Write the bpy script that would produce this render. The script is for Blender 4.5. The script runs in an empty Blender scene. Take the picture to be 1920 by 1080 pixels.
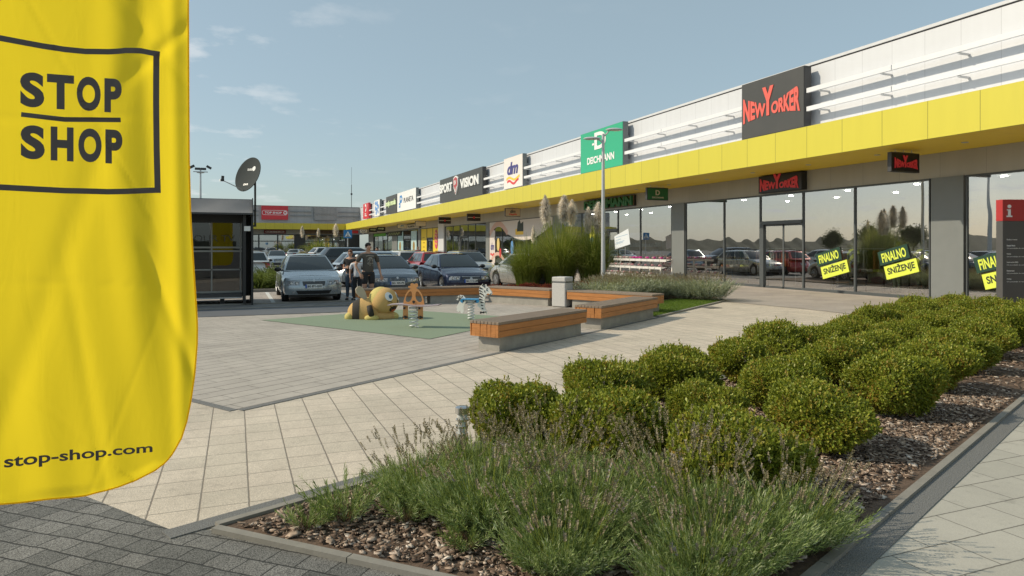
import bpy, bmesh, math, random
import numpy as np
from mathutils import Vector, Matrix, Euler
random.seed(7); rng = np.random.default_rng(7)
R = math.radians; PI = math.pi
S = bpy.context.scene
COL = S.collection
# ------------------------------------------------------------ camera
YAW = math.atan2(517, 1280); CY, SY = math.cos(YAW), math.sin(YAW); CAMH = 1.7
cd = bpy.data.cameras.new('camera'); cam = bpy.data.objects.new('camera', cd); COL.objects.link(cam)
cam.location = (0, 0, CAMH); cam.rotation_euler = (R(90), 0, -YAW)
cd.sensor_width = 36; cd.lens = 24; cd.clip_start = .05; cd.clip_end = 6000
cd.shift_y = -(540 - 463) / 1920
S.camera = cam
# ------------------------------------------------------------ light
SUNDIR = Vector((1.36, -.5, -1.0)).normalized()       # the way the light travels
SUN_EL = math.asin(-SUNDIR.z); SUN_AZ = math.atan2(-SUNDIR.x, -SUNDIR.y)
w = bpy.data.worlds.new('World'); S.world = w; w.use_nodes = True
nt = w.node_tree; nt.nodes.clear()
def nn(nt, t, **k):
    n = nt.nodes.new(t)
    for a, b in k.items(): setattr(n, a, b)
    return n
def mth(nt, op, a, b=None, c=None, clamp=False):
    n = nt.nodes.new('ShaderNodeMath'); n.operation = op; n.use_clamp = clamp
    for i, v in enumerate((a, b, c)):
        if v is None: continue
        if isinstance(v, (int, float)): n.inputs[i].default_value = v
        else: nt.links.new(v, n.inputs[i])
    return n.outputs[0]
def mixc(nt, f, a, b, mode='MIX'):
    n = nt.nodes.new('ShaderNodeMix'); n.data_type = 'RGBA'; n.blend_type = mode
    for s, v in ((n.inputs[0], f), (n.inputs[6], a), (n.inputs[7], b)):
        if isinstance(v, (int, float)): s.default_value = v
        elif isinstance(v, (tuple, list)): s.default_value = (*v[:3], 1)
        else: nt.links.new(v, s)
    return n.outputs[2]
def ramp(nt, fac, pts):
    n = nt.nodes.new('ShaderNodeValToRGB'); e = n.color_ramp.elements
    while len(e) > 1: e.remove(e[-1])
    for i, (p, c) in enumerate(pts):
        q = e[0] if i == 0 else e.new(p)
        q.position = p; q.color = (c, c, c, 1) if isinstance(c, (int, float)) else (*c, 1)
    nt.links.new(fac, n.inputs[0]); return n.outputs[0]
sky = nn(nt, 'ShaderNodeTexSky', sky_type='NISHITA', sun_disc=False, sun_elevation=SUN_EL, sun_rotation=SUN_AZ, altitude=100, air_density=1.0, dust_density=1.2, ozone_density=1.6)
bgn = nn(nt, 'ShaderNodeBackground'); out = nn(nt, 'ShaderNodeOutputWorld')
tc = nn(nt, 'ShaderNodeTexCoord'); sp = nn(nt, 'ShaderNodeSeparateXYZ'); nt.links.new(tc.outputs['Generated'], sp.inputs[0])
zz = mth(nt, 'MAXIMUM', sp.outputs[2], 0.02)
cm = nn(nt, 'ShaderNodeCombineXYZ')
nt.links.new(mth(nt, 'DIVIDE', sp.outputs[0], mth(nt, 'ADD', zz, .12)), cm.inputs[0]); nt.links.new(mth(nt, 'DIVIDE', sp.outputs[1], mth(nt, 'ADD', zz, .12)), cm.inputs[1])
no = nn(nt, 'ShaderNodeTexNoise'); no.inputs['Scale'].default_value = 2.6; no.inputs['Detail'].default_value = 9; no.inputs['Roughness'].default_value = .56
nt.links.new(cm.outputs[0], no.inputs[0])
cl = ramp(nt, no.outputs[0], [(.0, 0), (.565, 0), (.66, .7), (1, 1)])
# the clouds sit in the west part of the sky (towards -X), the east is clear
ang = mth(nt, 'ARCTAN2', sp.outputs[0], sp.outputs[1])
west = ramp(nt, mth(nt, 'ADD', mth(nt, 'MULTIPLY', ang, 1 / (2 * PI)), .5), [(0, 1), (.42, 1), (.485, .85), (.53, .12), (.60, 0), (1, 0)])
cf = mth(nt, 'MULTIPLY', mth(nt, 'MULTIPLY', cl, west), ramp(nt, sp.outputs[2], [(0, .2), (.06, .9), (.5, .9), (.8, .3)]))
greyed = mixc(nt, .5, sky.outputs[0], (4.05, 5.1, 5.1))
skyc = mixc(nt, cf, greyed, (6.9, 7.1, 7.2))
nt.links.new(skyc, bgn.inputs[0]); bgn.inputs[1].default_value = .122
nt.links.new(bgn.outputs[0], out.inputs[0])
ld = bpy.data.lights.new('sun', 'SUN'); ld.energy = 3.7; ld.angle = R(.6); ld.color = (1, .875, .67)
lo = bpy.data.objects.new('sun', ld); COL.objects.link(lo); lo.rotation_euler = SUNDIR.to_track_quat('-Z', 'Y').to_euler(); lo.location = (-20, 8, 30)
S.view_settings.view_transform = 'Standard'; S.view_settings.look = 'None'; S.view_settings.exposure = 0.0; S.view_settings.gamma = 1
# ------------------------------------------------------------ helpers
def G(u, v, z0=0.0):            # where the survey sight line of photo pixel (u, v) meets the level z0
    x = (u - 960) / 1280; z = -(v - 463) / 1280; t = (z0 - CAMH) / z
    return ((SY + x * CY) * t, (CY - x * SY) * t)
def link(name, me, m=None, parent=None):
    o = bpy.data.objects.new(name, me); COL.objects.link(o)
    if m is not None:
        for mm in (m if isinstance(m, (list, tuple)) else [m]): me.materials.append(mm)
    if parent is not None: o.parent = parent
    return o
def tag(o, label=None, cat=None, group=None, kind=None):
    if label: o['label'] = label
    if cat: o['category'] = cat
    if group: o['group'] = group
    if kind: o['kind'] = kind
    return o
def thing(name, label, cat, loc=(0, 0, 0), rz=0, group=None):
    o = bpy.data.objects.new(name, None); COL.objects.link(o); o.empty_display_size = .2
    o.location = (loc[0], loc[1], loc[2] if len(loc) > 2 else 0); o.rotation_euler = (0, 0, rz)
    return tag(o, label, cat, group)
def kids(o): return [c for c in bpy.data.objects if c.parent == o]
def copy_tree(o, parent=None):
    c = o.copy(); COL.objects.link(c)
    if parent is not None: c.parent = parent
    for ch in kids(o): copy_tree(ch, c)
    return c
class MB:
    def __init__(s): s.v = []; s.f = []; s.mi = []; s.cm = 0
    def add(s, vs, fs):
        b = len(s.v); s.v += [tuple(p) for p in vs]; s.f += [tuple(i + b for i in f) for f in fs]; s.mi += [s.cm] * len(fs); return s
    def box(s, c, d, rz=0, bev=0, M=None):
        x, y, z = d[0] / 2, d[1] / 2, d[2] / 2
        if bev <= 0:
            vs = [Vector(p) for p in ((-x, -y, -z), (x, -y, -z), (x, y, -z), (-x, y, -z), (-x, -y, z), (x, -y, z), (x, y, z), (-x, y, z))]
            fs = [(0, 3, 2, 1), (4, 5, 6, 7), (0, 1, 5, 4), (1, 2, 6, 5), (2, 3, 7, 6), (3, 0, 4, 7)]
        else:
            bm = bmesh.new(); bmesh.ops.create_cube(bm, size=1); bmesh.ops.scale(bm, vec=d, verts=bm.verts)
            bmesh.ops.bevel(bm, geom=bm.edges[:], offset=bev, segments=1, affect='EDGES', profile=.5)
            vs = [v.co.copy() for v in bm.verts]; fs = [[q.index for q in f.verts] for f in bm.faces]; bm.free()
        Q = M if M is not None else Matrix.Rotation(rz, 3, 'Z')
        return s.add([Q @ v + Vector(c) for v in vs], fs)
    def bb(s, x0, x1, y0, y1, z0, z1, bev=0): return s.box(((x0 + x1) / 2, (y0 + y1) / 2, (z0 + z1) / 2), (x1 - x0, y1 - y0, z1 - z0), 0, bev)
    def tube(s, pts, rad, seg=8, cap=True, close=False):
        pts = [Vector(p) for p in pts]; n = len(pts)
        rad = rad if isinstance(rad, (list, tuple)) else [rad] * n
        vs = []; fs = []; up = None
        for i, p in enumerate(pts):
            d = (pts[min(i + 1, n - 1)] - pts[max(i - 1, 0)]).normalized()
            if up is None: up = d.orthogonal().normalized()
            else:
                up = (up - d * up.dot(d))
                up = up.normalized() if up.length > 1e-6 else d.orthogonal().normalized()
            s2 = d.cross(up)
            for k in range(seg):
                a = 2 * PI * k / seg; vs.append(p + (up * math.cos(a) + s2 * math.sin(a)) * rad[i])
        for i in range(n - 1):
            for k in range(seg): fs.append((i * seg + k, i * seg + (k + 1) % seg, (i + 1) * seg + (k + 1) % seg, (i + 1) * seg + k))
        if cap: fs += [tuple(range(seg))[::-1], tuple(range((n - 1) * seg, n * seg))]
        return s.add(vs, fs)
    def disc(s, c, ax, r, th, seg=24, r2=None):
        c = Vector(c); ax = Vector(ax).normalized(); return s.tube([c - ax * th / 2, c + ax * th / 2], [r, r if r2 is None else r2], seg)
    def prism(s, poly, z0, z1, M=None):
        n = len(poly); vs = [(p[0], p[1], z0) for p in poly] + [(p[0], p[1], z1) for p in poly]
        if M is not None: vs = [M @ Vector(v) for v in vs]
        return s.add(vs, [tuple(range(n))[::-1], tuple(range(n, 2 * n))] + [(i, (i + 1) % n, n + (i + 1) % n, n + i) for i in range(n)])
    def lathe(s, prof, seg=20, M=None):
        vs = []; fs = []; n = len(prof)
        for r, z in prof:
            for k in range(seg):
                a = 2 * PI * k / seg; p = Vector((r * math.cos(a), r * math.sin(a), z)); vs.append(M @ p if M is not None else p)
        for i in range(n - 1):
            for k in range(seg): fs.append((i * seg + k, i * seg + (k + 1) % seg, (i + 1) * seg + (k + 1) % seg, (i + 1) * seg + k))
        fs += [tuple(range(seg))[::-1], tuple(range((n - 1) * seg, n * seg))]
        return s.add(vs, fs)
    def patch(s, f, u0, u1, v0, v1, nu=6, nv=3, off=0.0, shape=None):
        vs = []; e = 1e-3
        for j in range(nv + 1):
            for i in range(nu + 1):
                a, b = i / nu, j / nv
                if shape: a, b = shape(a, b)
                u = u0 + (u1 - u0) * a; v = v0 + (v1 - v0) * b
                p = Vector(f(u, v))
                if off:
                    nrm = (Vector(f(u + e, v)) - p).cross(Vector(f(u, v + e)) - p)
                    if nrm.length > 0: p = p + nrm.normalized() * off
                vs.append(p)
        return s.add(vs, [(j * (nu + 1) + i, j * (nu + 1) + i + 1, (j + 1) * (nu + 1) + i + 1, (j + 1) * (nu + 1) + i) for j in range(nv) for i in range(nu)])
    def mesh(s, smooth=False):
        me = bpy.data.meshes.new('m'); me.from_pydata([tuple(v) for v in s.v], [], s.f); me.update()
        if any(s.mi): me.polygons.foreach_set('material_index', s.mi)
        if smooth:
            me.shade_smooth()
            if smooth is not True: me.set_sharp_from_angle(angle=R(smooth))
        return me
    def build(s, name, m, parent=None, smooth=False): return link(name, s.mesh(smooth), m, parent)
def npmesh(name, verts, quads, m, parent=None, smooth=False):
    me = bpy.data.meshes.new(name); verts = np.asarray(verts, np.float32); quads = np.asarray(quads, np.int32)
    k = quads.shape[1]
    me.vertices.add(len(verts)); me.vertices.foreach_set('co', verts.ravel())
    me.loops.add(quads.size); me.loops.foreach_set('vertex_index', quads.ravel())
    me.polygons.add(len(quads)); me.polygons.foreach_set('loop_start', np.arange(0, quads.size, k, dtype=np.int32))
    me.update(calc_edges=True)
    if smooth: me.shade_smooth()
    return link(name, me, m, parent)
# ------------------------------------------------------------ materials
def mat(name, col, rough=.6, metal=0, var=0, vscale=3, bump=0, bscale=60, spec=.5, coat=0, stretch=None, emit=None, detail=4):
    m = bpy.data.materials.new(name); m.use_nodes = True; nt = m.node_tree; b = nt.nodes['Principled BSDF']
    b.inputs['Base Color'].default_value = (*col, 1); b.inputs['Roughness'].default_value = rough; b.inputs['Metallic'].default_value = metal
    b.inputs['Specular IOR Level'].default_value = spec; b.inputs['Coat Weight'].default_value = coat; b.inputs['Coat Roughness'].default_value = .04
    t = nn(nt, 'ShaderNodeTexCoord'); vec = t.outputs['Object']
    if stretch:
        mp = nn(nt, 'ShaderNodeMapping'); mp.inputs['Scale'].default_value = stretch; nt.links.new(vec, mp.inputs[0]); vec = mp.outputs[0]
    if var:
        n = nn(nt, 'ShaderNodeTexNoise'); n.inputs['Scale'].default_value = vscale; n.inputs['Detail'].default_value = detail; n.inputs['Roughness'].default_value = .65; nt.links.new(vec, n.inputs[0])
        f = ramp(nt, n.outputs[0], [(.25, 1 - var), (.75, 1 + var)])
        nt.links.new(mixc(nt, 1, (*col, 1), f, 'MULTIPLY'), b.inputs['Base Color'])
        nt.links.new(mth(nt, 'ADD', mth(nt, 'MULTIPLY', n.outputs[0], .15), rough - .075, clamp=True), b.inputs['Roughness'])
    if bump:
        n = nn(nt, 'ShaderNodeTexNoise'); n.inputs['Scale'].default_value = bscale; n.inputs['Detail'].default_value = 5; nt.links.new(vec, n.inputs[0])
        bn = nn(nt, 'ShaderNodeBump'); bn.inputs['Strength'].default_value = bump; bn.inputs['Distance'].default_value = .01; nt.links.new(n.outputs[0], bn.inputs['Height']); nt.links.new(bn.outputs[0], b.inputs['Normal'])
    if emit: b.inputs['Emission Color'].default_value = (*emit[0], 1); b.inputs['Emission Strength'].default_value = emit[1]
    return m
def paving(name, cols, sx, sy, rot=0, jx=.006, jy=.006, jcol=(.12, .11, .1), stagger=0, speck=.25, sscale=260, var=.1, org=(0, 0), wave=0, bump=.4):
    # tiles sx by sy turned by rot; jx / jy are joint widths; stagger shifts alternate rows; speck is the exposed aggregate
    m = bpy.data.materials.new(name); m.use_nodes = True; nt = m.node_tree; b = nt.nodes['Principled BSDF']
    t = nn(nt, 'ShaderNodeTexCoord'); mp = nn(nt, 'ShaderNodeMapping'); mp.vector_type = 'TEXTURE'; mp.inputs['Rotation'].default_value = (0, 0, rot); mp.inputs['Location'].default_value = (*org, 0)
    nt.links.new(t.outputs['Object'], mp.inputs[0]); vec = mp.outputs[0]
    if wave:
        wn = nn(nt, 'ShaderNodeTexNoise'); wn.inputs['Scale'].default_value = 2.6; nt.links.new(vec, wn.inputs[0])
        va = nn(nt, 'ShaderNodeVectorMath', operation='MULTIPLY_ADD'); nt.links.new(wn.outputs[1], va.inputs[0]); va.inputs[1].default_value = (wave, wave, 0); nt.links.new(vec, va.inputs[2]); vec = va.outputs[0]
    jn = nn(nt, 'ShaderNodeTexNoise'); jn.inputs['Scale'].default_value = 25; nt.links.new(vec, jn.inputs[0])
    jw = mth(nt, 'MULTIPLY', mth(nt, 'SUBTRACT', jn.outputs[0], .5), .008)
    sp = nn(nt, 'ShaderNodeSeparateXYZ'); nt.links.new(vec, sp.inputs[0])
    gy = mth(nt, 'DIVIDE', mth(nt, 'ADD', sp.outputs[1], jw), sy); ry = mth(nt, 'FLOOR', gy)
    gx = mth(nt, 'DIVIDE', mth(nt, 'ADD', sp.outputs[0], jw), sx)
    if stagger: gx = mth(nt, 'ADD', gx, mth(nt, 'MULTIPLY', ry, stagger))
    rx = mth(nt, 'FLOOR', gx)
    def edge(g, r, s, j):
        f = mth(nt, 'SUBTRACT', g, r); d = mth(nt, 'MULTIPLY', mth(nt, 'MINIMUM', f, mth(nt, 'SUBTRACT', 1, f)), s)
        n = nn(nt, 'ShaderNodeMapRange'); n.inputs[1].default_value = j * .35; n.inputs[2].default_value = j * .35 + .004; nt.links.new(d, n.inputs[0]); return n.outputs[0]
    tile = mth(nt, 'MULTIPLY', edge(gx, rx, sx, jx), edge(gy, ry, sy, jy))
    cb = nn(nt, 'ShaderNodeCombineXYZ'); nt.links.new(rx, cb.inputs[0]); nt.links.new(ry, cb.inputs[1])
    wn = nn(nt, 'ShaderNodeTexWhiteNoise'); nt.links.new(cb.outputs[0], wn.inputs[0])
    base = mixc(nt, wn.outputs[0], cols[0], cols[1])
    n1 = nn(nt, 'ShaderNodeTexNoise'); n1.inputs['Scale'].default_value = sscale; n1.inputs['Detail'].default_value = 3; nt.links.new(vec, n1.inputs[0])
    n2 = nn(nt, 'ShaderNodeTexNoise'); n2.inputs['Scale'].default_value = 1.1; n2.inputs['Detail'].default_value = 6; n2.inputs['Roughness'].default_value = .7; nt.links.new(vec, n2.inputs[0])
    base = mixc(nt, 1, base, ramp(nt, n1.outputs[0], [(.3, 1 - speck), (.7, 1 + speck)]), 'MULTIPLY')
    base = mixc(nt, 1, base, ramp(nt, n2.outputs[0], [(.3, 1 - var), (.7, 1 + var)]), 'MULTIPLY')
    n3 = nn(nt, 'ShaderNodeTexNoise'); n3.inputs['Scale'].default_value = 4.5; n3.inputs['Detail'].default_value = 7; n3.inputs['Roughness'].default_value = .75; nt.links.new(t.outputs['Object'], n3.inputs[0])
    base = mixc(nt, 1, base, ramp(nt, n3.outputs[0], [(.34, .80), (.44, 1.0), (.62, 1.0), (.75, 1.08)]), 'MULTIPLY')
    base = mixc(nt, tile, jcol, base)
    nt.links.new(base, b.inputs['Base Color']); b.inputs['Roughness'].default_value = .8; b.inputs['Specular IOR Level'].default_value = .3
    h = mth(nt, 'ADD', mth(nt, 'MULTIPLY', tile, 1), mth(nt, 'MULTIPLY', n1.outputs[0], .5 * speck))
    bn = nn(nt, 'ShaderNodeBump'); bn.inputs['Strength'].default_value = bump; bn.inputs['Distance'].default_value = .006; nt.links.new(h, bn.inputs['Height']); nt.links.new(bn.outputs[0], b.inputs['Normal'])
    return m
def leaf_mat(name, c1, c2, c3=None, trans=.35, rough=.45, scale=5, gloss=.25, tint=(1.3, 1.25, .7)):
    m = bpy.data.materials.new(name); m.use_nodes = True; nt = m.node_tree; nt.nodes.clear()
    o = nn(nt, 'ShaderNodeOutputMaterial'); g = nn(nt, 'ShaderNodeNewGeometry'); t = nn(nt, 'ShaderNodeTexCoord')
    n = nn(nt, 'ShaderNodeTexNoise'); n.inputs['Scale'].default_value = scale; nt.links.new(t.outputs['Object'], n.inputs[0])
    c = mixc(nt, g.outputs['Random Per Island'], c1, c2)
    if c3: c = mixc(nt, mth(nt, 'MULTIPLY', ramp(nt, n.outputs[0], [(.45, 0), (.65, 1)]), mth(nt, 'GREATER_THAN', g.outputs['Random Per Island'], .6)), c, c3)
    c = mixc(nt, 1, c, ramp(nt, n.outputs[0], [(.3, .75), (.7, 1.3)]), 'MULTIPLY')
    p = nn(nt, 'ShaderNodeBsdfPrincipled'); nt.links.new(c, p.inputs['Base Color']); p.inputs['Roughness'].default_value = rough; p.inputs['Specular IOR Level'].default_value = gloss
    tr = nn(nt, 'ShaderNodeBsdfTranslucent'); nt.links.new(mixc(nt, 1, c, tint, 'MULTIPLY'), tr.inputs[0])
    mx = nn(nt, 'ShaderNodeMixShader'); mx.inputs[0].default_value = trans; nt.links.new(p.outputs[0], mx.inputs[1]); nt.links.new(tr.outputs[0], mx.inputs[2]); nt.links.new(mx.outputs[0], o.inputs[0])
    return m
def glass_mat(name, r0=.4, tint=(.75, .78, .78), wav=.0, rough=0.0):
    # coated pane: Schlick reflection on the face the ray enters by, plain tinted transmission on the way out
    m = bpy.data.materials.new(name); m.use_nodes = True; nt = m.node_tree; nt.nodes.clear()
    o = nn(nt, 'ShaderNodeOutputMaterial'); ge = nn(nt, 'ShaderNodeNewGeometry'); dt = nn(nt, 'ShaderNodeVectorMath', operation='DOT_PRODUCT'); nt.links.new(ge.outputs['Normal'], dt.inputs[0]); nt.links.new(ge.outputs['Incoming'], dt.inputs[1])
    fc = mth(nt, 'POWER', mth(nt, 'SUBTRACT', 1, mth(nt, 'ABSOLUTE', dt.outputs['Value']), clamp=True), 4)
    fr_ = mth(nt, 'MULTIPLY', mth(nt, 'ADD', mth(nt, 'MULTIPLY', fc, 1 - r0), r0), mth(nt, 'SUBTRACT', 1, ge.outputs['Backfacing']))
    a = nn(nt, 'ShaderNodeBsdfTransparent'); a.inputs[0].default_value = (*tint, 1)
    g = nn(nt, 'ShaderNodeBsdfGlossy'); g.inputs['Roughness'].default_value = rough; g.inputs[0].default_value = (.9, .9, .92, 1)
    mx = nn(nt, 'ShaderNodeMixShader'); nt.links.new(fr_, mx.inputs[0]); nt.links.new(a.outputs[0], mx.inputs[1]); nt.links.new(g.outputs[0], mx.inputs[2]); nt.links.new(mx.outputs[0], o.inputs[0])
    if wav:
        t = nn(nt, 'ShaderNodeTexCoord'); n = nn(nt, 'ShaderNodeTexNoise'); n.inputs['Scale'].default_value = .8; n.inputs['Detail'].default_value = 1; nt.links.new(t.outputs['Object'], n.inputs[0])
        bn = nn(nt, 'ShaderNodeBump'); bn.inputs['Strength'].default_value = wav; bn.inputs['Distance'].default_value = .02; nt.links.new(n.outputs[0], bn.inputs['Height'])
        nt.links.new(bn.outputs[0], g.inputs['Normal']); 
    return m
def panel_mat(name, col, pitch, axis=1, joint=.5, rough=.45, metal=0, var=.04, jw=.012, org=0, z=None, zj=None):
    # sheet metal panels with real joints every `pitch` metres along the axis
    m = mat(name, col, rough, metal); nt = m.node_tree; b = nt.nodes['Principled BSDF']
    t = nn(nt, 'ShaderNodeTexCoord'); sp = nn(nt, 'ShaderNodeSeparateXYZ'); nt.links.new(t.outputs['Object'], sp.inputs[0])
    g = mth(nt, 'DIVIDE', mth(nt, 'SUBTRACT', sp.outputs[axis], org), pitch); fl = mth(nt, 'FLOOR', g); f = mth(nt, 'SUBTRACT', g, fl)
    d = mth(nt, 'MULTIPLY', mth(nt, 'MINIMUM', f, mth(nt, 'SUBTRACT', 1, f)), pitch)
    j = mth(nt, 'LESS_THAN', d, jw / 2)
    wn = nn(nt, 'ShaderNodeTexWhiteNoise', noise_dimensions='1D'); nt.links.new(fl, wn.inputs[1])
    n = nn(nt, 'ShaderNodeTexNoise'); n.inputs['Scale'].default_value = 2.0; n.inputs['Detail'].default_value = 6; mp = nn(nt, 'ShaderNodeMapping'); mp.inputs['Scale'].default_value = (1.6, 1.6, .18); nt.links.new(t.outputs['Object'], mp.inputs[0]); nt.links.new(mp.outputs[0], n.inputs[0])
    k = mth(nt, 'ADD', mth(nt, 'MULTIPLY', wn.outputs[0], var), mth(nt, 'ADD', mth(nt, 'MULTIPLY', n.outputs[0], var * 3.5), 1 - var * 2.25))
    c = mixc(nt, 1, (*col, 1), k, 'MULTIPLY')
    c = mixc(nt, mth(nt, 'MULTIPLY', j, joint), c, tuple(x * .25 for x in col))
    nt.links.new(c, b.inputs['Base Color'])
    return m
M = {}
M['beige'] = paving('beige_paving', ((.53, .47, .385), (.585, .51, .42)), .30, .30, 0, .010, .006, (.23, .20, .165), 0, .42, 190, .15, (.08, .04))
M['plank'] = paving('grey_plank_paving', ((.405, .37, .33), (.435, .40, .355)), .80, .245, R(33.5), .005, .013, (.085, .075, .065), .37, .16, 200, .15)
M['dark'] = paving('charcoal_paving', ((.11, .11, .103), (.185, .18, .168)), .19, .15, R(-42), .005, .010, (.03, .03, .028), .5, .95, 200, .22, (0, 0), .045)
M['lightpath'] = paving('pale_concrete_paving', ((.40, .385, .335), (.455, .435, .38)), .45, .295, 0, .005, .007, (.16, .15, .13), .33, .10, 200, .08, (0, .02))
M['walk'] = paving('concrete_pavement', ((.36, .32, .29), (.43, .385, .345)), .8, .8, 0, .006, .006, (.2, .18, .16), .5, .12, 150, .12)
M['strip'] = mat('aggregate_strip', (.17, .17, .165), .85, var=1.0, vscale=170, bump=.6, bscale=170, detail=2)
M['rubber'] = mat('green_rubber', (.215, .275, .19), .9, var=.16, vscale=140, bump=.3, bscale=260, detail=5)
M['asphalt'] = mat('asphalt', (.13, .13, .128), .85, var=.2, vscale=.9, bump=.3, bscale=120, detail=8)
M['asphalt2'] = mat('asphalt_lane', (.115, .125, .14), .8, var=.15, vscale=1.5, bump=.2, bscale=120, detail=8)
M['kerb'] = mat('kerb_concrete', (.25, .235, .205), .85, var=.15, vscale=6, bump=.2)
M['conc'] = mat('cast_concrete', (.33, .315, .28), .85, var=.22, vscale=4, bump=.15, bscale=40, detail=8)
M['whiteline'] = mat('road_paint', (.62, .62, .6), .7, var=.15, vscale=8)
M['woodS'] = mat('oiled_wood', (.42, .17, .045), .5, var=.28, vscale=5, stretch=(1, 1, 9), bump=.1)
M['woodT'] = mat('weathered_wood', (.235, .18, .135), .75, var=.2, vscale=5, stretch=(9, 1, 1), bump=.15)
M['soil'] = mat('mulch_soil', (.12, .08, .055), .95, var=.5, vscale=14, bump=1, bscale=40)
M['white'] = panel_mat('white_wall_panels', (.635, .65, .68), 1.17, 1, .35, .4, var=.03, jw=.016)
M['whitemetal'] = mat('white_metal', (.74, .75, .77), .35, var=.03)
M['cap'] = mat('parapet_flashing', (.62, .63, .65), .35, var=.05)
M['darkline'] = mat('painted_cap_shade', (.08, .07, .07), .7)  # dark tone stands for the shade below the parapet cap
M['yellow'] = panel_mat('yellow_fascia', (.63, .56, .055), 1.41, 1, .65, .38, var=.03, jw=.022, org=.25)
M['yellowY'] = panel_mat('yellow_fascia_far', (.66, .54, .05), 1.41, 0, .65, .38, var=.03, jw=.03, org=.25)
M['soffit'] = panel_mat('yellow_soffit', (.78, .57, .045), 1.41, 1, .2, .5, var=.03, jw=.012, org=.25)
M['lintel'] = panel_mat('grey_cladding', (.40, .385, .35), 1.41, 1, .35, .5, var=.06, jw=.016, org=.6)
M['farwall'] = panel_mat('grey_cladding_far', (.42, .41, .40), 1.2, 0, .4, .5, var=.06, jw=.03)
M['pillar'] = mat('grey_pillar', (.19, .205, .205), .45, var=.04, vscale=2)
M['frame'] = mat('anthracite_frame', (.075, .085, .09), .4, var=.05)
M['black'] = mat('black_metal', (.022, .022, .023), .45, var=.1)
M['charcoal'] = mat('charcoal_metal', (.05, .05, .052), .4, var=.08)
M['steel'] = mat('galvanised_steel', (.55, .56, .57), .38, metal=.6, var=.08)
M['stainless'] = mat('brushed_stainless', (.6, .6, .6), .25, metal=.95, var=.05)
M['polegrey'] = mat('grey_pole_paint', (.55, .56, .57), .35, metal=.25, var=.04)
M['glass'] = glass_mat('shop_glass', .52, (.92, .94, .93), .10)
M['kglass'] = glass_mat('smoked_glass', .10, (.5, .5, .48), .05)
M['inwall'] = mat('shop_interior', (.30, .27, .24), .8, var=.3, vscale=1.5)
M['infloor'] = mat('shop_floor', (.30, .27, .25), .4, var=.1)
M['spot'] = mat('ceiling_spot', (.9, .9, .9), .5, emit=((1, .93, .82), 45))
M['rubberblk'] = mat('tyre_rubber', (.018, .018, .018), .8, var=.2, vscale=30)
M['rim'] = mat('alloy_rim', (.45, .46, .47), .3, metal=.8)
M['carglass'] = mat('car_glass', (.022, .03, .034), .05, spec=.55, coat=.15)
M['headl'] = mat('headlamp_lens', (.34, .35, .36), .12, metal=.3, coat=.8, var=.5, vscale=22)
M['taill'] = mat('tail_lamp', (.42, .012, .012), .15, coat=1)
M['amber'] = mat('indicator', (.7, .25, .03), .2, coat=1)
M['skin'] = mat('skin', (.50, .29, .20), .55, var=.06, vscale=20)
M['lawn'] = leaf_mat('lawn_blades', (.10, .17, .02), (.16, .24, .035), None, .3)
M['lawnbase'] = mat('lawn_soil', (.09, .13, .025), .95, var=.3, vscale=20)
M['cement'] = mat('terrazzo', (.52, .51, .49), .75, var=.35, vscale=90, bump=.1, detail=2)
def flat(name, col, rough=.5, **k):
    if name not in M: M[name] = mat(name, col, rough, **k)
    return M[name]
# ------------------------------------------------------------ lettering
_tc = {}
def text2d(s, bold=0.0, space=1.0, shear=0, depth=0):
    key = (s, bold, space, shear, depth)
    if key in _tc: return _tc[key]
    cu = bpy.data.curves.new('t', 'FONT'); cu.body = s; cu.size = 1; cu.offset = bold; cu.space_character = space; cu.shear = shear; cu.extrude = depth; cu.resolution_u = 6
    o = bpy.data.objects.new('t', cu); COL.objects.link(o)
    dg = bpy.context.evaluated_depsgraph_get(); me = bpy.data.meshes.new_from_object(o.evaluated_get(dg))
    v = [tuple(p.co) for p in me.vertices]; f = [tuple(p.vertices) for p in me.polygons]
    bpy.data.objects.remove(o); bpy.data.curves.remove(cu); bpy.data.meshes.remove(me)
    x0 = min(p[0] for p in v); x1 = max(p[0] for p in v); y0 = min(p[1] for p in v); y1 = max(p[1] for p in v)
    v = [((p[0] - x0) / (x1 - x0), (p[1] - y0) / (y1 - y0), p[2]) for p in v]
    _tc[key] = (v, f, (x1 - x0) / (y1 - y0)); return _tc[key]
def lettering(mb, s, P, x, y, w, h, bold=.02, depth=.0, warp=None, **k):
    # puts the words into the box (x, y, w, h) of the panel frame P(a, b, n) -> point
    v, f, asp = text2d(s, bold, k.get('space', 1.0), k.get('shear', 0), 1.0 if depth else 0)
    if w is None: w = h * asp
    out = []
    for p in v:
        a, b = p[0], p[1]
        if warp: a, b = warp(a, b)
        out.append(P(x + a * w, y + b * h, (p[2] + 1) * depth / 2 if depth else 0.0))
    mb.add(out, f); return w
def frameP(o, U, V, N): 
    o, U, V, N = Vector(o), Vector(U), Vector(V), Vector(N)
    return lambda a, b, n=0.0: o + U * a + V * b + N * n
def polyP(mb, P, pts, n0=0.0, th=0.0):
    k = len(pts)
    if th == 0: mb.add([P(a, b, n0) for a, b in pts], [tuple(range(k))])
    else: mb.add([P(a, b, n0) for a, b in pts] + [P(a, b, n0 + th) for a, b in pts], [tuple(range(k))[::-1], tuple(range(k, 2 * k))] + [(i, (i + 1) % k, k + (i + 1) % k, k + i) for i in range(k)])
def ell(cx, cy, rx, ry, n=20, a0=0, a1=2 * PI): return [(cx + rx * math.cos(a0 + (a1 - a0) * i / n), cy + ry * math.sin(a0 + (a1 - a0) * i / n)) for i in range(n if abs(a1 - a0 - 2 * PI) < 1e-6 else n + 1)]
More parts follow.
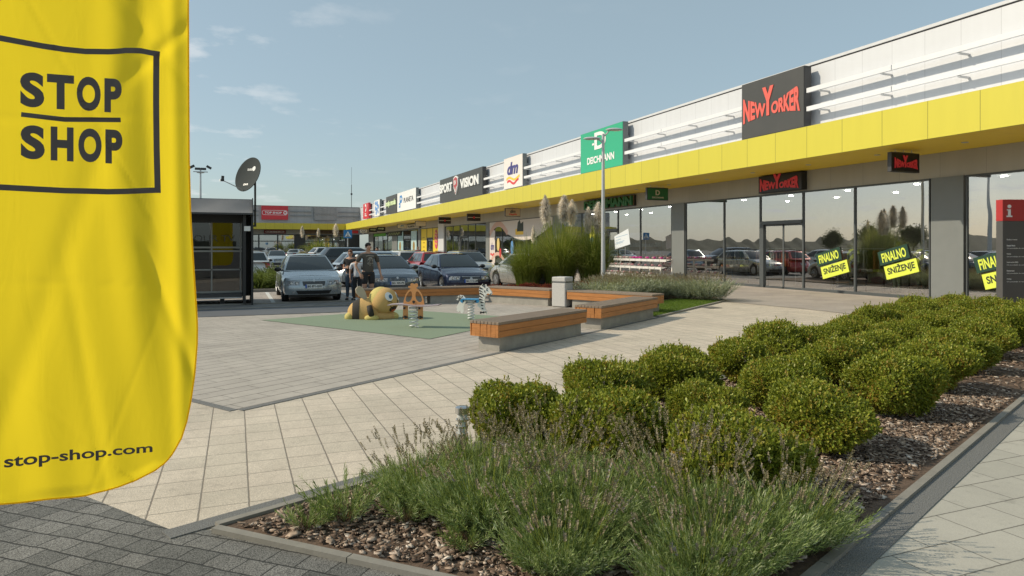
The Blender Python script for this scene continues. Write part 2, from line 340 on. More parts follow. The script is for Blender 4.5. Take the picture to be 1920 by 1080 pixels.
def band(mb, P, pts, wd, n0=0.0, th=0.0, w2=None):
    # a ribbon of width wd along 2-D points, as quads
    pts = [Vector(p) for p in pts]; L = []; Rr = []
    for i, p in enumerate(pts):
        d = (pts[min(i + 1, len(pts) - 1)] - pts[max(i - 1, 0)]); 
        if d.length == 0: d = Vector((1, 0))
        d.normalize(); q = Vector((-d.y, d.x)) * (wd if w2 is None else wd + (w2 - wd) * i / (len(pts) - 1)) / 2; L.append(p + q); Rr.append(p - q)
    for i in range(len(pts) - 1): polyP(mb, P, [tuple(Rr[i]), tuple(Rr[i + 1]), tuple(L[i + 1]), tuple(L[i])], n0, th)
# ------------------------------------------------------------ ground
def sheet(name, poly, z, m, kind='structure'):
    o = MB().add([(x, y, z) for x, y in poly], [tuple(range(len(poly)))]).build(name, m); tag(o, kind=kind); return o
sheet('parking_lot', [(-400, -400), (400, -400), (400, 600), (-400, 600)], 0, M['asphalt'])
sheet('plaza_paving', [(-14, 17.92), (-14, -6), (17.4, -6), (17.4, 22), (2.5, 22), (2.5, 17.92)], .012, M['beige'])
DK = [(-14, 17.92), (-14, -6), (3.0, -6), (-.32, 4.47), (-9.9, 17.92)]
sheet('plank_paving', [(-6.35, 17.92), (.01, 7.62), (9.35, 13.86), (10.6, 15.6), (7.6, 20.6), (3.35, 20.6), (3.3, 17.92)], .016, M['plank'])
e = MB()
def strip_line(mb, a, b, w, z0, z1, side=1):
    a, b = Vector(a), Vector(b); d = (b - a).normalized(); n = Vector((-d.y, d.x)) * side * w
    mb.prism([tuple(a), tuple(b), tuple(b + n), tuple(a + n)][::side], z0, z1)
strip_line(e, (.01, 7.62), (9.6, 14.03), .09, .0, .0185, -1); strip_line(e, (-6.35, 17.9), (.01, 7.62), .09, .0, .0185, -1)
tag(e.build('paving_edge_strip', M['strip']), kind='structure')
sheet('charcoal_paving', [(-14, 17.92), (-14, -6), (4.6, -6), (1.9, 2.3), (-.1, 4.43), (-.32, 4.47), (-.99, 5.42), (-9.9, 17.92)], .017, M['dark'])
sheet('pale_path', [(1.9, 2.3), (4.6, -6), (17.4, -6), (17.4, 8.65)], .0175, M['lightpath'])
sheet('shop_pavement', [(14.3, -30), (20.3, -30), (20.3, 119), (15.6, 119), (15.6, 19.4), (13.9, 17.6), (14.3, 14.3)], .021, M['walk'])
sheet('rubber_play_surface', [(.53, 16.67), (3.26, 12.09), (6.4, 14.74), (4.1, 18.07)], .024, M['rubber'])
sheet('service_lane', [(-14, 17.92), (2.9, 18.0), (3.9, 20.75), (11.0, 20.75), (11.0, 21.3), (-14, 19.95)], .019, M['asphalt2'])
k = MB(); k.bb(-14, 11.2, 21.35, 21.5, -.02, .05); k.bb(-14, 3.4, 19.96, 20.08, -.02, .04)
tag(k.build('parking_kerb', M['kerb']), kind='structure')
sheet('grid_paving', [(-14, 20.08), (3.4, 20.08), (11.2, 21.36), (-14, 21.36)], .020, paving('grid_paver', ((.18, .175, .17), (.23, .22, .21)), .42, .4, R(-25), .02, .03, (.04, .045, .03), 0, .15))
sheet('bay_paving', [(-14, 21.5), (12.5, 21.5), (12.5, 27.2), (-14, 27.2)], .008, M['walk'])
k = MB()
for i in range(-3, 6): k.box((1.05 + i * 2.55, 24.3, .013), (.12, 5.4, .002))
for i in range(-12, 20): k.box((1.05 + i * 2.55, 35.5, .006), (.12, 5.0, .002)); k.box((1.05 + i * 2.55, 41, .006), (.12, 5.0, .002))
tag(k.build('parking_bay_lines', M['whiteline']), kind='structure')
# distant land, seen past the shops and mirrored in their glass
hl = MB(); n = 1100; hr_ = random.Random(5); hk = [(hr_.uniform(.05, .9), hr_.uniform(0, 6.3)) for _ in range(14)]; hh = [6.0 + 1.0 * math.sin(i * .021) + 1.6 * max(-.4, sum(math.sin(i * a_ + b_) for a_, b_ in hk) / 5) for i in range(n + 1)]
for i in range(n):
    a0, a1 = PI * (.5 + i / n), PI * (.5 + (i + 1) / n)
    def hp(a, r, z): return (r * math.cos(a), r * math.sin(a) , z)
    h0 = hh[i]; h1 = hh[i + 1]
    hl.add([hp(a0, 260, 0), hp(a1, 260, 0), hp(a1, 330, h1), hp(a0, 330, h0), hp(a1, 390, 0), hp(a0, 390, 0)], [(1, 0, 3, 2), (2, 3, 5, 4)])
tag(hl.build('hills', flat('far_field', (.03, .036, .018), .95, var=.3, vscale=.05), None, True), kind='structure')
# planting bed
BB = lambda x: .44 * x + 4.47
FB = lambda x: .416 * x + 1.55
bed = [(-.1, 4.43), (1.95, 2.36), (17.2, FB(17.2)), (17.0, 11.9), (0.2, BB(.2))]
sheet('planting_bed_soil', bed, .028, M['soil'])
k = MB()
for a, b in ((bed[0], bed[1]), (bed[1], bed[2]), (bed[2], bed[3]), (bed[3], bed[0])):
    va, vb = Vector(a), Vector(b); L = (vb - va).length; n = max(1, round(L / 1.0)); d = (vb - va) / n
    for i in range(n):
        p, q = va + d * (i + .004), va + d * (i + .996); strip_line(k, p, q, .055, -.02, .046, -1)
tag(k.build('bed_kerb', M['kerb']), kind='structure')
k = MB()
for a, b in ((bed[1], bed[2]), (bed[3], bed[0])):
    d = (Vector(b) - Vector(a)).normalized(); nrm = Vector((d.y, -d.x)) * .055
    strip_line(k, Vector(a) + nrm - d * .1, Vector(b) + nrm + d * .25, .14, -.02, .024, -1)
tag(k.build('aggregate_edging', M['strip']), kind='structure')
# lawn and rear beds
LAWN = [(9.35, 13.95), (14.0, 17.25), (13.1, 18.3), (8.85, 15.9)]
sheet('lawn_soil', LAWN, .03, M['lawnbase'])
sheet('rear_bed_soil', [(8.85, 15.9), (13.1, 18.3), (14.0, 17.25), (15.2, 19.2), (15.0, 28.5), (9.4, 29), (8.2, 22.0), (8.0, 20.4)], .026, M['soil'])
k = MB()
for a, b in (((9.35, 13.9), (14.05, 17.22)), ((14.05, 17.22), (15.25, 19.2)), ((15.25, 19.2), (15.1, 28.6))):
    strip_line(k, a, b, .08, -.02, .05, -1)
tag(k.build('rear_bed_kerb', M['kerb']), kind='structure')
def inpoly(x, y, P):
    c = np.zeros(x.shape, bool); j = len(P) - 1
    for i in range(len(P)):
        xi, yi = P[i]; xj, yj = P[j]
        c ^= ((yi > y) != (yj > y)) & (x < (xj - xi) * (y - yi) / (yj - yi + 1e-12) + xi); j = i
    return c
def scatter(P, n):
    xs = [p[0] for p in P]; ys = [p[1] for p in P]; X = np.zeros(0); Y = np.zeros(0)
    while len(X) < n:
        x = rng.uniform(min(xs), max(xs), n * 2); y = rng.uniform(min(ys), max(ys), n * 2); k = inpoly(x, y, P); X = np.append(X, x[k]); Y = np.append(Y, y[k])
    return X[:n], Y[:n]
def blades(base, tip, wdt, droop=.0, seg=3):
    # base, tip: (n,3); flat tapering blades, arching by droop; returns verts, quads
    n = len(base); d = tip - base; side = np.cross(d, np.array([0, 0, 1.])) + rng.normal(0, .3, (n, 3)) * np.linalg.norm(d, axis=1)[:, None]
    side /= np.linalg.norm(side, axis=1)[:, None] + 1e-9
    w = np.asarray(wdt) * np.ones(n); out = []
    ts = np.linspace(0, 1, seg + 1)
    for t in ts:
        c = base + d * t; c[:, 2] += np.linalg.norm(d, axis=1) * droop * (t - t * t) * 4
        ww = (w * (1 - .85 * t) / 2)[:, None]
        out += [c - side * ww, c + side * ww]
    V = np.stack(out, 1).reshape(-1, 3); m = 2 * (seg + 1); b = (np.arange(n) * m)[:, None]
    Q = np.concatenate([b + np.array([2 * i, 2 * i + 1, 2 * i + 3, 2 * i + 2]) for i in range(seg)], 0)
    return V, Q
x, y = scatter(LAWN, 26000)
b = np.stack([x, y, np.full_like(x, .02)], 1); t = b + np.stack([rng.normal(0, .012, len(x)), rng.normal(0, .012, len(x)), rng.uniform(.03, .06, len(x))], 1)
V, Q = blades(b, t, .006, .1, 2); o = npmesh('lawn_grass', V, Q, M['lawn']); tag(o, 'short bright green lawn between the angled bench and the lavender row', 'grass', kind='stuff')
# bark mulch
def chips(P, n, smin, smax, m, z0=.03):
    x, y = scatter(P, n); s = rng.uniform(smin, smax, n) * rng.uniform(.6, 1, n); N = 7
    a = np.linspace(0, 2 * PI, N, endpoint=False)[None] + rng.uniform(0, 1, (n, 1)) * 6; rr = rng.uniform(.42, 1, (n, N))
    asp = rng.uniform(.28, .62, (n, 1)); px = np.cos(a) * rr * s[:, None]; py = np.sin(a) * rr * s[:, None] * asp
    th = rng.uniform(.002, .006, n)
    top = np.stack([px, py, rng.normal(0, .0022, (n, N)) + th[:, None]], 2); bot = np.stack([px * .9, py * .9, np.zeros((n, N))], 2)
    cen = np.stack([np.zeros(n), np.zeros(n), th * 1.1], 1)[:, None]
    L = np.concatenate([top, bot, cen], 1)
    yaw = rng.uniform(0, 2 * PI, n); pit = rng.normal(0, .17, n); rol = rng.normal(0, .17, n)
    cy_, sy_ = np.cos(yaw), np.sin(yaw); X, Y, Z = L[..., 0], L[..., 1], L[..., 2]
    Z = Z + X * np.sin(pit)[:, None] + Y * np.sin(rol)[:, None]
    X2 = X * cy_[:, None] - Y * sy_[:, None]; Y2 = X * sy_[:, None] + Y * cy_[:, None]
    W = np.stack([X2 + x[:, None], Y2 + y[:, None], Z + z0 + rng.uniform(0, .02, n)[:, None]], 2).reshape(-1, 3)
    b = (np.arange(n) * (2 * N + 1))[:, None]; F = []
    for i in range(N):
        j = (i + 1) % N; F.append(b + np.array([i, j, 2 * N])); F.append(b + np.array([N + i, N + j, j])); F.append(b + np.array([N + i, j, i]))
    return W, np.concatenate(F, 0)
barkm = bpy.data.materials.new('bark_chips'); barkm.use_nodes = True; nt = barkm.node_tree; b = nt.nodes['Principled BSDF']; g = nn(nt, 'ShaderNodeNewGeometry')
c = ramp(nt, g.outputs['Random Per Island'], [(0, (.10, .062, .042)), (.35, (.20, .135, .095)), (.7, (.36, .27, .20)), (.93, (.52, .42, .34)), (1, (.66, .58, .50))])
tcn = nn(nt, 'ShaderNodeTexCoord'); n = nn(nt, 'ShaderNodeTexNoise'); n.inputs['Scale'].default_value = 45; n.inputs['Detail'].default_value = 5; nt.links.new(tcn.outputs['Object'], n.inputs[0])
nt.links.new(mixc(nt, 1, c, ramp(nt, n.outputs[0], [(.3, .6), (.7, 1.35)]), 'MULTIPLY'), b.inputs['Base Color']); b.inputs['Roughness'].default_value = .85
bn = nn(nt, 'ShaderNodeBump'); bn.inputs['Distance'].default_value = .004; nt.links.new(n.outputs[0], bn.inputs['Height']); nt.links.new(bn.outputs[0], b.inputs['Normal'])
M['bark'] = barkm
near = [(.0, 4.4), (1.95, 2.45), (9.5, FB(9.5) + .06), (9.5, FB(9.5) + 1.9), (2.4, 5.4)]
V1, F1 = chips([(.02, 4.38), (1.95, 2.45), (8, FB(8) + .05), (8, BB(8) - .1), (.3, BB(.3) - .06)], 21000, .018, .07, None)
V3, F3 = chips([(.02, 4.38), (1.95, 2.45), (8, FB(8) + .05), (8, BB(8) - .1), (.3, BB(.3) - .06)], 22000, .006, .022, None)
V2, F2 = chips([(8, FB(8) + .05), (17.1, FB(17.1) + .05), (16.9, 11.8), (8, BB(8) - .1)], 5500, .03, .08, None)
o = npmesh('bark_mulch', np.concatenate([V1, V2, V3]), np.concatenate([F1, F2 + len(V1), F3 + len(V1) + len(V2)]), barkm)
tag(o, 'brown bark chips covering the soil of the planting bed', 'mulch', kind='stuff')
# ------------------------------------------------------------ shopping centre
XF, XC, YB = 20.3, 17.38, 119.0
def YX(u, X): x = (u - 960) / 1280; return X * (CY - x * SY) / (SY + x * CY)      # depth at which the plane X stands under column u
K = .9713
bl = thing('retail_building', 'long white single-storey row of shops with yellow canopy running along the right', 'building', (XF, 40, 0))
def bpart(name, mb, m, parent=bl, smooth=False):
    o = mb.build(name, m, None, smooth); o.parent = parent
    if parent is bl: o.location = (-XF, -40, 0)
    return o
bpart('upper_wall', MB().bb(XF, XF + .3, -26, YB + 3, 4.66, 8.56), M['white'])
bpart('roof', MB().bb(XF + .3, XF + 34, -26, YB + 34, 8.1, 8.3), M['cap'])
bpart('parapet_cap', MB().bb(XF - .06, XF + .36, -26.1, YB + 3, 8.60, 8.70), M['cap'])
bpart('parapet_shade_strip', MB().bb(XF - .005, XF + .2, -26, YB + 3, 8.56, 8.60), M['darkline'])  # dark strip on the wall, shade under the cap put in as colour
bpart('fascia', MB().bb(XC, XC + .1, -26, YB, 4.63, 5.66), M['yellow'])
bpart('canopy_top', MB().bb(XC + .1, XF, -26, YB, 5.50, 5.60), M['cap'])
bpart('soffit', MB().bb(XC + .1, XF, -26, YB, 4.632, 4.66), M['soffit'])
bpart('lintel_wall', MB().bb(XF, XF + .25, -26, YB + 3, 3.86, 4.63), M['lintel'])
bpart('interior_floor', MB().bb(XF + .16, XF + 7, -26, YB, .0, .03), M['infloor'])
bpart('interior_wall', MB().bb(XF + 6.8, XF + 7, -26, YB + 3, .03, 3.95), M['inwall'])
bpart('interior_ceiling', MB().bb(XF + .25, XF + 6.8, -26, YB, 3.9, 4.0), flat('ceil', (.22, .21, .2), .8))
bpart('end_wall', MB().bb(XF, XF + 34, -26.2, -26, 0, 8.6), M['white'])
seams = MB()
for i in range(46):      # support posts between canopy bays, on the underside
    pass
pil = [(28.51, 29.69), (14.3, 15.49), (42.4, 44.03), (57.07, 58.05), (81.49, 82.81), (94.59, 98.12), (112.63, 117), (6.3, 7.3), (-2.5, -1.3)]
for a, b in pil: bpart('pillar', MB().bb(XF - .03, XF + .3, a * K + .06, b * K - .06, .0, 3.86), M['pillar'])
bpart('pillar', MB().bb(XF - .12, XF + .3, 71.2 * K, 73.4 * K, .0, 4.4), M['white'])
for a, b in pil[:3]: bpart('partition', MB().bb(XF + .3, XF + 6.8, (a + b) / 2 * K - .1, (a + b) / 2 * K + .1, .03, 3.9), M['inwall'])
yel = flat('yellow_film', (.80, .60, .05), .4)
def bay(y0, y1, kind='w', pane=M['glass']):
    y0, y1 = y0 * K, y1 * K; f = .035
    if kind in ('w', 'y'):
        m = MB().bb(XF, XF + .1, y0, y0 + f, .12, 3.80).bb(XF, XF + .1, y1 - f, y1, .12, 3.80).bb(XF - .01, XF + .12, y0, y1, 3.80, 3.858).bb(XF - .02, XF + .14, y0, y1, .0, .12)
        w_ = bpart('window', m, M['frame']); o = MB().bb(XF + .04, XF + .052, y0 + f, y1 - f, .12, 3.80).build('pane', yel if kind == 'y' else pane); o.parent = w_
        return w_
    m = MB().bb(XF, XF + .12, y0, y0 + f, .0, 3.80).bb(XF, XF + .12, y1 - f, y1, .0, 3.80).bb(XF - .01, XF + .12, y0, y1, 3.80, 3.858).bb(XF - .03, XF + .16, y0 + f, y1 - f, 2.62, 2.76).bb(XF, XF + .3, y1 - f - .16, y1 - f, .0, 2.62)
    d = bpart('door', m, M['frame']); o = MB().bb(XF + .04, XF + .052, y0 + f, y1 - f, 2.76, 3.80).build('transom_pane', yel if kind == 'yd' else pane); o.parent = d
    ym = (y0 + y1 - .16) / 2
    for q0, q1 in ((y0 + f, ym), (ym, y1 - f - .16)):
        o = MB().bb(XF + .06, XF + .1, q0, q0 + .04, .02, 2.6).bb(XF + .06, XF + .1, q1 - .04, q1, .02, 2.6).bb(XF + .06, XF + .1, q0, q1, .02, .1).bb(XF + .06, XF + .1, q0, q1, 2.55, 2.6).build('door_leaf', M['frame']); o.parent = d
        o = MB().bb(XF + .075, XF + .085, q0 + .04, q1 - .04, .1, 2.55).build('door_glass', pane); o.parent = d
    return d
for a, b, kd in ((25.6, 28.51, 'w'), (23.25, 25.6, 'w'), (20.85, 23.25, 'd'), (18.4, 20.85, 'w'), (15.49, 18.4, 'w'), (11.2, 14.3, 'w'), (7.3, 11.2, 'w'), (2.5, 6.3, 'w'), (-1.3, 2.5, 'w'),
                 (29.69, 32.66, 'w'), (32.66, 35.08, 'w'), (35.08, 37.32, 'd'), (37.32, 39.65, 'w'), (39.65, 42.4, 'w'),
                 (44.03, 46.83, 'w'), (46.83, 49.18, 'w'), (49.18, 51.63, 'w'), (51.63, 54.04, 'w'), (54.04, 57.07, 'w'),
                 (58.05, 61.01, 'w'), (61.01, 63.25, 'w'), (63.25, 65.82, 'd'), (65.82, 68.2, 'w'), (68.2, 71.14, 'w'),
                 (73.44, 76.11, 'y'), (76.11, 78.72, 'yd'), (78.72, 81.49, 'y'), (82.81, 86.72, 'w'), (86.72, 90.97, 'd'), (90.97, 94.59, 'w'),
                 (98.12, 101.5, 'w'), (101.5, 105, 'd'), (105, 108.8, 'w'), (108.8, 112.63, 'w')): bay(a, b, kd)
m = MB()
for a in (-12.7, -26.0): m.bb(XF, XF + .2, a, a + 10.0, 0, 3.86)
bpart('side_wall', m, M['lintel'])
m = MB()
for i in range(40):
    y = 4.5 + 2.82 * i; m.disc((18.9, y, 4.625), (0, 0, 1), .09, .02, 14)
bpart('soffit_lights', m, M['steel'])
# interior spots: lit lamps
m = MB()
for y in np.arange(8, 56, 2.9):
    for x in (XF + 1.6, XF + 4.2): m.disc((x, y, 3.88), (0, 0, 1), .09, .03, 10)
bpart('ceiling_spots', m, M['spot'])
# far wing, facing the camera, in the shade
fb = thing('retail_building', 'grey shaded shop wing with yellow canopy closing the far end of the car park', 'building', (0, YB, 0))
def fpart(name, mb, m, parent=fb):
    o = mb.build(name, m); o.parent = parent
    if parent is fb: o.location = (0, -YB, 0)
    return o
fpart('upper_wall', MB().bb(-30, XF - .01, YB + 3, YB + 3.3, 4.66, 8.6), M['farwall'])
fpart('roof', MB().bb(-30, XF - .01, YB + 3.3, YB + 34, 8.1, 8.3), M['cap'])
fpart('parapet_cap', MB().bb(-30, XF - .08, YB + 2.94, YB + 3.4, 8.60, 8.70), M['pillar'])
fpart('fascia', MB().bb(-30, XC, YB, YB + .12, 4.63, 5.66), M['yellowY'])
fpart('soffit', MB().bb(-30, XC - .01, YB + .12, YB + 3, 4.632, 4.66), M['soffit'])
fpart('canopy_top', MB().bb(-30, XC - .01, YB + .12, YB + 3, 5.5, 5.6), M['cap'])
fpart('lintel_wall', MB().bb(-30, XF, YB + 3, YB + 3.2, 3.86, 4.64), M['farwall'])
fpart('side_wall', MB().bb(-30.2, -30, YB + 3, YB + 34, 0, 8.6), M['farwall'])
fpart('pillar', MB().bb(9.3, 10.9, YB + 2.9, YB + 3.2, 0, 3.86), M['charcoal']); fpart('pillar', MB().bb(17.8, 20.2, YB + 2.9, YB + 3.2, 0, 3.86), M['frame'])
fpart('interior_wall', MB().bb(-30, XF, YB + 9, YB + 9.2, 0, 4), M['inwall'])
for a, b, kd in ((1.4, 3.5, 'w'), (3.5, 6.5, 'd'), (6.5, 9.3, 'w'), (10.9, 13.2, 'w'), (13.2, 15.5, 'd'), (15.5, 17.8, 'w'), (-4, 1.4, 'w'), (-12, -4, 'w')):
    wd = fpart('door' if kd == 'd' else 'window', MB().bb(a, a + .12, YB + 3.0, YB + 3.1, 0, 3.86).bb(b - .12, b, YB + 3.0, YB + 3.1, 0, 3.86).bb(a + .12, b - .12, YB + 3.0, YB + 3.1, 3.7, 3.86).bb(a + .12, b - .12, YB + 3.0, YB + 3.1, 2.6, 2.75), M['frame'])
    fpart('pane', MB().bb(a + .12, b - .12, YB + 3.04, YB + 3.06, .05, 2.6).bb(a + .12, b - .12, YB + 3.04, YB + 3.06, 2.75, 3.7), M['glass'], wd)
# rails on the white wall, between the sign boxes
RZ = (7.47, 6.78)
sg = [(1391, 1508), (1089, 1168), (945, 980), (825, 905), (745, 780), (724, 744), (702, 712), (681, 691)]
XS = 19.72
sgy = [(YX(b, XS), YX(a, XS)) for a, b in sg]
gaps = [(-20, 9.9), (10.0, sgy[0][0])] + [(sgy[i][1], sgy[i + 1][0]) for i in range(len(sgy) - 1)] + [(sgy[-1][1], 117)]
for a, b in gaps:
    if b - a < .6: continue
    for z in RZ:
        q_ = a
        while q_ < b - .3: e_ = min(q_ + 6.0, b); bpart('sign_rail', MB().bb(XF - .50, XF - .40, q_ + .02, e_ - .02, z, z + .17), M['whitemetal']); q_ = e_
        if a < 58:
            for y in np.arange(a + 1.2, b - .2, 2.6): bpart('rail_bracket', MB().bb(XF - .46, XF, y - .035, y + .035, z - .05, z - .002), M['polegrey'])
for z in (6.95, 7.65):
    m = MB().bb(-30, 3.5, YB + 2.7, YB + 2.8, z, z + .12).bb(8.5, 12.0, YB + 2.7, YB + 2.8, z, z + .12).bb(16.5, 20.1, YB + 2.7, YB + 2.8, z, z + .12)
    for x in (-8, -4, 0, 9.2, 11.2, 17, 19): m.bb(x, x + .1, YB + 2.8, YB + 3, z + .02, z + .1)
    fpart('sign_rail', m, M['pillar'])
# ------------------------------------------------------------ sign boxes on the wall
def signbox(label, u0, u1, z0, z1, face, side=None, th=.34, X=XS, glow=None, group=None):
    y1, y0 = YX(u0, X), YX(u1, X); yc = (y0 + y1) / 2; w = y1 - y0
    t = thing('wall_sign', label, 'sign', (X, yc, z0), 0, group)
    MB().bb(.01, th, -w / 2, w / 2, 0, z1 - z0).build('sign_case', side or M['charcoal'], t)
    MB().bb(-.012, .0098, -w / 2 + .015, w / 2 - .015, .015, z1 - z0 - .015).build('face_panel', face, t)
    m = MB()
    for dy in (-w / 2 + .3, w / 2 - .3): m.bb(th, XF - X, dy - .06, dy + .06, .3, .4).bb(th, XF - X, dy - .06, dy + .06, 1.6, 1.7)
    m.build('bracket', M['steel'], t)
    P = frameP((-.016, w / 2, 0), (0, -1, 0), (0, 0, 1), (-1, 0, 0))
    return t, P, w, z1 - z0
def nyorker(mb, P, x, y, w, h):
    lo = lambda a: .12 * (1 - (2 * a - 1) ** 2)
    hi = lambda a: .44 + .34 * abs(2 * a - 1) ** 1.3
    def wr(a0, a1):
        def f(a, b): q = a0 + (a1 - a0) * a; return q, lo(q) + (hi(q) - lo(q)) * b
        return f
    lettering(mb, 'NEW', P, x, y, w, h, .045, .02, wr(.0, .42)); lettering(mb, 'ORKER', P, x, y, w, h, .045, .02, wr(.52, 1.0))
    lettering(mb, 'Y', P, x, y, w, h, .05, .024, lambda a, b: (.36 + .20 * a, lo(.46) - .02 + (.98 - lo(.46)) * b))
red1 = flat('sign_red', (.74, .12, .09), .45); dred = flat('sign_dark_red', (.45, .03, .04), .45, emit=((.8, .05, .05), .12))
dgrey = flat('sign_anthracite', (.055, .055, .052), .45, var=.1, vscale=1)
t, P, w, h = signbox('square charcoal box sign with red lettering of uneven height on the white wall', 1391, 1508, 6.2, 8.5, dgrey)
m = MB(); nyorker(m, P, .12, .62, w - .3, 1.35); m.build('lettering', red1, t)
green = flat('sign_green', (.03, .40, .22), .45); wl = flat('sign_white', (.82, .82, .80), .4)
t, P, w, h = signbox('square green box sign with a large white letter over the shoe shop', 1089, 1168, 6.2, 8.62, green, M['pillar'])
m = MB(); lettering(m, 'D', P, w * .36, 1.25, w * .27, 1.0, .03, .02); lettering(m, 'DEICHMANN', P, w * .18, .45, w * .64, .42, .03, .02); m.box(P(w * .335, 1.60, .01), (.02, .3, .12)); m.build('lettering', wl, t)
pal = flat('sign_pale', (.78, .72, .68), .4)
t, P, w, h = signbox('pale square drugstore sign with two blue letters above red and yellow waves', 945, 980, 6.25, 8.66, pal, M['pillar'])
m = MB(); lettering(m, 'dm', P, w * .2, 1.05, w * .58, .95, .035, .02, shear=.25); m.build('lettering', flat('sign_blue', (.06, .05, .22), .4), t)
m = MB(); band(m, P, [(w * (.15 + .07 * i), .72 + .12 * math.sin(i * .75)) for i in range(11)], .17, 0, .01); m.build('wave_mark', flat('sign_wave_yellow', (.85, .55, .05), .4), t)
m = MB(); band(m, P, [(w * (.2 + .06 * i), .45 + .14 * math.sin(i * .75 + .4)) for i in range(11)], .17, 0, .014); m.build('wave_mark', flat('sign_wave_red', (.65, .05, .05), .4), t)
t, P, w, h = signbox('wide dark grey sign with raised white sports shop lettering around a red shield', 825, 905, 6.25, 8.66, dgrey)
m = MB(); lettering(m, 'SPORT', P, w * .02, .95, w * .33, .9, .04, .10); lettering(m, 'VISION', P, w * .54, .95, w * .40, .9, .04, .10); m.build('lettering', wl, t)
sh = [(-.5, .8), (-.3, .95), (0, 1.05), (.3, .95), (.5, .8), (.5, .2), (.4, -.2), (0, -.95), (-.4, -.2), (-.5, .2)]
m = MB(); polyP(m, P, [(w * .435 + a * 1.45, 1.35 + b * .92) for a, b in sh], 0, .10); m.build('shield_border', wl, t)
m = MB(); polyP(m, P, [(w * .435 + a * 1.2, 1.35 + b * .80) for a, b in sh], .10, .02); m.build('shield', flat('shield_red', (.45, .06, .07), .4), t)
m = MB(); lettering(m, 'SV', P, w * .435 - .36, 1.45, .72, .42, .03, .01); band(m, P, [(w * .435 - .45, 1.25), (w * .435, .75), (w * .435 + .45, 1.25)], .14, 0); m.v = [(p[0] - .135, p[1], p[2]) for p in m.v]; m.build('shield_mark', wl, t)
t, P, w, h = signbox('white box sign with blue emblem and thin dark lettering', 745, 780, 6.3, 8.75, flat('sign_offwhite', (.80, .80, .79), .4), M['pillar'])
bl_ = flat('emblem_blue', (.03, .22, .55), .4)
m = MB(); band(m, P, [(1.7, .5), (1.7, 1.9), (2.5, 1.9), (2.9, 1.6), (2.5, 1.25), (1.9, 1.25)], .34, 0, .02); band(m, P, [(1.1, 1.0), (1.5, 1.0)], .2, 0, .02); band(m, P, [(1.1, .6), (1.5, .6)], .2, 0, .02); m.build('emblem', bl_, t)
m = MB(); lettering(m, 'PLANETA', P, w * .38, 1.0, w * .5, .6, .0, .02); m.build('lettering', flat('sign_ink', (.06, .06, .07), .5), t)
t, P, w, h = signbox('charcoal box sign with bright green fashion lettering', 724, 744, 6.3, 8.75, dgrey)
m = MB(); lettering(m, 'moja moda', P, w * .02, .85, w * .94, 1.0, .05, .10); m.build('lettering', flat('sign_lime', (.68, .80, .45), .4), t)
t, P, w, h = signbox('white box sign covered with blue emblem shapes', 702, 712, 6.35, 8.8, wl, M['pillar'])
m = MB()
for a, b, r in ((1.0, 2.0, .3), (2.2, 1.9, .4), (3.1, 1.4, .35), (1.2, 1.2, .35), (2.2, 1.0, .3), (1.6, .5, .3), (3.0, .6, .25)): polyP(m, P, ell(a, b, r * 1.4, r), 0, .02)
m.build('emblem', flat('emblem_azure', (.12, .30, .65), .4), t)
t, P, w, h = signbox('red box sign with a white emblem, farthest along the white wall', 681, 691, 6.35, 8.85, flat('box_red', (.62, .04, .05), .4), flat('box_red'  , (.6, .04, .05)))
m = MB(); band(m, P, [(1.9, 2.2), (2.9, 2.1), (3.0, 1.6), (2.2, 1.2)], .4, 0, .02); band(m, P, [(1.6, .8), (3.0, .75)], .16, 0, .02); band(m, P, [(1.6, .5), (3.4, .45)], .16, 0, .02); m.build('emblem', wl, t)
# far wing signs (face -Y)
def farsign(label, x0, x1, z0, z1, face, side, Y=YB + 2.55, th=.3, word=None, wm=None, extra=None, name='wall_sign'):
    t = thing(name, label, 'sign', ((x0 + x1) / 2, Y, z0)); w = x1 - x0; h = z1 - z0
    MB().bb(-w / 2, w / 2, .01, th, 0, h).build('sign_case', side, t); MB().bb(-w / 2 + .02, w / 2 - .02, -.01, .009, .02, h - .02).build('face_panel', face, t)
    P = frameP((-w / 2, -.014, 0), (1, 0, 0), (0, 0, 1), (0, -1, 0)); m = MB()
    if word: lettering(m, word[0], P, w * word[1], h * word[2], w * word[3], h * word[4], .03, .02); 
    if extra: extra(m, P, w, h)
    if m.v: m.build('lettering', wm, t)
    return t
def pill(m, P, w, h):
    pts = ell(w * .9, h * .5, h * .13, h * .16, 12, -PI / 2, PI / 2) + ell(w * .1, h * .5, h * .13, h * .16, 12, PI / 2, 1.5 * PI); band(m, P, pts + pts[:1], .06); r = ell(w * .885, h * .5, h * .09, h * .10, 16); band(m, P, r + r[:1], .14)
brd = flat('box_red', (.6, .04, .05)); pw = flat('sign_soft_white', (.72, .66, .66), .4)
farsign('red box sign with white outlined fashion lettering on the far shaded wing', 3.9, 8.15, 6.3, 8.65, brd, brd, word=('TOP SHOP', .12, .42, .64, .15), wm=wl, extra=pill)
farsign('slatted grey box sign with worn-out lettering on the far shaded wing', 12.4, 16.1, 6.3, 8.65, panel_mat('slat_grey', (.33, .32, .31), .2, 0, .5, .6, var=.1, jw=.05), M['pillar'], word=('SPRINGFIELD', .08, .35, .84, .16), wm=flat('worn_grey', (.27, .26, .25), .6))
farsign('small dark red strip sign above the entrance of the far wing', 4.3, 7.8, 3.95, 4.58, flat('strip_red', (.22, .03, .035), .5), M['black'], Y=YB + 2.7, th=.25, word=('TOP SHOP', .12, .3, .62, .4), wm=pw, extra=pill)
farsign('brown strip sign with dull lettering above the far shop windows', 10.7, 17.6, 3.95, 4.58, flat('strip_brown', (.20, .13, .08), .6), M['charcoal'], Y=YB + 2.72, th=.22, word=('SPRINGFIELD', .28, .3, .5, .4), wm=flat('strip_ink', (.06, .05, .045), .6))
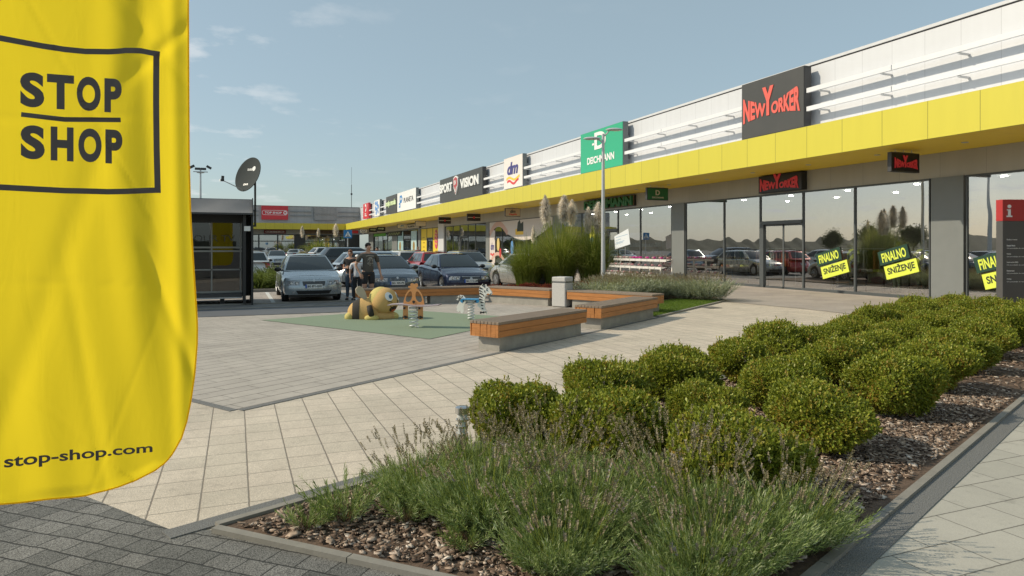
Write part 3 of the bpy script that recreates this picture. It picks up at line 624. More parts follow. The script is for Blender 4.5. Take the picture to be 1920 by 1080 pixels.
# lintel signs above the near shops
def lintelsign(label, u0, u1, z0, z1, face, X=XF - .26, th=.24, side=None):
    y1, y0 = YX(u0, X), YX(u1, X); w = y1 - y0; t = thing('fascia_sign', label, 'sign', (X, (y0 + y1) / 2, z0))
    MB().bb(.01, th, -w / 2, w / 2, 0, z1 - z0).build('sign_case', side or M['black'], t); MB().bb(-.01, .009, -w / 2 + .02, w / 2 - .02, .02, z1 - z0 - .02).build('face_panel', face, t)
    return t, frameP((-.014, w / 2, 0), (0, -1, 0), (0, 0, 1), (-1, 0, 0)), w, z1 - z0
blk = flat('sign_black', (.012, .01, .01), .35)
t, P, w, h = lintelsign('black strip sign with dark red lettering over the glass entrance door', 1422, 1504, 3.90, 4.60, blk)
m = MB(); nyorker(m, P, .12, .06, w - .28, h * .98); m.build('lettering', dred, t)
t, P, w, h = lintelsign('green block letters on a brown backing board over the shoe shop', 1096, 1189, 3.96, 4.55, flat('backing_brown', (.16, .10, .06), .6), th=.12, X=XF - .14)
m = MB(); lettering(m, 'DEICHMANN', P, .1, .03, w - .2, h - .06, .05, .10); m.build('lettering', flat('letters_green', (.02, .16, .06), .5), t)
t, P, w, h = lintelsign('long pale strip sign over the windows beyond the yellow shopfront', 753, 786, 3.95, 4.5, flat('strip_pale', (.55, .50, .42), .5))
m = MB(); lettering(m, 'PLANETA', P, w * .4, h * .3, w * .35, h * .4, .02, .01); m.build('lettering', flat('sign_ink', (.06, .06, .07)), t)
t, P, w, h = lintelsign('green letter strip above a shop window deep in the row', 701, 723, 3.3, 3.75, flat('strip_green', (.10, .36, .04), .5), X=XF - .12, th=.1)
t, P, w, h = lintelsign('dark strip sign with pale scribbled pattern deep in the row', 726, 752, 3.2, 3.82, blk, X=XF - .12, th=.1)
m = MB(); [polyP(m, P, ell(w * (.1 + .085 * i), h * (.35 + .25 * (i % 2)), .28, .13, 8), 0) for i in range(10)]; m.build('pattern', flat('olive', (.35, .40, .18)), t)
# hanging signs below the canopy, facing along the row
def hang(label, x0, y, z0, z1, face, w=1.2, side=None):
    t = thing('hanging_sign', label, 'sign', (x0 + w / 2, y, z0), 0, 'signs hanging under the yellow canopy'); h = z1 - z0
    MB().bb(-w / 2, w / 2, -.07, .07, 0, h, .008).build('sign_case', side or M['charcoal'], t)
    MB().bb(-w / 2 + .035, w / 2 - .035, -.078, -.0695, .035, h - .035).build('face_panel', face, t)
    m = MB()
    for dx in (-.35, .0, .35): m.tube([(dx, 0, h), (dx, 0, 4.632 - z0)], .014, 6)
    m.bb(-.42, .42, -.03, .03, h + .0, h + .02).build('hanger', M['steel'], t)
    return t, frameP((-w / 2, -.082, 0), (1, 0, 0), (0, 0, 1), (0, -1, 0)), w, h
cr = flat('lightbox_cream', (.62, .56, .42), .4); 
t, P, w, h = hang('black hanging lightbox with dark red lettering, nearest under the canopy', 18.1, 14.7, 3.95, 4.54, blk); m = MB(); nyorker(m, P, .12, .1, w - .24, .42); m.build('lettering', dred, t)
t, P, w, h = hang('green hanging lightbox with a pale letter, second from the front', 18.0, 27.6, 3.92, 4.52, flat('box_dgreen', (.02, .14, .05), .4)); m = MB(); lettering(m, 'D', P, .47, .24, .24, .24, .03, .01); lettering(m, 'DEICHMANN', P, .28, .09, .64, .08, .02, .01); m.build('lettering', cr, t)
t, P, w, h = hang('cream hanging drugstore lightbox with dark letters and a red wave', 18.1, 46.2, 3.92, 4.52, flat('box_cream', (.55, .42, .28), .4)); m = MB(); lettering(m, 'dm', P, .38, .26, .42, .24, .03, .01, shear=.2); m.build('lettering', flat('sign_ink', (.05, .05, .06)), t)
m = MB(); band(m, P, [(.3 + .06 * i, .15 + .03 * math.sin(i)) for i in range(11)], .07); m.build('wave_mark', flat('sign_wave_red', (.6, .05, .05)), t)
for lab, y, u in (('dark brown hanging lightbox with a pale stripe and red dot', 55, 0), ('dark brown striped hanging lightbox set farther back behind its twin', 62.5, .0)):
    t, P, w, h = hang(lab, 17.75 if y > 60 else 18.1, y, 3.9, 4.52, flat('box_brown', (.03, .022, .018), .4)); m = MB(); m.box(P(.6, .3, 0), (1.1, .01, .05)); m.build('stripe', cr, t); m = MB(); polyP(m, P, ell(.6, .3, .1, .1), .012); m.build('dot', brd, t)
hang('plain cream hanging lightbox beside the yellow shopfront', 18.1, 73, 3.95, 4.52, cr)
t, P, w, h = hang('pale hanging lightbox with blue emblem in front of a long pale strip sign', 18.1, 82, 3.95, 4.5, cr); m = MB(); band(m, P, [(.45, .2), (.5, .38), (.75, .36), (.7, .22)], .1); m.build('emblem', bl_, t)
for lab, y in (('black hanging lightbox with yellow green lettering, nearer of the pair', 95), ('black hanging lightbox with yellow green lettering, farther of the pair', 101)):
    t, P, w, h = hang(lab, 18.1, y, 3.9, 4.48, blk); m = MB(); lettering(m, 'moja', P, .2, .18, .8, .3, .03, .01); m.build('lettering', flat('sign_lime', (.6, .7, .2)), t)
t, P, w, h = hang('white hanging lightbox with a dark winged emblem', 17.9, 108, 3.9, 4.48, wl); m = MB(); band(m, P, [(.25, .4), (.45, .2), (.6, .3), (.75, .2), (.95, .4)], .08); m.build('emblem', flat('emblem_navy', (.05, .08, .3)), t)
t, P, w, h = hang('red hanging lightbox at the far inner corner', 17.5, 114, 3.9, 4.45, brd)
# ------------------------------------------------------------ stickers, posters and goods in the windows
XW = XF - .004
def sticker(name, label, yc, zc, build, cat='sticker', X=XW, group=None):
    t = thing(name, label, cat, (X, yc, zc), 0, group); P = frameP((0, 0, 0), (0, -1, 0), (0, 0, 1), (-1, 0, 0)); build(t, P); return t
dgr = flat('sticker_green', (.02, .06, .04), .35); lime = flat('sticker_lime', (.72, .82, .10), .35); ink = flat('sticker_ink', (.02, .03, .02), .5)
def sale(t, P):
    c, s = math.cos(R(15)), math.sin(R(15)); Q = lambda a, b, n=0.0: P(a * c - b * s, a * s + b * c, n)
    m = MB(); polyP(m, Q, [(-.62, .03), (.52, .03), (.52, .50), (-.62, .50)], -.002, .003); m.build('upper_panel', dgr, t)
    m = MB(); polyP(m, Q, [(-.50, -.48), (.72, -.48), (.72, -.03), (-.50, -.03)], .001, .003); m.build('lower_panel', lime, t)
    m = MB(); lettering(m, 'FINALNO', Q, -.50, .10, .92, .32, .03, .0); m.v = [(p[0] - .004, p[1], p[2]) for p in m.v]; m.build('upper_lettering', lime, t)
    m = MB(); lettering(m, 'SNIŽENJE', Q, -.40, -.40, 1.02, .34, .03, .0); m.v = [(p[0] - .007, p[1], p[2]) for p in m.v]; m.build('lower_lettering', ink, t)
for lab, u, v in (('tilted green and lime sale sticker on the pane right of the glass door', 1558, 494), ('tilted green and lime sale sticker on the wide pane before the grey pillar', 1681, 492), ('tilted green and lime sale sticker half hidden by the information totem', 1872, 506)):
    y = YX(u, XF); Z = SY * XF + CY * y; sticker('sale_sticker', lab, y, 1.7 - (v - 463) * Z / 1280, sale, group='sale stickers on the shop glass')
# drugstore window film: pale arches
def arches(t, P):
    pal2 = flat('film_pink', (.62, .40, .33), .5); pw2 = flat('film_pale', (.66, .60, .57), .5)
    W = (57.07 - 44.03) * K
    m = MB(); polyP(m, P, [(-W / 2, -1.75), (-W / 2 + 1.35, -1.75), (-W / 2 + 1.35, 1.2), (-W / 2, 1.2)]); 
    xs = [i / 24 for i in range(25)]
    lo = lambda s: 1.2 - (.0 if s < .1 else 0) + .0
    for i in range(24):
        a, b = xs[i], xs[i + 1]
        def zb(s): return (.75 + .75 * math.sin(min(1, s / .30) * PI * .9) if s < .3 else .95 - .9 * math.sin((s - .3) / .7 * PI) * .9 + (.55 if s > .3 else 0) * (s - .3))
        polyP(m, P, [(-W / 2 + a * W, zb(a)), (-W / 2 + b * W, zb(b)), (-W / 2 + b * W, 1.93), (-W / 2 + a * W, 1.93)])
    m.v = [(p[0], p[1], p[2]) for p in m.v]; m.build('pale_film', pw2, t)
    m = MB(); band(m, P, [(-W / 2 + .05 + i * .38, .9 + .85 * math.sin(i / 11 * PI)) for i in range(12)], .42, .004); band(m, P, [(-W / 2 + .1 + i * .42, -1.6 + .85 * math.sin(i / 9 * PI)) for i in range(10)], .3, .004); m.build('pink_film', pal2, t)
    m = MB(); lettering(m, 'dm', P, -W / 2 + .3, -.45, .85, .6, .03, 0, shear=.2); m.v = [(p[0] - .008, p[1], p[2]) for p in m.v]; m.build('letters', flat('sign_blue', (.06, .05, .22)), t)
    m = MB(); band(m, P, [(-W / 2 + .25 + .1 * i, -.85 + .07 * math.sin(i)) for i in range(10)], .16, .008); m.build('wave_mark', flat('sign_wave_red', (.6, .05, .05)), t)
    m = MB(); polyP(m, P, ell(-W / 2 + 2.1, .0, .32, .55), .004); m.build('round_film', flat('film_ochre', (.65, .50, .18), .5), t)
    m = MB(); polyP(m, P, ell(-W / 2 + 2.6, -.7, .22, .4), .008); m.build('round_film', brd, t)
    m = MB(); polyP(m, P, ell(-W / 2 + 5.2, -.3, .3, .6), .004); m.build('round_film', flat('film_blue', (.10, .28, .60), .5), t)
    m = MB(); polyP(m, P, [(-W / 2 + 5.9, .75), (-W / 2 + 7.5, .75), (-W / 2 + 7.5, 1.2), (-W / 2 + 5.9, 1.2)], .006); m.build('wave_mark', flat('sign_wave_yellow', (.8, .5, .05)), t)
    m = MB(); polyP(m, P, [(-W / 2 + 6.2, 1.0), (-W / 2 + 7.5, 1.0), (-W / 2 + 7.5, 1.75), (-W / 2 + 7.0, 1.6), (-W / 2 + 6.8, 1.9), (-W / 2 + 6.4, 1.7)], .01); m.build('dark_print', ink, t)
sticker('window_film', 'pale film with pink arches on the drugstore windows behind the pampas grass', (57.07 + 44.03) / 2 * K, 1.9, arches, 'window film')
def ypost(t, P):
    m = MB(); polyP(m, P, [(-.32, -.95), (.32, -.95), (.32, .95), (-.32, .95)], 0, .004); m.build('sheet', flat('poster_yellow', (.70, .68, .08), .5), t)
    m = MB(); polyP(m, P, ell(0, .1, .22, .16), .008); polyP(m, P, ell(.0, -.35, .24, .2), .008); m.build('print', flat('poster_blue', (.05, .22, .35)), t)
    m = MB(); lettering(m, 'TOP', P, -.2, .55, .4, .22, .02, 0); m.v = [(p[0] - .01, p[1], p[2]) for p in m.v]; m.build('letters', ink, t)
y = YX(1110, XF); sticker('window_poster', 'tall yellow poster with blue print on the shoe shop glass', y, 2.05, ypost, 'poster')
def rings(t, P):
    m = MB(); polyP(m, P, ell(0, 0, .62, 1.05), 0, .004); m.build('disc', flat('pink_disc', (.62, .06, .16), .5), t)
    m = MB(); [band(m, P, [(-.4 + .1 * i, zc + .1 * math.sin(i)) for i in range(9)], .12, .006) for zc in (-.5, -.1, .3, .65)]; m.build('stripes', yel, t)
sticker('window_film', 'oval pink striped sign on the yellow shopfront', 74.6 * K, 2.55, rings, 'window film')
def ylines(t, P):
    m = MB(); [m.box(P(0, b, .004), (.004, .9, .05)) for b in (-1.2, -.6, -.2, .3, .9)]; m.build('print', flat('dull_print', (.25, .16, .03)), t)
sticker('window_film', 'printed lines on the left panel of the yellow shopfront', 80.1 * K, 1.9, ylines, 'window film')
for lab, yy, cc in (('light blue window poster with dark print left of the far glass door', 88.5, (.35, .52, .55)), ('pale blue window poster showing a round food picture', 84.2, (.45, .62, .64))):
    def bp(t, P, cc=cc):
        m = MB(); polyP(m, P, [(-1.6, -1.7), (1.6, -1.7), (1.6, 1.8), (-1.6, 1.8)] if yy > 86 else [(-1.6, -1.7), (1.2, -1.7), (1.2, 1.8), (-1.6, 1.8)], 0, .004); m.build('sheet', flat('film_%d' % int(cc[0] * 100), cc, .5), t)
        m = MB(); polyP(m, P, ell(-.2, -.1, .55, .6), .008); m.build('print', flat('print_brown', (.3, .2, .06)), t)
    sticker('window_poster', lab, (92.6 if yy > 86 else 84.8) * K, 1.9, bp, 'poster')
# woman on a poster inside the shoe shop
def wp(t, P):
    m = MB(); polyP(m, P, [(-.3, -.5), (.34, -.5), (.34, .05), (.12, .2), (-.1, .2), (-.26, .0)], 0, .02); m.build('dark_top_print', ink, t)
    m = MB(); polyP(m, P, ell(.02, .38, .11, .15, 14), .002, .02); polyP(m, P, [(-.42, -.3), (-.34, -.32), (-.22, .1), (-.28, .25), (-.34, .1)], .002, .02); m.build('skin_print', M['skin'], t)
    m = MB(); polyP(m, P, ell(.03, .44, .15, .15, 14), 0, .018); m.build('hair_print', flat('hair_brown', (.05, .03, .02), .7), t)
sticker('display_figure', 'cut-out picture of a dark haired woman with raised hand behind the shoe shop pane', YX(1174, XF + .5), 1.95, wp, 'poster', X=XF + .5)
# ------------------------------------------------------------ benches
def bench(label, p, q, wd=.47, side=1, base_w=.47, seed=0, flip=False):
    # p -> q is the lower front edge of the concrete base on the ground; the bench lies to its left
    p, q = Vector(p), Vector(q); d = (q - p).normalized(); L = (q - p).length; ang = math.atan2(d.y, d.x)
    t = thing('plaza_bench', label, 'bench', (p.x, p.y, 0), ang, 'wooden benches on concrete bases')
    MB().box((L / 2, wd / 2, .12), (L, wd, .262), 0, .006).build('concrete_base', M['conc'], t)
    x0, x1, y0, y1 = -.13, L + .10, -.08, wd + .08
    m = MB(); n = 8; r = random.Random(seed)
    for i in range(n):
        a = y0 + (y1 - y0) * i / n; m.bb(x0, x1, a + .004, a + (y1 - y0) / n - .004, .455, .50, .004)
    m.build('seat', M['woodT'], t)
    for yy, nm in ((y0 + .014, 'side_board'), (y1 - .042, 'side_board')):
        for z0, z1 in ((.355, .451), (.252, .350)): MB().bb(x0 + .02, x1 - .02, yy, yy + .028, z0, z1, .003).build(nm, M['woodX'], t)
    for xx in (x0 + .002, x1 - .03):
        m = MB(); a = y0 + .012
        while a < y1 - .03:
            w_ = min(r.uniform(.055, .10), y1 - .01 - a); sk = r.uniform(-.012, .012)
            vs = [(xx, a + .003, .252), (xx + .028, a + .003, .252), (xx + .028, a + w_ - .003, .252), (xx, a + w_ - .003, .252)]
            vs += [(x_, y_ + sk * (1 if a > y0 + .05 else 0), .452) for x_, y_, z_ in vs]
            m.add(vs, [(0, 3, 2, 1), (4, 5, 6, 7), (0, 1, 5, 4), (1, 2, 6, 5), (2, 3, 7, 6), (3, 0, 4, 7)]); a += w_
        m.build('end_board', M['woodS'], t)
    MB().bb(x0 + .04, x1 - .04, y0 + .05, y1 - .05, .252, .45).build('seat_frame', M['charcoal'], t)
    return t
M['woodX'] = mat('oiled_board', (.42, .17, .045), .5, var=.25, vscale=4, stretch=(.7, 6, 6), bump=.1)
bench('wooden bench with splayed end boards nearest the camera on the edge of the plaza', (3.93, 10.26), (6.12, 11.62), .44, seed=1)
bench('angled wooden bench behind the nearest one, its far end touching the back bench', (6.91, 12.25), (9.22, 13.83), .46, seed=2)
bench('wooden bench between the litter bin and the lawn, seen behind the angled one', (8.62, 16.9), (9.72, 14.72), .46, seed=3)
bench('wooden bench left of the litter bin in front of the red hedge', (7.12, 19.55), (8.22, 17.62), .46, seed=4)
bench('long wooden bench in front of the parked cars, behind the play animals', (3.35, 19.7), (5.2, 19.72), .42, seed=5)
bench('second length of the long bench, between the play animals and the corner', (5.35, 19.72), (7.0, 19.74), .42, seed=6)
# litter bin
bx, by = G(1056, 578); a = math.atan2(17.0 - 17.29, 8.43 - 8.17)
t = thing('litter_bin', 'speckled pale concrete litter bin between two wooden benches', 'litter bin', (8.52, 17.3, 0), R(33))
MB().box((0, 0, .36), (.44, .44, .66), 0, .02).build('bin_body', M['cement'], t); MB().box((0, 0, .795), (.44, .44, .13), 0, .02).build('bin_top', M['cement'], t)
MB().box((0, 0, .71), (.36, .36, .045)).build('slot', M['black'], t); MB().box((0, 0, .703), (.43, .43, .008)).box((0, 0, .728), (.43, .43, .006)).build('steel_band', M['steel'], t)
MB().box((0, 0, .015), (.38, .38, .05)).build('foot', M['conc'], t)
# ------------------------------------------------------------ play animals
honey = flat('bee_honey', (.58, .37, .14), .85, var=.12, vscale=60, bump=.3, bscale=150); bstripe = flat('bee_stripe', (.035, .03, .025), .85, bump=.3, bscale=150); bfoot = flat('bee_lemon', (.58, .48, .16), .85, var=.12, vscale=50, bump=.3, bscale=150)
t = thing('play_bee', 'chubby yellow bee figure with dark stripes lying on the green rubber surface', 'play sculpture', (2.95, 16.1, 0), R(-14))
def blob(c, r, f=None, su=28, sv=16, rot=None):
    vs = []; fs = []
    for j in range(sv + 1):
        th = PI * j / sv
        for i in range(su):
            ph = 2 * PI * i / su; p = Vector((r[0] * math.sin(th) * math.cos(ph), r[1] * math.sin(th) * math.sin(ph), r[2] * math.cos(th)))
            if f: p = f(p)
            if rot: p = rot @ p
            vs.append(p + Vector(c))
    for j in range(sv):
        for i in range(su): fs.append((j * su + i, (j + 1) * su + i, (j + 1) * su + (i + 1) % su, j * su + (i + 1) % su))
    return vs, fs
MB().add(*blob((-.12, .03, .17), (.44, .33, .35), lambda p: Vector((p.x, p.y * (1 - .15 * (p.x < 0)), p.z * (1 - .18 * max(0, -p.x)) if p.z > 0 else p.z)))).add(*blob((.22, -.02, .07), (.38, .26, .17))).build('body', honey, t, True)
hd = MB().add(*blob((.30, -.06, .43), (.325, .31, .32))); hd.build('head', honey, t, True)
MB().add(*blob((.215, -.01, .475), (.285, .295, .29), lambda p: p)).build('cap', bfoot, t, True)
def bandon(x0, x1, cx=-.12, cy=.03, cz=.17, r=(.44, .33, .35), off=.006, a0=0, a1=2 * PI):
    def f(u, v):
        x = x0 + (x1 - x0) * u; k = math.sqrt(max(0, 1 - (x / r[0]) ** 2)); ph = a0 + (a1 - a0) * v; y = r[1] * k * math.cos(ph); z = r[2] * k * math.sin(ph)
        y *= (1 - .15 * (x < 0)); z = z * (1 - .18 * max(0, -x)) if z > 0 else z
        return (cx + x, cy + y, cz + z)
    return f
MB().patch(bandon(-.31, -.15), 0, 1, 0, 1, 3, 40, -.008).build('stripe', bstripe, t, True); MB().patch(bandon(-.31, -.15), 0, 1, 0, 1, 3, 40, .008).build('stripe', bstripe, t, True)
def headp(az, el, off=0.0):   # a point on the head; az from +x towards -y
    d = Vector((math.cos(el) * math.cos(az), math.cos(el) * math.sin(az), math.sin(el))); return Vector((.30 + d.x * (.325 + off), -.06 + d.y * (.31 + off), .43 + d.z * (.32 + off)))
def headpatch(mb, az, el, ra, re, off, rot=0, n=22):
    c = headp(az, el, off); ring = []
    for i in range(n):
        a = 2 * PI * i / n; da, de = ra * math.cos(a), re * math.sin(a); ring.append(headp(az + (da * math.cos(rot) - de * math.sin(rot)) / max(.3, math.cos(el)), el + da * math.sin(rot) + de * math.cos(rot), off))
    mb.add([c] + ring, [(0, 1 + i, 1 + (i + 1) % n) for i in range(n)])
eyew = flat('eye_white', (.80, .80, .78), .4); eyeb = flat('eye_blue', (.03, .12, .22), .3)
for az in (R(-68), R(-8)):
    m = MB(); headpatch(m, az, R(24), R(16), R(20), .004, R(20 if az < -1 else -10)); m.build('eye', eyew, t, True)
    m = MB(); headpatch(m, az + R(6 if az < -1 else -3), R(22), R(7), R(9), .008); m.build('pupil', eyeb, t, True)
m = MB(); headpatch(m, R(-40), R(-33), R(20), R(15), .004); m.build('mouth', flat('mouth_dark', (.05, .02, .015), .6), t, True); m = MB(); headpatch(m, R(-33), R(-40), R(13), R(8), .008); m.build('tongue', flat('tongue', (.6, .12, .05), .6), t, True)
m = MB(); m.tube([headp(R(-30 + 9 * math.cos(a)), R(-1 + 8 * math.sin(a)), .004) for a in np.linspace(-2.4, 1.0, 8)], .008, 6); m.tube([headp(R(-62), R(-16), .004), headp(R(-54), R(-27), .004), headp(R(-44), R(-24), .004)], .008, 6); m.tube([headp(R(-75 + i * 5), R(0 + 2 * math.sin(i)), .004) for i in range(5)], .007, 6); m.build('face_lines', bstripe, t)
for s in (-1, 1): 
    MB().add(*blob((.02 if s < 0 else .40, -.30 if s < 0 else .22, .06), (.17, .10, .08), rot=Matrix.Rotation(R(-8), 3, 'Z'))).build('foot', bfoot, t, True)
MB().add(*blob((-.50, -.05, .07), (.12, .12, .11))).build('foot', bfoot, t, True); MB().add(*blob((.50, -.05, .07), (.13, .12, .10))).build('foot', bfoot, t, True)
MB().tube([(.02, -.33, .10), (-.01, -.315, .22), (-.04, -.27, .34)], [.065, .07, .06], 12).build('arm_stripe', bstripe, t, True)
wg = [(.0, 0), (.05, .05), (.09, .16), (.105, .27), (.08, .34), (.02, .37), (-.05, .35), (-.09, .28), (-.085, .17), (-.05, .05)]
Mw = Matrix.Translation((-.12, -.06, .47)) @ Matrix.Rotation(R(20), 4, 'Z') @ Matrix.Rotation(R(-38), 4, 'Y') @ Matrix.Rotation(R(90), 4, 'X')
MB().prism(wg, -.02, .02, Mw).build('wing', flat('wing_stone', (.48, .42, .33), .8), t)
def spring(t, r=.085, h=.38, turns=5.5, z0=.02):
    pts = [(r * math.cos(2 * PI * turns * i / 120), r * math.sin(2 * PI * turns * i / 120), z0 + h * i / 120) for i in range(121)]
    MB().tube(pts, .012, 8).build('spring', flat('spring_white', (.70, .71, .72), .35, metal=.3), t, True)
    MB().disc((0, 0, .01), (0, 0, 1), .11, .02, 20).build('ground_plate', M['steel'], t); MB().disc((0, 0, z0 + h + .015), (0, 0, 1), .10, .03, 20).build('top_plate', M['steel'], t)
# chicken rider: upright orange panel on a long seesaw board
or_ = flat('hpl_orange', (.62, .29, .10), .45); t = thing('spring_rider', 'orange bird-faced spring rocker with a long flat seat board', 'spring rider', (3.43, 13.95, 0), R(-30))
spring(t, .09, .40, 5.5)
def holed(mb, outer, holes, y0, y1):
    bm = bmesh.new(); edges = []
    for lp in [outer] + holes:
        vs = [bm.verts.new((x, 0, z)) for x, z in lp]
        for i in range(len(vs)): edges.append(bm.edges.new((vs[i], vs[(i + 1) % len(vs)])))
    bmesh.ops.triangle_fill(bm, use_beauty=True, use_dissolve=False, edges=edges); bm.verts.index_update()
    vs = [v.co.copy() for v in bm.verts]; fs = [[v.index for v in f.verts] for f in bm.faces]; el = [(e.verts[0].index, e.verts[1].index) for e in bm.edges if len(e.link_faces) == 1]; bm.free(); n = len(vs)
    mb.add([(v.x, y0, v.z) for v in vs] + [(v.x, y1, v.z) for v in vs], [tuple(f) for f in fs] + [tuple(i + n for i in f[::-1]) for f in fs] + [(a, b, b + n, a + n) for a, b in el])
head = [(-.225, .50), (.225, .50), (.215, .58), (.17, .72), (.10, .81), (.05, .845), (.09, .88), (.085, .93), (.045, .945), (.02, .925), (-.01, .935), (-.05, .945), (-.075, .92), (-.065, .89), (-.12, .885), (-.115, .85), (-.06, .83), (-.11, .80), (-.17, .72), (-.215, .58)]
lh = [(-.10 + .065 * math.cos(a) * (1 - .25 * math.sin(a)) + .03 * math.sin(a), .665 + .115 * math.sin(a)) for a in np.linspace(0, 2 * PI, 18, endpoint=False)]; rh = [(-x, z) for x, z in lh]
m = MB(); holed(m, head, [lh, rh], -.012, .012); m.build('face_panel', or_, t)
MB().prism([(-.03, .575), (0, .585), (.03, .575), (.025, .545), (0, .52), (-.025, .545)], .013, .02, Matrix.Rotation(R(90), 4, 'X')).build('beak', bstripe, t)
def brd2(u, v): return (-.52 + 1.08 * u, -.16 + .32 * v + 0, .49 + .018 * math.sin(u * 7) + .012)
m = MB(); m.patch(brd2, 0, 1, 0, 1, 24, 2); m.patch(lambda u, v: (brd2(u, v)[0], brd2(u, v)[1], brd2(u, v)[2] - .018), 0, 1, 1, 0, 24, 2); m.patch(lambda u, v: (brd2(u, 0)[0], -.16, brd2(u, 0)[2] - .018 * (1 - v)), 0, 1, 0, 1, 24, 1); m.patch(lambda u, v: (brd2(u, 0)[0], .16, brd2(u, 0)[2] - .018 * v), 0, 1, 0, 1, 24, 1); m.build('seat_board', flat('hpl_mauve', (.40, .32, .33), .5), t)
for s in (-1, 1):
    MB().prism([(s * .16 - .045, .20), (s * .16 + .045, .20), (s * .16 + .055, .26), (s * .16 + .05, .485), (s * .16 - .05, .485), (s * .16 - .055, .26)], .05, .07, Matrix.Rotation(R(90), 4, 'X')).build('leg_panel', or_, t)
    for yy in (-.10,): MB().disc((s * .16, -.09, .245), (1, .6, 0), .032, .03, 12).tube([(s * .16 - .06, -.09, .245), (s * .16 + .06, -.09, .245)], .014, 8).disc((s * .16 - .02, -.08, .43), (0, 1, 0), .022, .03, 10).build('foot_peg', M['black'], t)
# zebra rider
zw = flat('hpl_white', (.88, .85, .80), .4); zb = flat('hpl_black', (.02, .02, .02), .4); zbl = flat('hpl_blue', (.04, .28, .55), .4)
t = thing('spring_rider', 'white zebra spring rocker with black stripes and a blue seat', 'spring rider', (5.03, 14.98, 0), R(-36))
spring(t, .075, .41, 6.5)
Zm = Matrix.Rotation(R(90), 4, 'X')
front = [(.16, .34), (.24, .28), (.30, .17), (.37, .155), (.385, .21), (.335, .29), (.33, .42), (.33, .50), (.36, .60), (.41, .64), (.475, .60), (.51, .62), (.495, .68), (.43, .76), (.37, .80), (.36, .845), (.32, .835), (.28, .85), (.26, .82), (.22, .79), (.20, .72), (.215, .60), (.20, .50)]
MB().prism(front, -.03, -.01, Zm).prism(front, .01, .03, Zm).build('front_panel', zw, t)
back = [(-.13, .43), (-.14, .52), (-.20, .58), (-.28, .585), (-.345, .54), (-.355, .47), (-.31, .46), (-.315, .52), (-.27, .54), (-.24, .50), (-.30, .40), (-.35, .31), (-.35, .22), (-.31, .19), (-.27, .22), (-.25, .17), (-.20, .16), (-.18, .22), (-.185, .32), (-.15, .38)]
MB().prism(back, -.02, .0, Zm).build('rear_panel', zw, t)
P = frameP((0, -.034, 0), (1, 0, 0), (0, 0, 1), (0, -1, 0)); m = MB()
for pts, w_ in (([(.22, .76), (.30, .73)], .026), ([(.21, .70), (.29, .66)], .018), ([(.22, .64), (.30, .60), (.32, .56)], .018), ([(.21, .57), (.29, .53)], .018), ([(.21, .50), (.30, .48)], .02), ([(.24, .43), (.32, .42)], .02), ([(.25, .36), (.31, .35)], .018), ([(.27, .29), (.31, .28)], .018), ([(.33, .81), (.34, .76)], .015), ([(.28, .83), (.31, .78)], .015), ([(.40, .76), (.38, .70)], .012), ([(.33, .70), (.345, .65)], .015), ([(.46, .61), (.50, .64)], .012), ([(.29, .84), (.35, .83)], .03)):
    band(m, P, pts, w_ * 1.8, 0, .003, .010)
m.build('stripe', zb, t)
P2 = frameP((0, -.004, 0), (1, 0, 0), (0, 0, 1), (0, -1, 0)); P2 = frameP((0, .024, 0), (1, 0, 0), (0, 0, 1), (0, -1, 0)); m = MB()
P3 = frameP((0, .0, 0), (1, 0, 0), (0, 0, 1), (0, -1, 0))
for pts in ([(-.34, .50), (-.31, .55)], [(-.28, .575), (-.25, .54)], [(-.20, .57), (-.22, .52), (-.26, .50)], [(-.15, .50), (-.20, .46)], [(-.24, .44), (-.19, .40)]): band(m, P3, pts, .026, .022, .003, .012)
m.build('stripe', zb, t)
m = MB(); polyP(m, P, ell(.395, .70, .016, .014), 0, .005); m.build('eye', eyeb, t)
MB().bb(-.20, .20, -.13, .13, .485, .505, .006).build('seat', zbl, t)
MB().prism([(-.14, .49), (.14, .49), (.10, .44), (-.10, .44)], -.06, .06, Zm).build('mount', M['steel'], t)
for s in (-.18, .18): MB().disc((s, -.10, .46), (0, 1, 0), .045, .04, 14).build('seat_bracket', zbl, t); MB().disc((s * .8, -.13, .455), (0, 1, 0), .018, .03, 10).build('bolt', zb, t)
MB().tube([(.27, -.12, .20), (.37, -.02, .21)], .014, 8).disc((.27, -.12, .20), (1, 0, 0), .026, .03).disc((.33, -.10, .205), (1, 0, 0), .024, .03).build('foot_peg', zb, t)
# ------------------------------------------------------------ kiosk
kx1, ky = .46, 21.15; KX0 = -5.6; KD = 2.6
t = thing('kiosk', 'dark glass kiosk with grey awning roof raised on short feet behind the flag', 'kiosk', (kx1, ky, 0))
def kp(n, mb, m, parent=t):
    mb.v = [(x - kx1, y - ky, z) for x, y, z in mb.v]; return mb.build(n, m, parent)
GY = ky + 1.05
kp('side_wall', MB().bb(kx1 - .28, kx1 - .2, ky + .02, ky + KD, .06, 2.66).bb(kx1 - .06, kx1, ky, ky + KD, .02, 2.62), M['black'])
kp('corner_panel', MB().bb(kx1 - .30, kx1 - .0, GY - .02, GY + .1, .22, 2.62), M['black'])
kp('platform', MB().bb(KX0, kx1 - .3, ky + .25, ky + KD, .20, .33), M['charcoal']); kp('platform_edge', MB().bb(KX0, kx1 - .3, ky + .235, ky + .248, .21, .24), M['steel'])
kp('foot', MB().bb(kx1 - .9, kx1 - .78, ky + .5, ky + .62, 0, .2).bb(kx1 - 3.5, kx1 - 3.38, ky + .5, ky + .62, 0, .2), M['black'])
kp('rear_wall', MB().bb(KX0, kx1 - .06, ky + KD - .08, ky + KD, .33, 2.66), M['black']); kp('header', MB().bb(KX0, kx1 - .3, GY - .02, GY + .08, 2.42, 2.66), M['black'])
fr = MB()
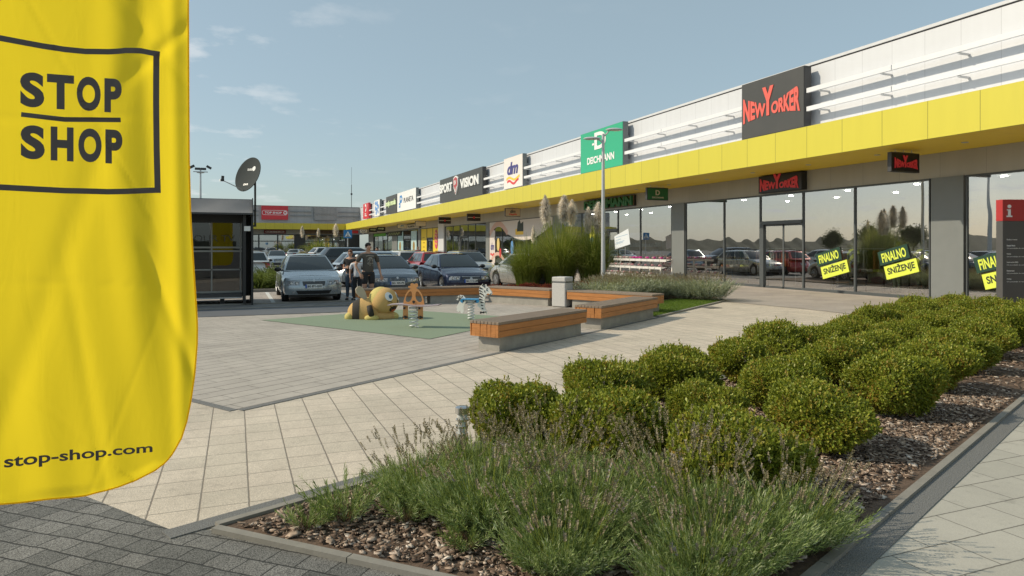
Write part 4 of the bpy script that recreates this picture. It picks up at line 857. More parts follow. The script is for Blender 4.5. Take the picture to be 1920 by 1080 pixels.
for i, x in enumerate(np.arange(kx1 - .34, KX0, -.80)): fr.bb(x - .02, x + .02, GY, GY + .05, .33, 2.42)
fr.bb(KX0, kx1 - .3, GY - .01, GY + .05, 1.55, 1.60).bb(KX0, kx1 - .3, GY - .01, GY + .05, 1.66, 1.71).bb(KX0, kx1 - .3, GY - .01, GY + .05, .33, .38).bb(KX0, kx1 - .3, GY + .0, GY + .05, 1.0, 1.04)
kp('window_frame', fr, flat('kiosk_frame', (.33, .32, .29), .5)); kp('window_glass', MB().bb(KX0, kx1 - .3, GY + .02, GY + .03, .38, 2.42), M['kglass'])
kp('lower_board', MB().bb(KX0, kx1 - .3, GY + .06, GY + .1, .38, .98), flat('kiosk_board', (.16, .13, .10), .5, var=.3, vscale=1.5, stretch=(1, 1, 8)))
kp('floor', MB().bb(KX0, kx1 - .1, GY + .1, ky + KD - .08, .33, .36), M['inwall'])
kp('curtain', MB().bb(kx1 - 2.05, kx1 - 1.62, GY + .25, GY + .27, .9, 2.4), flat('kiosk_curtain', (.42, .47, .40), .7))
kp('inside_counter', MB().bb(kx1 - 3.4, kx1 - 1.0, GY + .6, GY + 1.1, .36, 1.3), flat('counter', (.12, .09, .07), .5)); kp('sticker', MB().bb(kx1 - .25, kx1 - .08, ky - .0, ky + .012, 2.16, 2.30), wl)
# awning: fabric sagging between bars
def aw(u, v): return (KX0 + (kx1 - .03 - KX0) * u - kx1, -.25 + .62 * v + 0, 2.66 + .44 * v - .05 * math.sin(v * PI) + .035 * math.sin(u * 23) * math.sin(v * PI) - 0)
awf = flat('awning_canvas', (.20, .20, .205), .8, var=.08, vscale=3, bump=.2, bscale=9)
m = MB(); m.patch(aw, 0, 1, 0, 1, 60, 6); m.patch(lambda u, v: (aw(u, v)[0], aw(u, v)[1], aw(u, v)[2] - .012), 0, 1, 1, 0, 60, 6); o = m.build('awning', awf, t, True)
MB().bb(KX0 - kx1, -.03, -.26, -.235, 2.62, 2.67).build('awning_bar', M['charcoal'], t); MB().bb(KX0 - kx1, .0, .35, KD, 2.66, 2.8).build('roof', M['charcoal'], t); MB().bb(KX0 - kx1, -.0, .36, .5, 2.8, 3.1).build('roof_parapet', M['charcoal'], t)
MB().prism([(-.26, 2.62), (-.26, 2.69), (.37, 3.14), (.37, 2.62)], -.0, .03, Matrix(((0, 0, 1, -.03), (1, 0, 0, 0), (0, 1, 0, 0), (0, 0, 0, 1)))).build('awning_cheek', M['charcoal'], t)
m = MB(); lettering(m, 'TURN YOUR TV', frameP((kx1 - 2.75, GY + .017, 1.86), (1, 0, 0), (0, 0, 1), (0, -1, 0)), 0, 0, 2.25, .19, .0, 0); kp('window_lettering', m, flat('ghost_letters', (.055, .052, .045), .4))
# satellite dish
dx, dy = kx1 + .06, ky + .5; t = thing('satellite_dish', 'dark grey satellite dish on a black pole beside the kiosk roof', 'satellite dish', (dx, dy, 2.3))
MB().tube([(0, 0, 0), (0, 0, 1.32)], .03, 10).bb(-.12, .03, -.03, .03, .0, .05).bb(-.12, .03, -.03, .03, .45, .5).build('pole', M['black'], t)
Dm = Matrix.Translation((-.16, -.06, 1.52)) @ (Matrix.Rotation(R(218), 4, 'Z') @ Matrix.Rotation(R(72), 4, 'Y'))
prof = lambda rr: .26 * rr * rr
m = MB(); vs = []; fs = []; NR, NA = 8, 36
for j in range(NR + 1):
    for i in range(NA):
        r = .02 + .49 * j / NR; a = 2 * PI * i / NA; vs.append(Dm @ Vector((r * math.cos(a) * 1.06, r * math.sin(a), prof(r))))
for j in range(NR):
    for i in range(NA): fs.append((j * NA + i, j * NA + (i + 1) % NA, (j + 1) * NA + (i + 1) % NA, (j + 1) * NA + i))
b_ = len(vs); vs += [v - (Dm.to_3x3() @ Vector((0, 0, .02))) for v in vs]; fs2 = [tuple(i + b_ for i in f[::-1]) for f in fs]; rim = [(NR * NA + i, NR * NA + (i + 1) % NA, b_ + NR * NA + (i + 1) % NA, b_ + NR * NA + i) for i in range(NA)]
m.add(vs, fs + fs2 + rim + [tuple(range(NA))[::-1], tuple(range(b_, b_ + NA))]); m.build('reflector', flat('dish_grey', (.05, .058, .058), .8, var=.15, vscale=3, spec=.15), t, 40)
MB().tube([(0, 0, 1.24), Dm @ Vector((.1, 0, -.03))], .035, 8).build('mount', M['black'], t)
lnb = Dm @ Vector((.50, 0, .80)); MB().tube([Dm @ Vector((.50, 0, .05)), lnb], .013, 8).build('feed_arm', M['steel'], t)
MB().tube([lnb, lnb + (Dm.to_3x3() @ Vector((-.12, 0, .03)))], .04, 10).box(lnb, (.09, .06, .06)).build('receiver', M['black'], t); MB().disc(lnb + Vector((-.06, -.03, 0)), (1, .3, 0), .035, .02).build('receiver_cap', wl, t)
def DP(a, b, n=0.0): r = math.hypot(a, b); return Dm @ Vector((-b, a, prof(r) + .006 + n))
m = MB(); lettering(m, 'total', DP, -.13, .14, .22, .09, .02, 0); polyP(m, DP, ell(.155, .19, .07, .075, 18)); lettering(m, 'DVB', DP, -.1, -.34, .19, .06, .03, 0); m.build('lettering', wl, t)
# ------------------------------------------------------------ lamp post and other posts
lx, ly = G(1131, 552); t = thing('street_lamp', 'tall slim grey lamp post with two flat heads beside the pampas grass', 'street lamp', (lx, ly, 0))
MB().lathe([(.085, 0), (.085, .6), (.075, 1.2), (.05, 5.6), (.05, 5.75)], 16).build('pole', M['polegrey'], t, 40)
for s, L_, z in ((-1, .42, 5.52), (1, .42, 5.75)):
    d = Vector((CY, -SY, 0)) * s; c = Vector((0, 0, z))
    MB().tube([c - Vector((0, 0, .12)), c + d * .12, c + d * (L_ - .2) + Vector((0, 0, .03 if s < 0 else .12))], .025, 8).build('arm', M['polegrey'], t)
    cc = c + d * (L_ - .02) + Vector((0, 0, .05 if s < 0 else .14)); Q = Matrix.Translation(cc) @ Matrix.Rotation(math.atan2(d.y, d.x), 4, 'Z')
    MB().add(*blob((0, 0, 0), (.32, .17, .075), lambda p: Vector((p.x, p.y, p.z if p.z > 0 else p.z * .25)), 20, 10)).build('lamp_head', M['polegrey'], t, 50).matrix_local = Q
    MB().add(*blob((0, 0, 0), (.22, .12, .02), None, 16, 6)).build('lens', wl, t).matrix_local = Q @ Matrix.Translation((.03, 0, -.02))
def floodmast(name, label, x, y, h, s=1.0, grp='floodlight masts'):
    t = thing(name, label, 'floodlight', (x, y, 0), 0, grp); MB().lathe([(.22, 0), (.1, h), (.1, h + .2)], 10).build('pole', M['polegrey'], t)
    MB().tube([(-1.0 * s, 0, h - .3), (1.0 * s, 0, h - .3)], .06, 6).lathe([(.5 * s, h - .45), (.55 * s, h - .35)], 14).build('crossbar', M['polegrey'], t)
    for dx in (-1.15, -.4, .4, 1.15): MB().box((dx * s, 0, h + (.35 if abs(dx) > 1 else .1)), (.75 * s, .3, .3), M=Matrix.Rotation(R(-30 if dx < -1 else 30 if dx > 1 else 0), 3, 'Y')).build('lamp', M['charcoal'], t)
Z = 92; x, y = G(376, 463 + 1.7 * 1280 / Z); floodmast('floodlight_mast', 'tall mast with four floodlights rising behind the kiosk roof', x, y, 1.7 + 145 * Z / 1280, .9)
t = thing('roof_antenna', 'thin antenna mast on the roof of the far shop wing', 'antenna', (18.9, YB + 3.6, 8.3)); h = 6.6
MB().tube([(0, 0, 0), (0, 0, 4.4)], .05, 6).tube([(0, 0, 4.4), (0, 0, h + .9)], .02, 6).bb(-.15, .15, -.1, .1, 2.6, 2.9).build('mast', M['charcoal'], t)
Z = 50; x, y = G(652, 463 + 1.7 * 1280 / Z); t = thing('crossing_sign', 'blue pedestrian crossing sign with a white triangle on a thin pole', 'road sign', (x, y, 0))
zc = 1.7 + 24 * Z / 1280; MB().tube([(0, 0, 0), (0, 0, zc + .3)], .04, 8).build('pole', M['steel'], t)
MB().box((0, -.06, zc), (.6, .02, .6), 0, .004).build('sign_plate', flat('sign_crossing_blue', (.03, .22, .50), .4), t); P = frameP((0, -.074, zc), (1, 0, 0), (0, 0, 1), (0, -1, 0))
m = MB(); polyP(m, P, [(-.24, -.20), (.24, -.20), (0, .22)]); m.build('triangle', wl, t); m = MB(); polyP(m, P, ell(.0, .06, .025, .025), .003); band(m, P, [(0, .03), (.0, -.06), (-.05, -.14)], .035, .003); band(m, P, [(0, -.05), (.06, -.14)], .03, .003); band(m, P, [(-.15, -.17), (.15, -.17)], .03, .003); m.build('walker_pictogram', blk, t)
# information totem
ix, iy = G(1880, 593); t = thing('information_totem', 'charcoal information totem with a red head and opening hours at the right edge', 'sign', (ix, iy, 0), R(-20)); zt = 1.7 + 89 * (SY * ix + CY * iy) / 1280
MB().bb(0, 1.3, 0, .22, 0, zt - .53, .004).build('panel', flat('totem_grey', (.085, .083, .08), .5, var=.06), t); MB().bb(-.002, 1.302, -.002, .222, zt - .526, zt, .004).build('head_panel', flat('totem_red', (.42, .035, .035), .45), t)
P = frameP((0, -.006, 0), (1, 0, 0), (0, 0, 1), (0, -1, 0)); m = MB(); m.add([P(a, b) for a, b in ell(.165, zt - .17, .05, .045)], [tuple(range(20))]); 
for a0, a1, b0, b1 in ((.13, .20, zt - .40, zt - .24), (.10, .165, zt - .27, zt - .24), (.09, .24, zt - .43, zt - .395)): polyP(m, P, [(a0, b0), (a1, b0), (a1, b1), (a0, b1)], .0)
m.build('letter', wl, t); m = MB(); z = zt - 1.0
lettering(m, 'Radno vreme', P, .1, z, None, .035, .01, 0); z -= .15
for h_, hr in (('Retail Park:', '07-22h'), ('Radnje:', '09-21h'), ('Supermarket (SRB):', '08-22h'), ('Restorani:', '09-23h'), ('Parking:', '07-24h')):
    lettering(m, h_, P, .1, z, None, .036, .03, 0); lettering(m, 'Od ponedeljka do nedelje', P, .1, z - .065, .50, .032, .008, 0); lettering(m, hr, P, .68, z - .065, None, .032, .01, 0); z -= .205
m.build('lettering', wl, t)
# bollard light
x, y = G(866, 838); t = thing('bollard_light', 'short stainless bollard light with glass rings among the lavender', 'bollard light', (1.60, 4.98, 0)); 
MB().lathe([(.045, .03), (.045, .28)], 16).build('post', M['stainless'], t, 40); MB().lathe([(.04, .28), (.04, .43)], 16).build('lens', flat('bollard_lens', (.6, .62, .62), .15, coat=1), t, 40)
for z in (.33, .38): MB().disc((0, 0, z), (0, 0, 1), .047, .014, 16).build('ring', M['stainless'], t, 40)
MB().lathe([(.052, .43), (.052, .475), (.04, .483)], 18).build('cap', M['stainless'], t, 40)
# drain cover
x, y = G(1332, 578); o = MB().box((x, y, .02), (.45, .45, .012)).build('drain_cover', flat('cast_iron', (.14, .13, .12), .7, var=.3, vscale=60)); tag(o, 'square drain cover set in the beige paving near the lavender row', 'drain cover')
# ------------------------------------------------------------ shoe rack outside the shoe shop
y0, y1 = 27.6 * K, 35.0 * K
t = thing('shoe_rack', 'white three-tier sale rack full of shoes outside the shoe shop window', 'shoe rack', (18.4, 29.8, 0)); RW = 4.9; rw = flat('rack_white', (.70, .69, .66), .45)
tiers = [(.36, .0), (.74, .32), (1.10, .60)]
for z, x in tiers:
    MB().box((x + .14, 0, z - .05), (.34, RW, .02), M=Matrix.Rotation(R(-12), 3, 'Y')).build('shelf', rw, t)
    m = MB()
    for i in range(9): m.box((x - .04, -RW / 2 + (i + .5) * RW / 9, z - .06), (.02, RW / 9 - .03, .11))
    m.build('shelf_lip', rw, t)
for yy in np.linspace(-RW / 2 + .1, RW / 2 - .1, 6): MB().bb(.93, .98, yy - .04, yy + .04, 0, 1.12).bb(0, .95, yy - .02, yy + .02, .08, .12).bb(-.02, .03, yy - .05, yy + .05, 0, .30).build('upright', rw, t)
shoe = MB().add(*blob((0, 0, .035), (.13, .05, .055), lambda p: Vector((p.x, p.y * (1 - .25 * (p.x > 0)), (p.z if p.z > -.02 else -.02) * (1.1 if p.x > 0 else .6))), 12, 8)).mesh(True)
sc = [(.5, .25, .28), (.06, .06, .07), (.45, .42, .4), (.12, .12, .14), (.55, .45, .42), (.09, .08, .09), (.5, .02, .25), (.25, .18, .12)]; k = 0
names = {(.5, .25, .28): 'pink', (.06, .06, .07): 'black', (.45, .42, .4): 'grey', (.12, .12, .14): 'dark grey', (.55, .45, .42): 'beige', (.09, .08, .09): 'black', (.5, .02, .25): 'magenta', (.25, .18, .12): 'brown'}
for ti, (z, x) in enumerate(tiers):
    for i in range(24):
        c = sc[6] if ti == 2 and 8 <= i <= 11 else sc[(i * 5 + ti * 3 + i // 3) % 8] if i > 9 else sc[(0, 4, 2)[(i + ti) % 3]]
        o = bpy.data.objects.new('shoe', shoe); COL.objects.link(o)
        if not shoe.materials: shoe.materials.append(rw)
        o.material_slots[0].link = 'OBJECT'; o.material_slots[0].material = flat('shoe_%d' % sc.index(c), c, .6)
        o.location = (18.4 + x + .12 + .03 * ((i * 7) % 3 - 1), 29.8 + RW / 2 - (i + .5) * RW / 24, z + .0); o.rotation_euler = (0, R(-10), R(170 + 20 * ((i * 13) % 5 - 2) / 2)); o.scale = (1, 1.5, 1.25)
        tag(o, '%s shoe in a row on the %s tier of the sale rack' % (names[c], ('lowest', 'middle', 'top')[ti]), 'shoe', 'shoes on the sale rack')
t = thing('price_placard', 'tilted white price placard on a thin rod above the shoe rack', 'placard', (18.75, 30.7, 1.1)); MB().tube([(0, 0, 0), (0, 0, .6)], .012, 6).build('rod', M['steel'], t)
c_, s_ = math.cos(R(-8)), math.sin(R(-8)); P = frameP((-.02, .25, .95), (0, -1, .12), (0, .12, 1), (-1, 0, 0)); m = MB(); polyP(m, P, [(-.75, -.38), (.75, -.30), (.68, .52), (-.75, .30)], 0, .02); m.build('board', flat('placard_white', (.72, .76, .80), .4), t)
m = MB(); [m.add([P(-.62, b, .023), P(-.62 + l, b + .02, .023), P(-.62 + l, b + .05, .023), P(-.62, b + .03, .023)], [(0, 1, 2, 3)]) for b, l in ((.2, 1.2), (.05, .5), (-.08, .85), (-.14, .7))]; m.build('print', flat('placard_blue', (.35, .48, .62), .5), t)
# ------------------------------------------------------------ cars
def ss(x, a, b): t = max(0, min(1, (x - a) / (b - a))); return t * t * (3 - 2 * t)
def lerp_tab(tab, x):
    for (x0, y0), (x1, y1) in zip(tab, tab[1:]):
        if x <= x1: return y0 + (y1 - y0) * ss(x, x0, x1) if x1 > x0 else y1
    return tab[-1][1]
pcache = {}
def paint(name, col, metal=.55):
    if name not in pcache: pcache[name] = mat('paint_' + name, col, .28, metal=metal, coat=.9, var=.02)
    return pcache[name]
def car(label, x, y, rz, pname, col, kind='sedan', face='plain', L=4.6, Wd=1.78, H=1.45, group='cars in the car park', plate='BG 871-GW', metal=.55, cat='car'):
    # x, y: ground point under the middle of the nearer bumper end; rz: heading of the nose
    t = thing('parked_car', label, cat, (x, y, 0), rz, group); B = paint(pname, col, metal); W = Wd / 2; h = L / 2
    fx, rx = h - .88, -h + .82; RR = .35; wz = .31
    if kind == 'sedan': top = [(-h, .90), (-h + .12, .97), (-h + 1.0, 1.0), (-.4, .97), (.9, .95), (1.1, .93), (h - .35, .78), (h, .68)]; gb = (1.12, .28, -.95, -h + .95)
    elif kind == 'hatch': top = [(-h, .95), (-h + .2, .98), (-.4, .95), (.9, .96), (1.15, .93), (h - .35, .80), (h, .70)]; gb = (1.15, .35, -h + .62, -h + .12)
    else: top = [(-h, .95), (-h + .2, 1.0), (-.4, .97), (.9, .97), (1.1, .94), (h - .35, .80), (h, .70)]; gb = (1.1, .3, -h + .55, -h + .10)
    if kind == 'suv': top = [(a, b * 1.16) for a, b in top]; H = 1.68
    top = [(a, b) for a, b in top]
    def shape(xx, yy, zz):
        e = abs(xx) / h; sg_ = 1 if xx > 0 else -1
        return (xx - sg_ * .30 * abs(yy / W) ** 2.6 * ss(e, .72, 1) - sg_ * (.13 * ((zz - .42) / .35) ** 2 if zz > .42 else .06 * ((.42 - zz) / .2) ** 2) * ss(e, .93, 1), yy, zz)
    def zb(xx):
        z = .20 + .04 * ss(abs(xx), h - .5, h)
        for c in (fx, rx):
            d = abs(xx - c)
            if d < RR: z = max(z, wz + math.sqrt(RR * RR - d * d) * 1.04)
        return z
    xs = sorted(set([round(v, 3) for v in list(np.linspace(-h, h, 44)) + [c + RR * math.cos(a) for c in (fx, rx) for a in np.linspace(0, PI, 13)]]))
    def sec(xx):
        w_ = W * (1 - .05 * (abs(xx) / h) ** 4); b = zb(xx); zt = lerp_tab(top, xx); s = max(b + .10, zt - .12)
        return [(w_ * .94, b), (w_ * .985, max(.34, b + .025)), (w_, max(.52, b + .05)), (w_ * .99, max(s - .04, b + .075)), (w_ * .965, s + .05 * (zt - s) / .12), (w_ * .90, zt - .015), (w_ * .5, zt + .015), (0, zt + .022)]
    vs = []; fs = []; n = 15
    for xx in xs:
        q = sec(xx); row = [(-a, b) for a, b in q] + [(a, b) for a, b in q[:-1]][::-1]
        vs += [shape(xx, a, b) for a, b in row]
    for i in range(len(xs) - 1):
        for k in range(n - 1): fs.append((i * n + k, (i + 1) * n + k, (i + 1) * n + k + 1, i * n + k + 1))
    m = MB().add(vs, fs)
    def endsurf(sgn):
        q = sec(sgn * h)
        def f(u, v):    # u across -1..1, v = height in metres
            for (a0, b0), (a1, b1) in zip(q, q[1:]):
                if v <= b1 or (a1, b1) == q[-1]:
                    k = (v - b0) / max(1e-6, b1 - b0); wq = a0 + (a1 - a0) * k; break
            wq = max(.02, wq); p = shape(sgn * h, u * wq, v); return (p[0], p[1] * sgn, p[2])
        return f, q[0][1], q[-3][1]
    F, f0, f1 = endsurf(1); Bk, r0, r1 = endsurf(-1)
    m.patch(F, -1, 1, f0, f1 + .03, 16, 10); m.patch(Bk, -1, 1, r0, r1 + .03, 16, 10)
    bmm = m.build('body', B, t, 35)
    # underbody and arches
    MB().bb(-h + .25, h - .25, -W * .80, W * .80, .16, .60).bb(fx - .5, fx + .45, -W * .92, W * .92, .35, .68).bb(rx - .5, rx + .4, -W * .92, W * .92, .35, .72).build('underbody', M['black'], t)
    xa, xc, xd, xb = gb; zb_ = lerp_tab(top, .0) + .015; zr = H - .05; wb, wr_ = W * .90, W * .66
    za = lerp_tab(top, xa) + .01; zB = lerp_tab(top, xb) + .01
    def gw(v): return wb + (wr_ - wb) * (max(0, v) ** 1.15)
    def Ws(u, v): w_ = gw(v); return (xa + (xc - xa) * max(0, v) ** 1.1 -  .14 * u * u * (1 - .3 * v), u * w_ * .985, za + (zr - za) * max(v, 0) ** .95)
    def Rs(u, v): w_ = gw(v); return (xb + (xd - xb) * v + .10 * u * u, -u * w_ * .985, zB + (zr - zB) * v)
    def Sd(sg_):
        def f(u, v):
            a = Ws(1, v)[0]; b = Rs(1, v)[0]; z0_ = zB + (za - zB) * u; xx = b + (a - b) * (u if sg_ > 0 else 1 - u); uu = u if sg_ > 0 else 1 - u
            z0_ = zB + (za - zB) * uu
            return (xx, -sg_ * (gw(v) * (.985 + .03 * math.sin(PI * uu))), z0_ + (zr - z0_) * max(v, 0) ** .97)
        return f
    def Rf(u, v): a = Ws(u, 1)[0]; b = Rs(-u, 1)[0]; return (b + (a - b) * v, u * wr_ * .985 * (1 + .03 * math.sin(PI * v)), zr + .05 * (1 - u ** 4) * (math.sin(PI * (v * .86 + .07)) ** .5))
    g_ = MB(); g_.patch(Ws, -1, 1, -.08, 1, 10, 6); g_.patch(Rs, -1, 1, -.08, 1, 10, 6); g_.patch(Sd(-1), 0, 1, -.08, 1, 10, 6); g_.patch(Sd(1), 0, 1, -.08, 1, 10, 6); g_.patch(Rf, -1, 1, 0, 1, 10, 10)
    g_.build('cabin', B, t, 40)
    cg = M['carglass']
    MB().patch(Ws, -.93, .93, .05, .93, 10, 6, .006).build('windscreen', cg, t, True); MB().patch(Rs, -.88, .88, .12 if kind == 'sedan' else .10, .88, 10, 5, .006).build('rear_window', cg, t, True)
    for sg_ in (-1, 1):
        f = Sd(sg_); sp_ = [(.20 if kind == 'sedan' else .06, .46), (.49, .90)] if kind != 'wagon' else [(.05, .28), (.30, .58), (.61, .92)]
        for a, b in sp_:
            if sg_ < 0: a, b = 1 - b, 1 - a
            first = (a < .12 and sg_ < 0) or (b > .88 and sg_ > 0)
            sh_ = (lambda p, q: (p * (1 - 0.0) , q))
            MB().patch(f, a, b, .08, .90, 5, 4, .007 if sg_ > 0 else .007).build('side_window', cg, t, True)
        MB().patch(f, .03, .97, .035, .06, 8, 1, .012).build('window_trim', M['black'], t)
        MB().add(*blob((xa - .28, -sg_ * (W + .07), .98 if kind != 'suv' else 1.12), (.07, .11, .075), None, 12, 8)).tube([(xa - .26, -sg_ * (W * .88), .95 if kind != 'suv' else 1.09), (xa - .28, -sg_ * (W + .02), .96 if kind != 'suv' else 1.1)], .025, 6).build('mirror', M['black'], t, True)
        for hx in (.05, -.95): MB().bb(hx - .09, hx + .09, -sg_ * (W - .002) - .015, -sg_ * (W - .002) + .015, .80, .825, .006).build('door_handle', B, t)
        for xx in (.98, .0, -.95): MB().bb(xx - .003, xx + .003, -sg_ * W * .996 - .003, -sg_ * W * .996 + .003, .36, .86).build('door_gap', M['black'], t)
    for cx, in ((fx,), (rx,)):
        for sg_ in (-1, 1):
            wv = MB().lathe([(.20, -.095), (.30, -.1), (.315, -.06), (.315, .06), (.30, .10), (.20, .095)], 26, Matrix.Translation((cx, sg_ * (W - .12), wz)) @ Matrix.Rotation(R(90), 4, 'X')).build('wheel', M['rubberblk'], t, 40)
            rm = MB(); cxr = Vector((cx, sg_ * (W - .018), wz)); rm.lathe([(.215, -.01), (.215, .012), (.19, .014), (.185, -.02)], 24, Matrix.Translation(cxr) @ Matrix.Rotation(R(90), 4, 'X'))
            for k in range(7): a = 2 * PI * k / 7; rm.tube([cxr, cxr + Vector((math.cos(a) * .195, 0, math.sin(a) * .195))], [.032, .022], 5)
            rm.disc(cxr, (0, 1, 0), .05, .03, 12); o = rm.build('rim', M['rim'], None); o.parent = wv
            o = MB().disc(Vector((cx, sg_ * (W - .05), wz)), (0, 1, 0), .20, .02, 20).build('brake_disc', M['charcoal'], None); o.parent = wv
    trap = lambda d: (lambda a, b: (a + (d * (1 - b) * (1 - 2 * a)) , b))
    # front
    zt = lerp_tab(top, h)
    hz0, hz1 = (zt - .15, zt - .02)
    for s in (-1, 1):
        a, b = (.50, .93) if face != 'bmw' else (.42, .92)
        if s < 0: a, b = -b, -a
        HL = MB().patch(F, a, b, hz0, hz1, 6, 3, .006, (lambda p, q, s=s: (p + (.10 * (1 - q) if s < 0 else -.10 * (1 - q)) * (1 if True else 0) * (1 - abs(2 * p - 1)), q))).build('headlight', M['headl'] if face != 'dark2' else M['charcoal'], t, True)
        for q_ in ((.60, .78) if face != 'plain' else (.70,)):
            c = Vector(F(s * q_, (hz0 + hz1) / 2)); o = MB().disc(c + Vector((.012, 0, 0)), (1, 0, 0), .052, .012, 14).build('lamp_lens', M['charcoal'], None); o.parent = HL
            o = MB().disc(c + Vector((.02, 0, 0)), (1, 0, 0), .034, .012, 12).build('lamp_reflector', wl, None); o.parent = HL
        MB().disc(Vector(F(s * .70, .32)) + Vector((.012, 0, 0)), (1, 0, -.1), .045, .02, 12).build('fog_lamp', M['headl'], t)
    gw_ = .40; gr = M['black']
    if face == 'bmw':
        for s in (-1, 1):
            MB().patch(F, s * .175 - .135, s * .175 + .135, zt - .135, zt - .02, 6, 3, .010).build('grille', gr, t, True)
            m = MB(); [m.patch(F, s * .175 - .14 + i * .055, s * .175 - .13 + i * .055, zt - .13, zt - .025, 1, 3, .016) for i in range(6)]; m.build('grille_bars', M['steel'], t)
    else:
        g = MB().patch(F, -.42, .42, zt - .165, zt - .035, 10, 3, .008, lambda p, q: (.5 + (p - .5) * (.86 + .14 * q), q)).build('grille', gr, t, True)
        m = MB().patch(F, -.44, .44, zt - .037, zt - .022, 10, 1, .014); [m.patch(F, -.38, .38, zt - .14 + i * .034, zt - .137 + i * .034, 8, 1, .0095) for i in range(3)]; m.build('grille_bars', M['steel'], t)
    c = Vector(F(0, zt - .01 if face != 'vw' else zt - .09)); MB().disc(c + Vector((.015, 0, 0)), (1, 0, .3), .045 if face == 'vw' else .038, .012, 16).build('badge', M['steel'], t)
    MB().patch(F, -.62, .62, .265, .37, 12, 2, .008, lambda p, q: (.5 + (p - .5) * (.9 + .1 * q), q)).build('lower_intake', gr, t, True)
    for sgn, fn in ((1, F), (-1, Bk)):
        zp = .44 if sgn > 0 or kind == 'sedan' else .62; q = MB(); q.patch(fn, -.29, .29, zp, zp + .115, 4, 1, .02); pl = q.build('number_plate', flat('plate_white', (.72, .72, .70), .4), t)
        c = Vector(fn(0, zp + .06)); PP = frameP((c.x + sgn * .024, 0, zp), (0, sgn * 1, 0), (0, 0, 1), (sgn, 0, 0)); m = MB(); lettering(m, plate, PP, -.19, .025, .42, .068, .02, 0); m.build('plate_lettering', ink, None).parent = pl
        m = MB(); polyP(m, PP, [(-.26, .0), (-.215, .0), (-.215, .115), (-.26, .115)], .0); m.build('plate_band', flat('plate_blue', (.03, .10, .45), .4), None).parent = pl
    # rear
    rz0, rz1 = (lerp_tab(top, -h) - .20, lerp_tab(top, -h) - .02) if kind == 'sedan' else (.66, .98)
    for s in (-1, 1):
        a, b = (.55, .95) if kind == 'sedan' else (.72, .98)
        if s < 0: a, b = -b, -a
        MB().patch(Bk, a, b, rz0, min(rz1, r1 + .02), 5, 3, .008).build('tail_light', M['taill'], t, True)
    if kind in ('wagon', 'suv'): [MB().tube([(xd + .15, s * wr_ * .88, H + .01), (xc - .15, s * wr_ * .88, H + .01)], .015, 6).build('roof_rail', M['black'], t) for s in (-1, 1)]
    MB().bb(.2, .45, .25, .55, .95, 1.15).build('headrest', M['black'], t) if False else None
    return t
def place(px, yfront, facing, **kw):
    # facing 's': nose towards the plaza, its front bumper at yfront; 'n': tail towards the plaza
    x = YX2(px, yfront); L = kw.get('L', 4.6)
    return car(kw.pop('label'), x, yfront + L / 2, R(-90) if facing == 's' else R(90), kw.pop('pname'), kw.pop('col'), **kw)
def YX2(u, Y): q = (u - 960) / 1280; return Y * (SY + q * CY) / (CY - q * SY)
silver, navy, blueg, redc, whitec, greyc = (.42, .47, .50), (.008, .014, .045), (.07, .095, .125), (.42, .02, .02), (.68, .68, .67), (.30, .32, .31)
place(589, 21.6, 's', label='silver saloon parked nose first towards the plaza, right of the kiosk', pname='silver', col=silver, kind='sedan', face='skoda', L=4.66, Wd=1.81, H=1.46)
place(746, 22.5, 's', label='blue grey saloon with twin kidney grille parked behind the man in the dark T-shirt', pname='bluegrey', col=blueg, face='bmw', L=4.47, Wd=1.74, H=1.42, plate='BG 305-PK')
place(884, 22.9, 's', label='dark navy saloon parked nose first behind the corner of the long bench', pname='navy', col=navy, face='vw', L=4.68, Wd=1.75, H=1.46, plate='BG 512-LM')
car('silver hatchback parked tail first beside the pampas grass', 11.35, 26.6, R(98), 'palegrey', (.50, .50, .47), 'hatch', 'plain', 3.9, 1.7, 1.45)
place(822, 31.6, 'n', label='red estate car seen from behind between the blue grey and navy saloons', pname='red', col=redc, kind='wagon', L=4.3, Wd=1.74, H=1.48, metal=.2)
place(775, 34.6, 'n', label='white estate car with black roof rails next to the red estate', pname='white', col=whitec, kind='wagon', L=4.6, Wd=1.76, H=1.52, metal=0)
place(757, 41.0, 'n', label='pale blue hatchback behind the white estate car', pname='paleblue', col=(.20, .27, .33), kind='hatch', L=4.0, Wd=1.7, H=1.5)
car('silver estate car standing side on behind the blue grey saloon', 6.1, 30.3, R(4), 'silver', silver, 'wagon', 'plain', 4.6, 1.76, 1.52)
place(905, 31.5, 's', label='light grey estate car behind the navy saloon', pname='lightgrey', col=(.45, .46, .45), kind='wagon', L=4.6, Wd=1.78, H=1.5)
car('black people carrier standing side on behind the woman in the plaid shirt', -.2 + YX2(672, 41.5), 41.5, R(8), 'darkgrey', (.035, .04, .042), 'suv', 'plain', 4.6, 1.8, 1.6)
car('small white hatchback parked beside the white off-roader', YX2(640, 61), 61, R(22), 'white', whitec, 'hatch', 'plain', 3.85, 1.67, 1.43, metal=0)
car('white off-roader in front of the pampas tufts of the far wing', YX2(622, 68), 68, R(14), 'white', whitec, 'suv', 'plain', 4.5, 1.85, 1.7, metal=0)
place(521, 60, 's', label='small silver hatchback driving towards the plaza in the far lane', pname='silver', col=silver, kind='hatch', L=3.84, Wd=1.66, H=1.43)
place(474, 36, 'n', label='white car with red tail lamp half hidden by the kiosk', pname='white', col=whitec, kind='wagon', L=4.4, Wd=1.75, H=1.5, metal=0)
car('dark grey hatchback in front of the far shop windows', YX2(548, 96), 96, R(100), 'darkgrey', (.035, .04, .042), 'hatch', 'plain', 4.0, 1.7, 1.5)
car('pale silver saloon in front of the far shop windows', YX2(557, 88), 88, R(60), 'silver', silver, 'sedan', 'plain', 4.4, 1.7, 1.45)
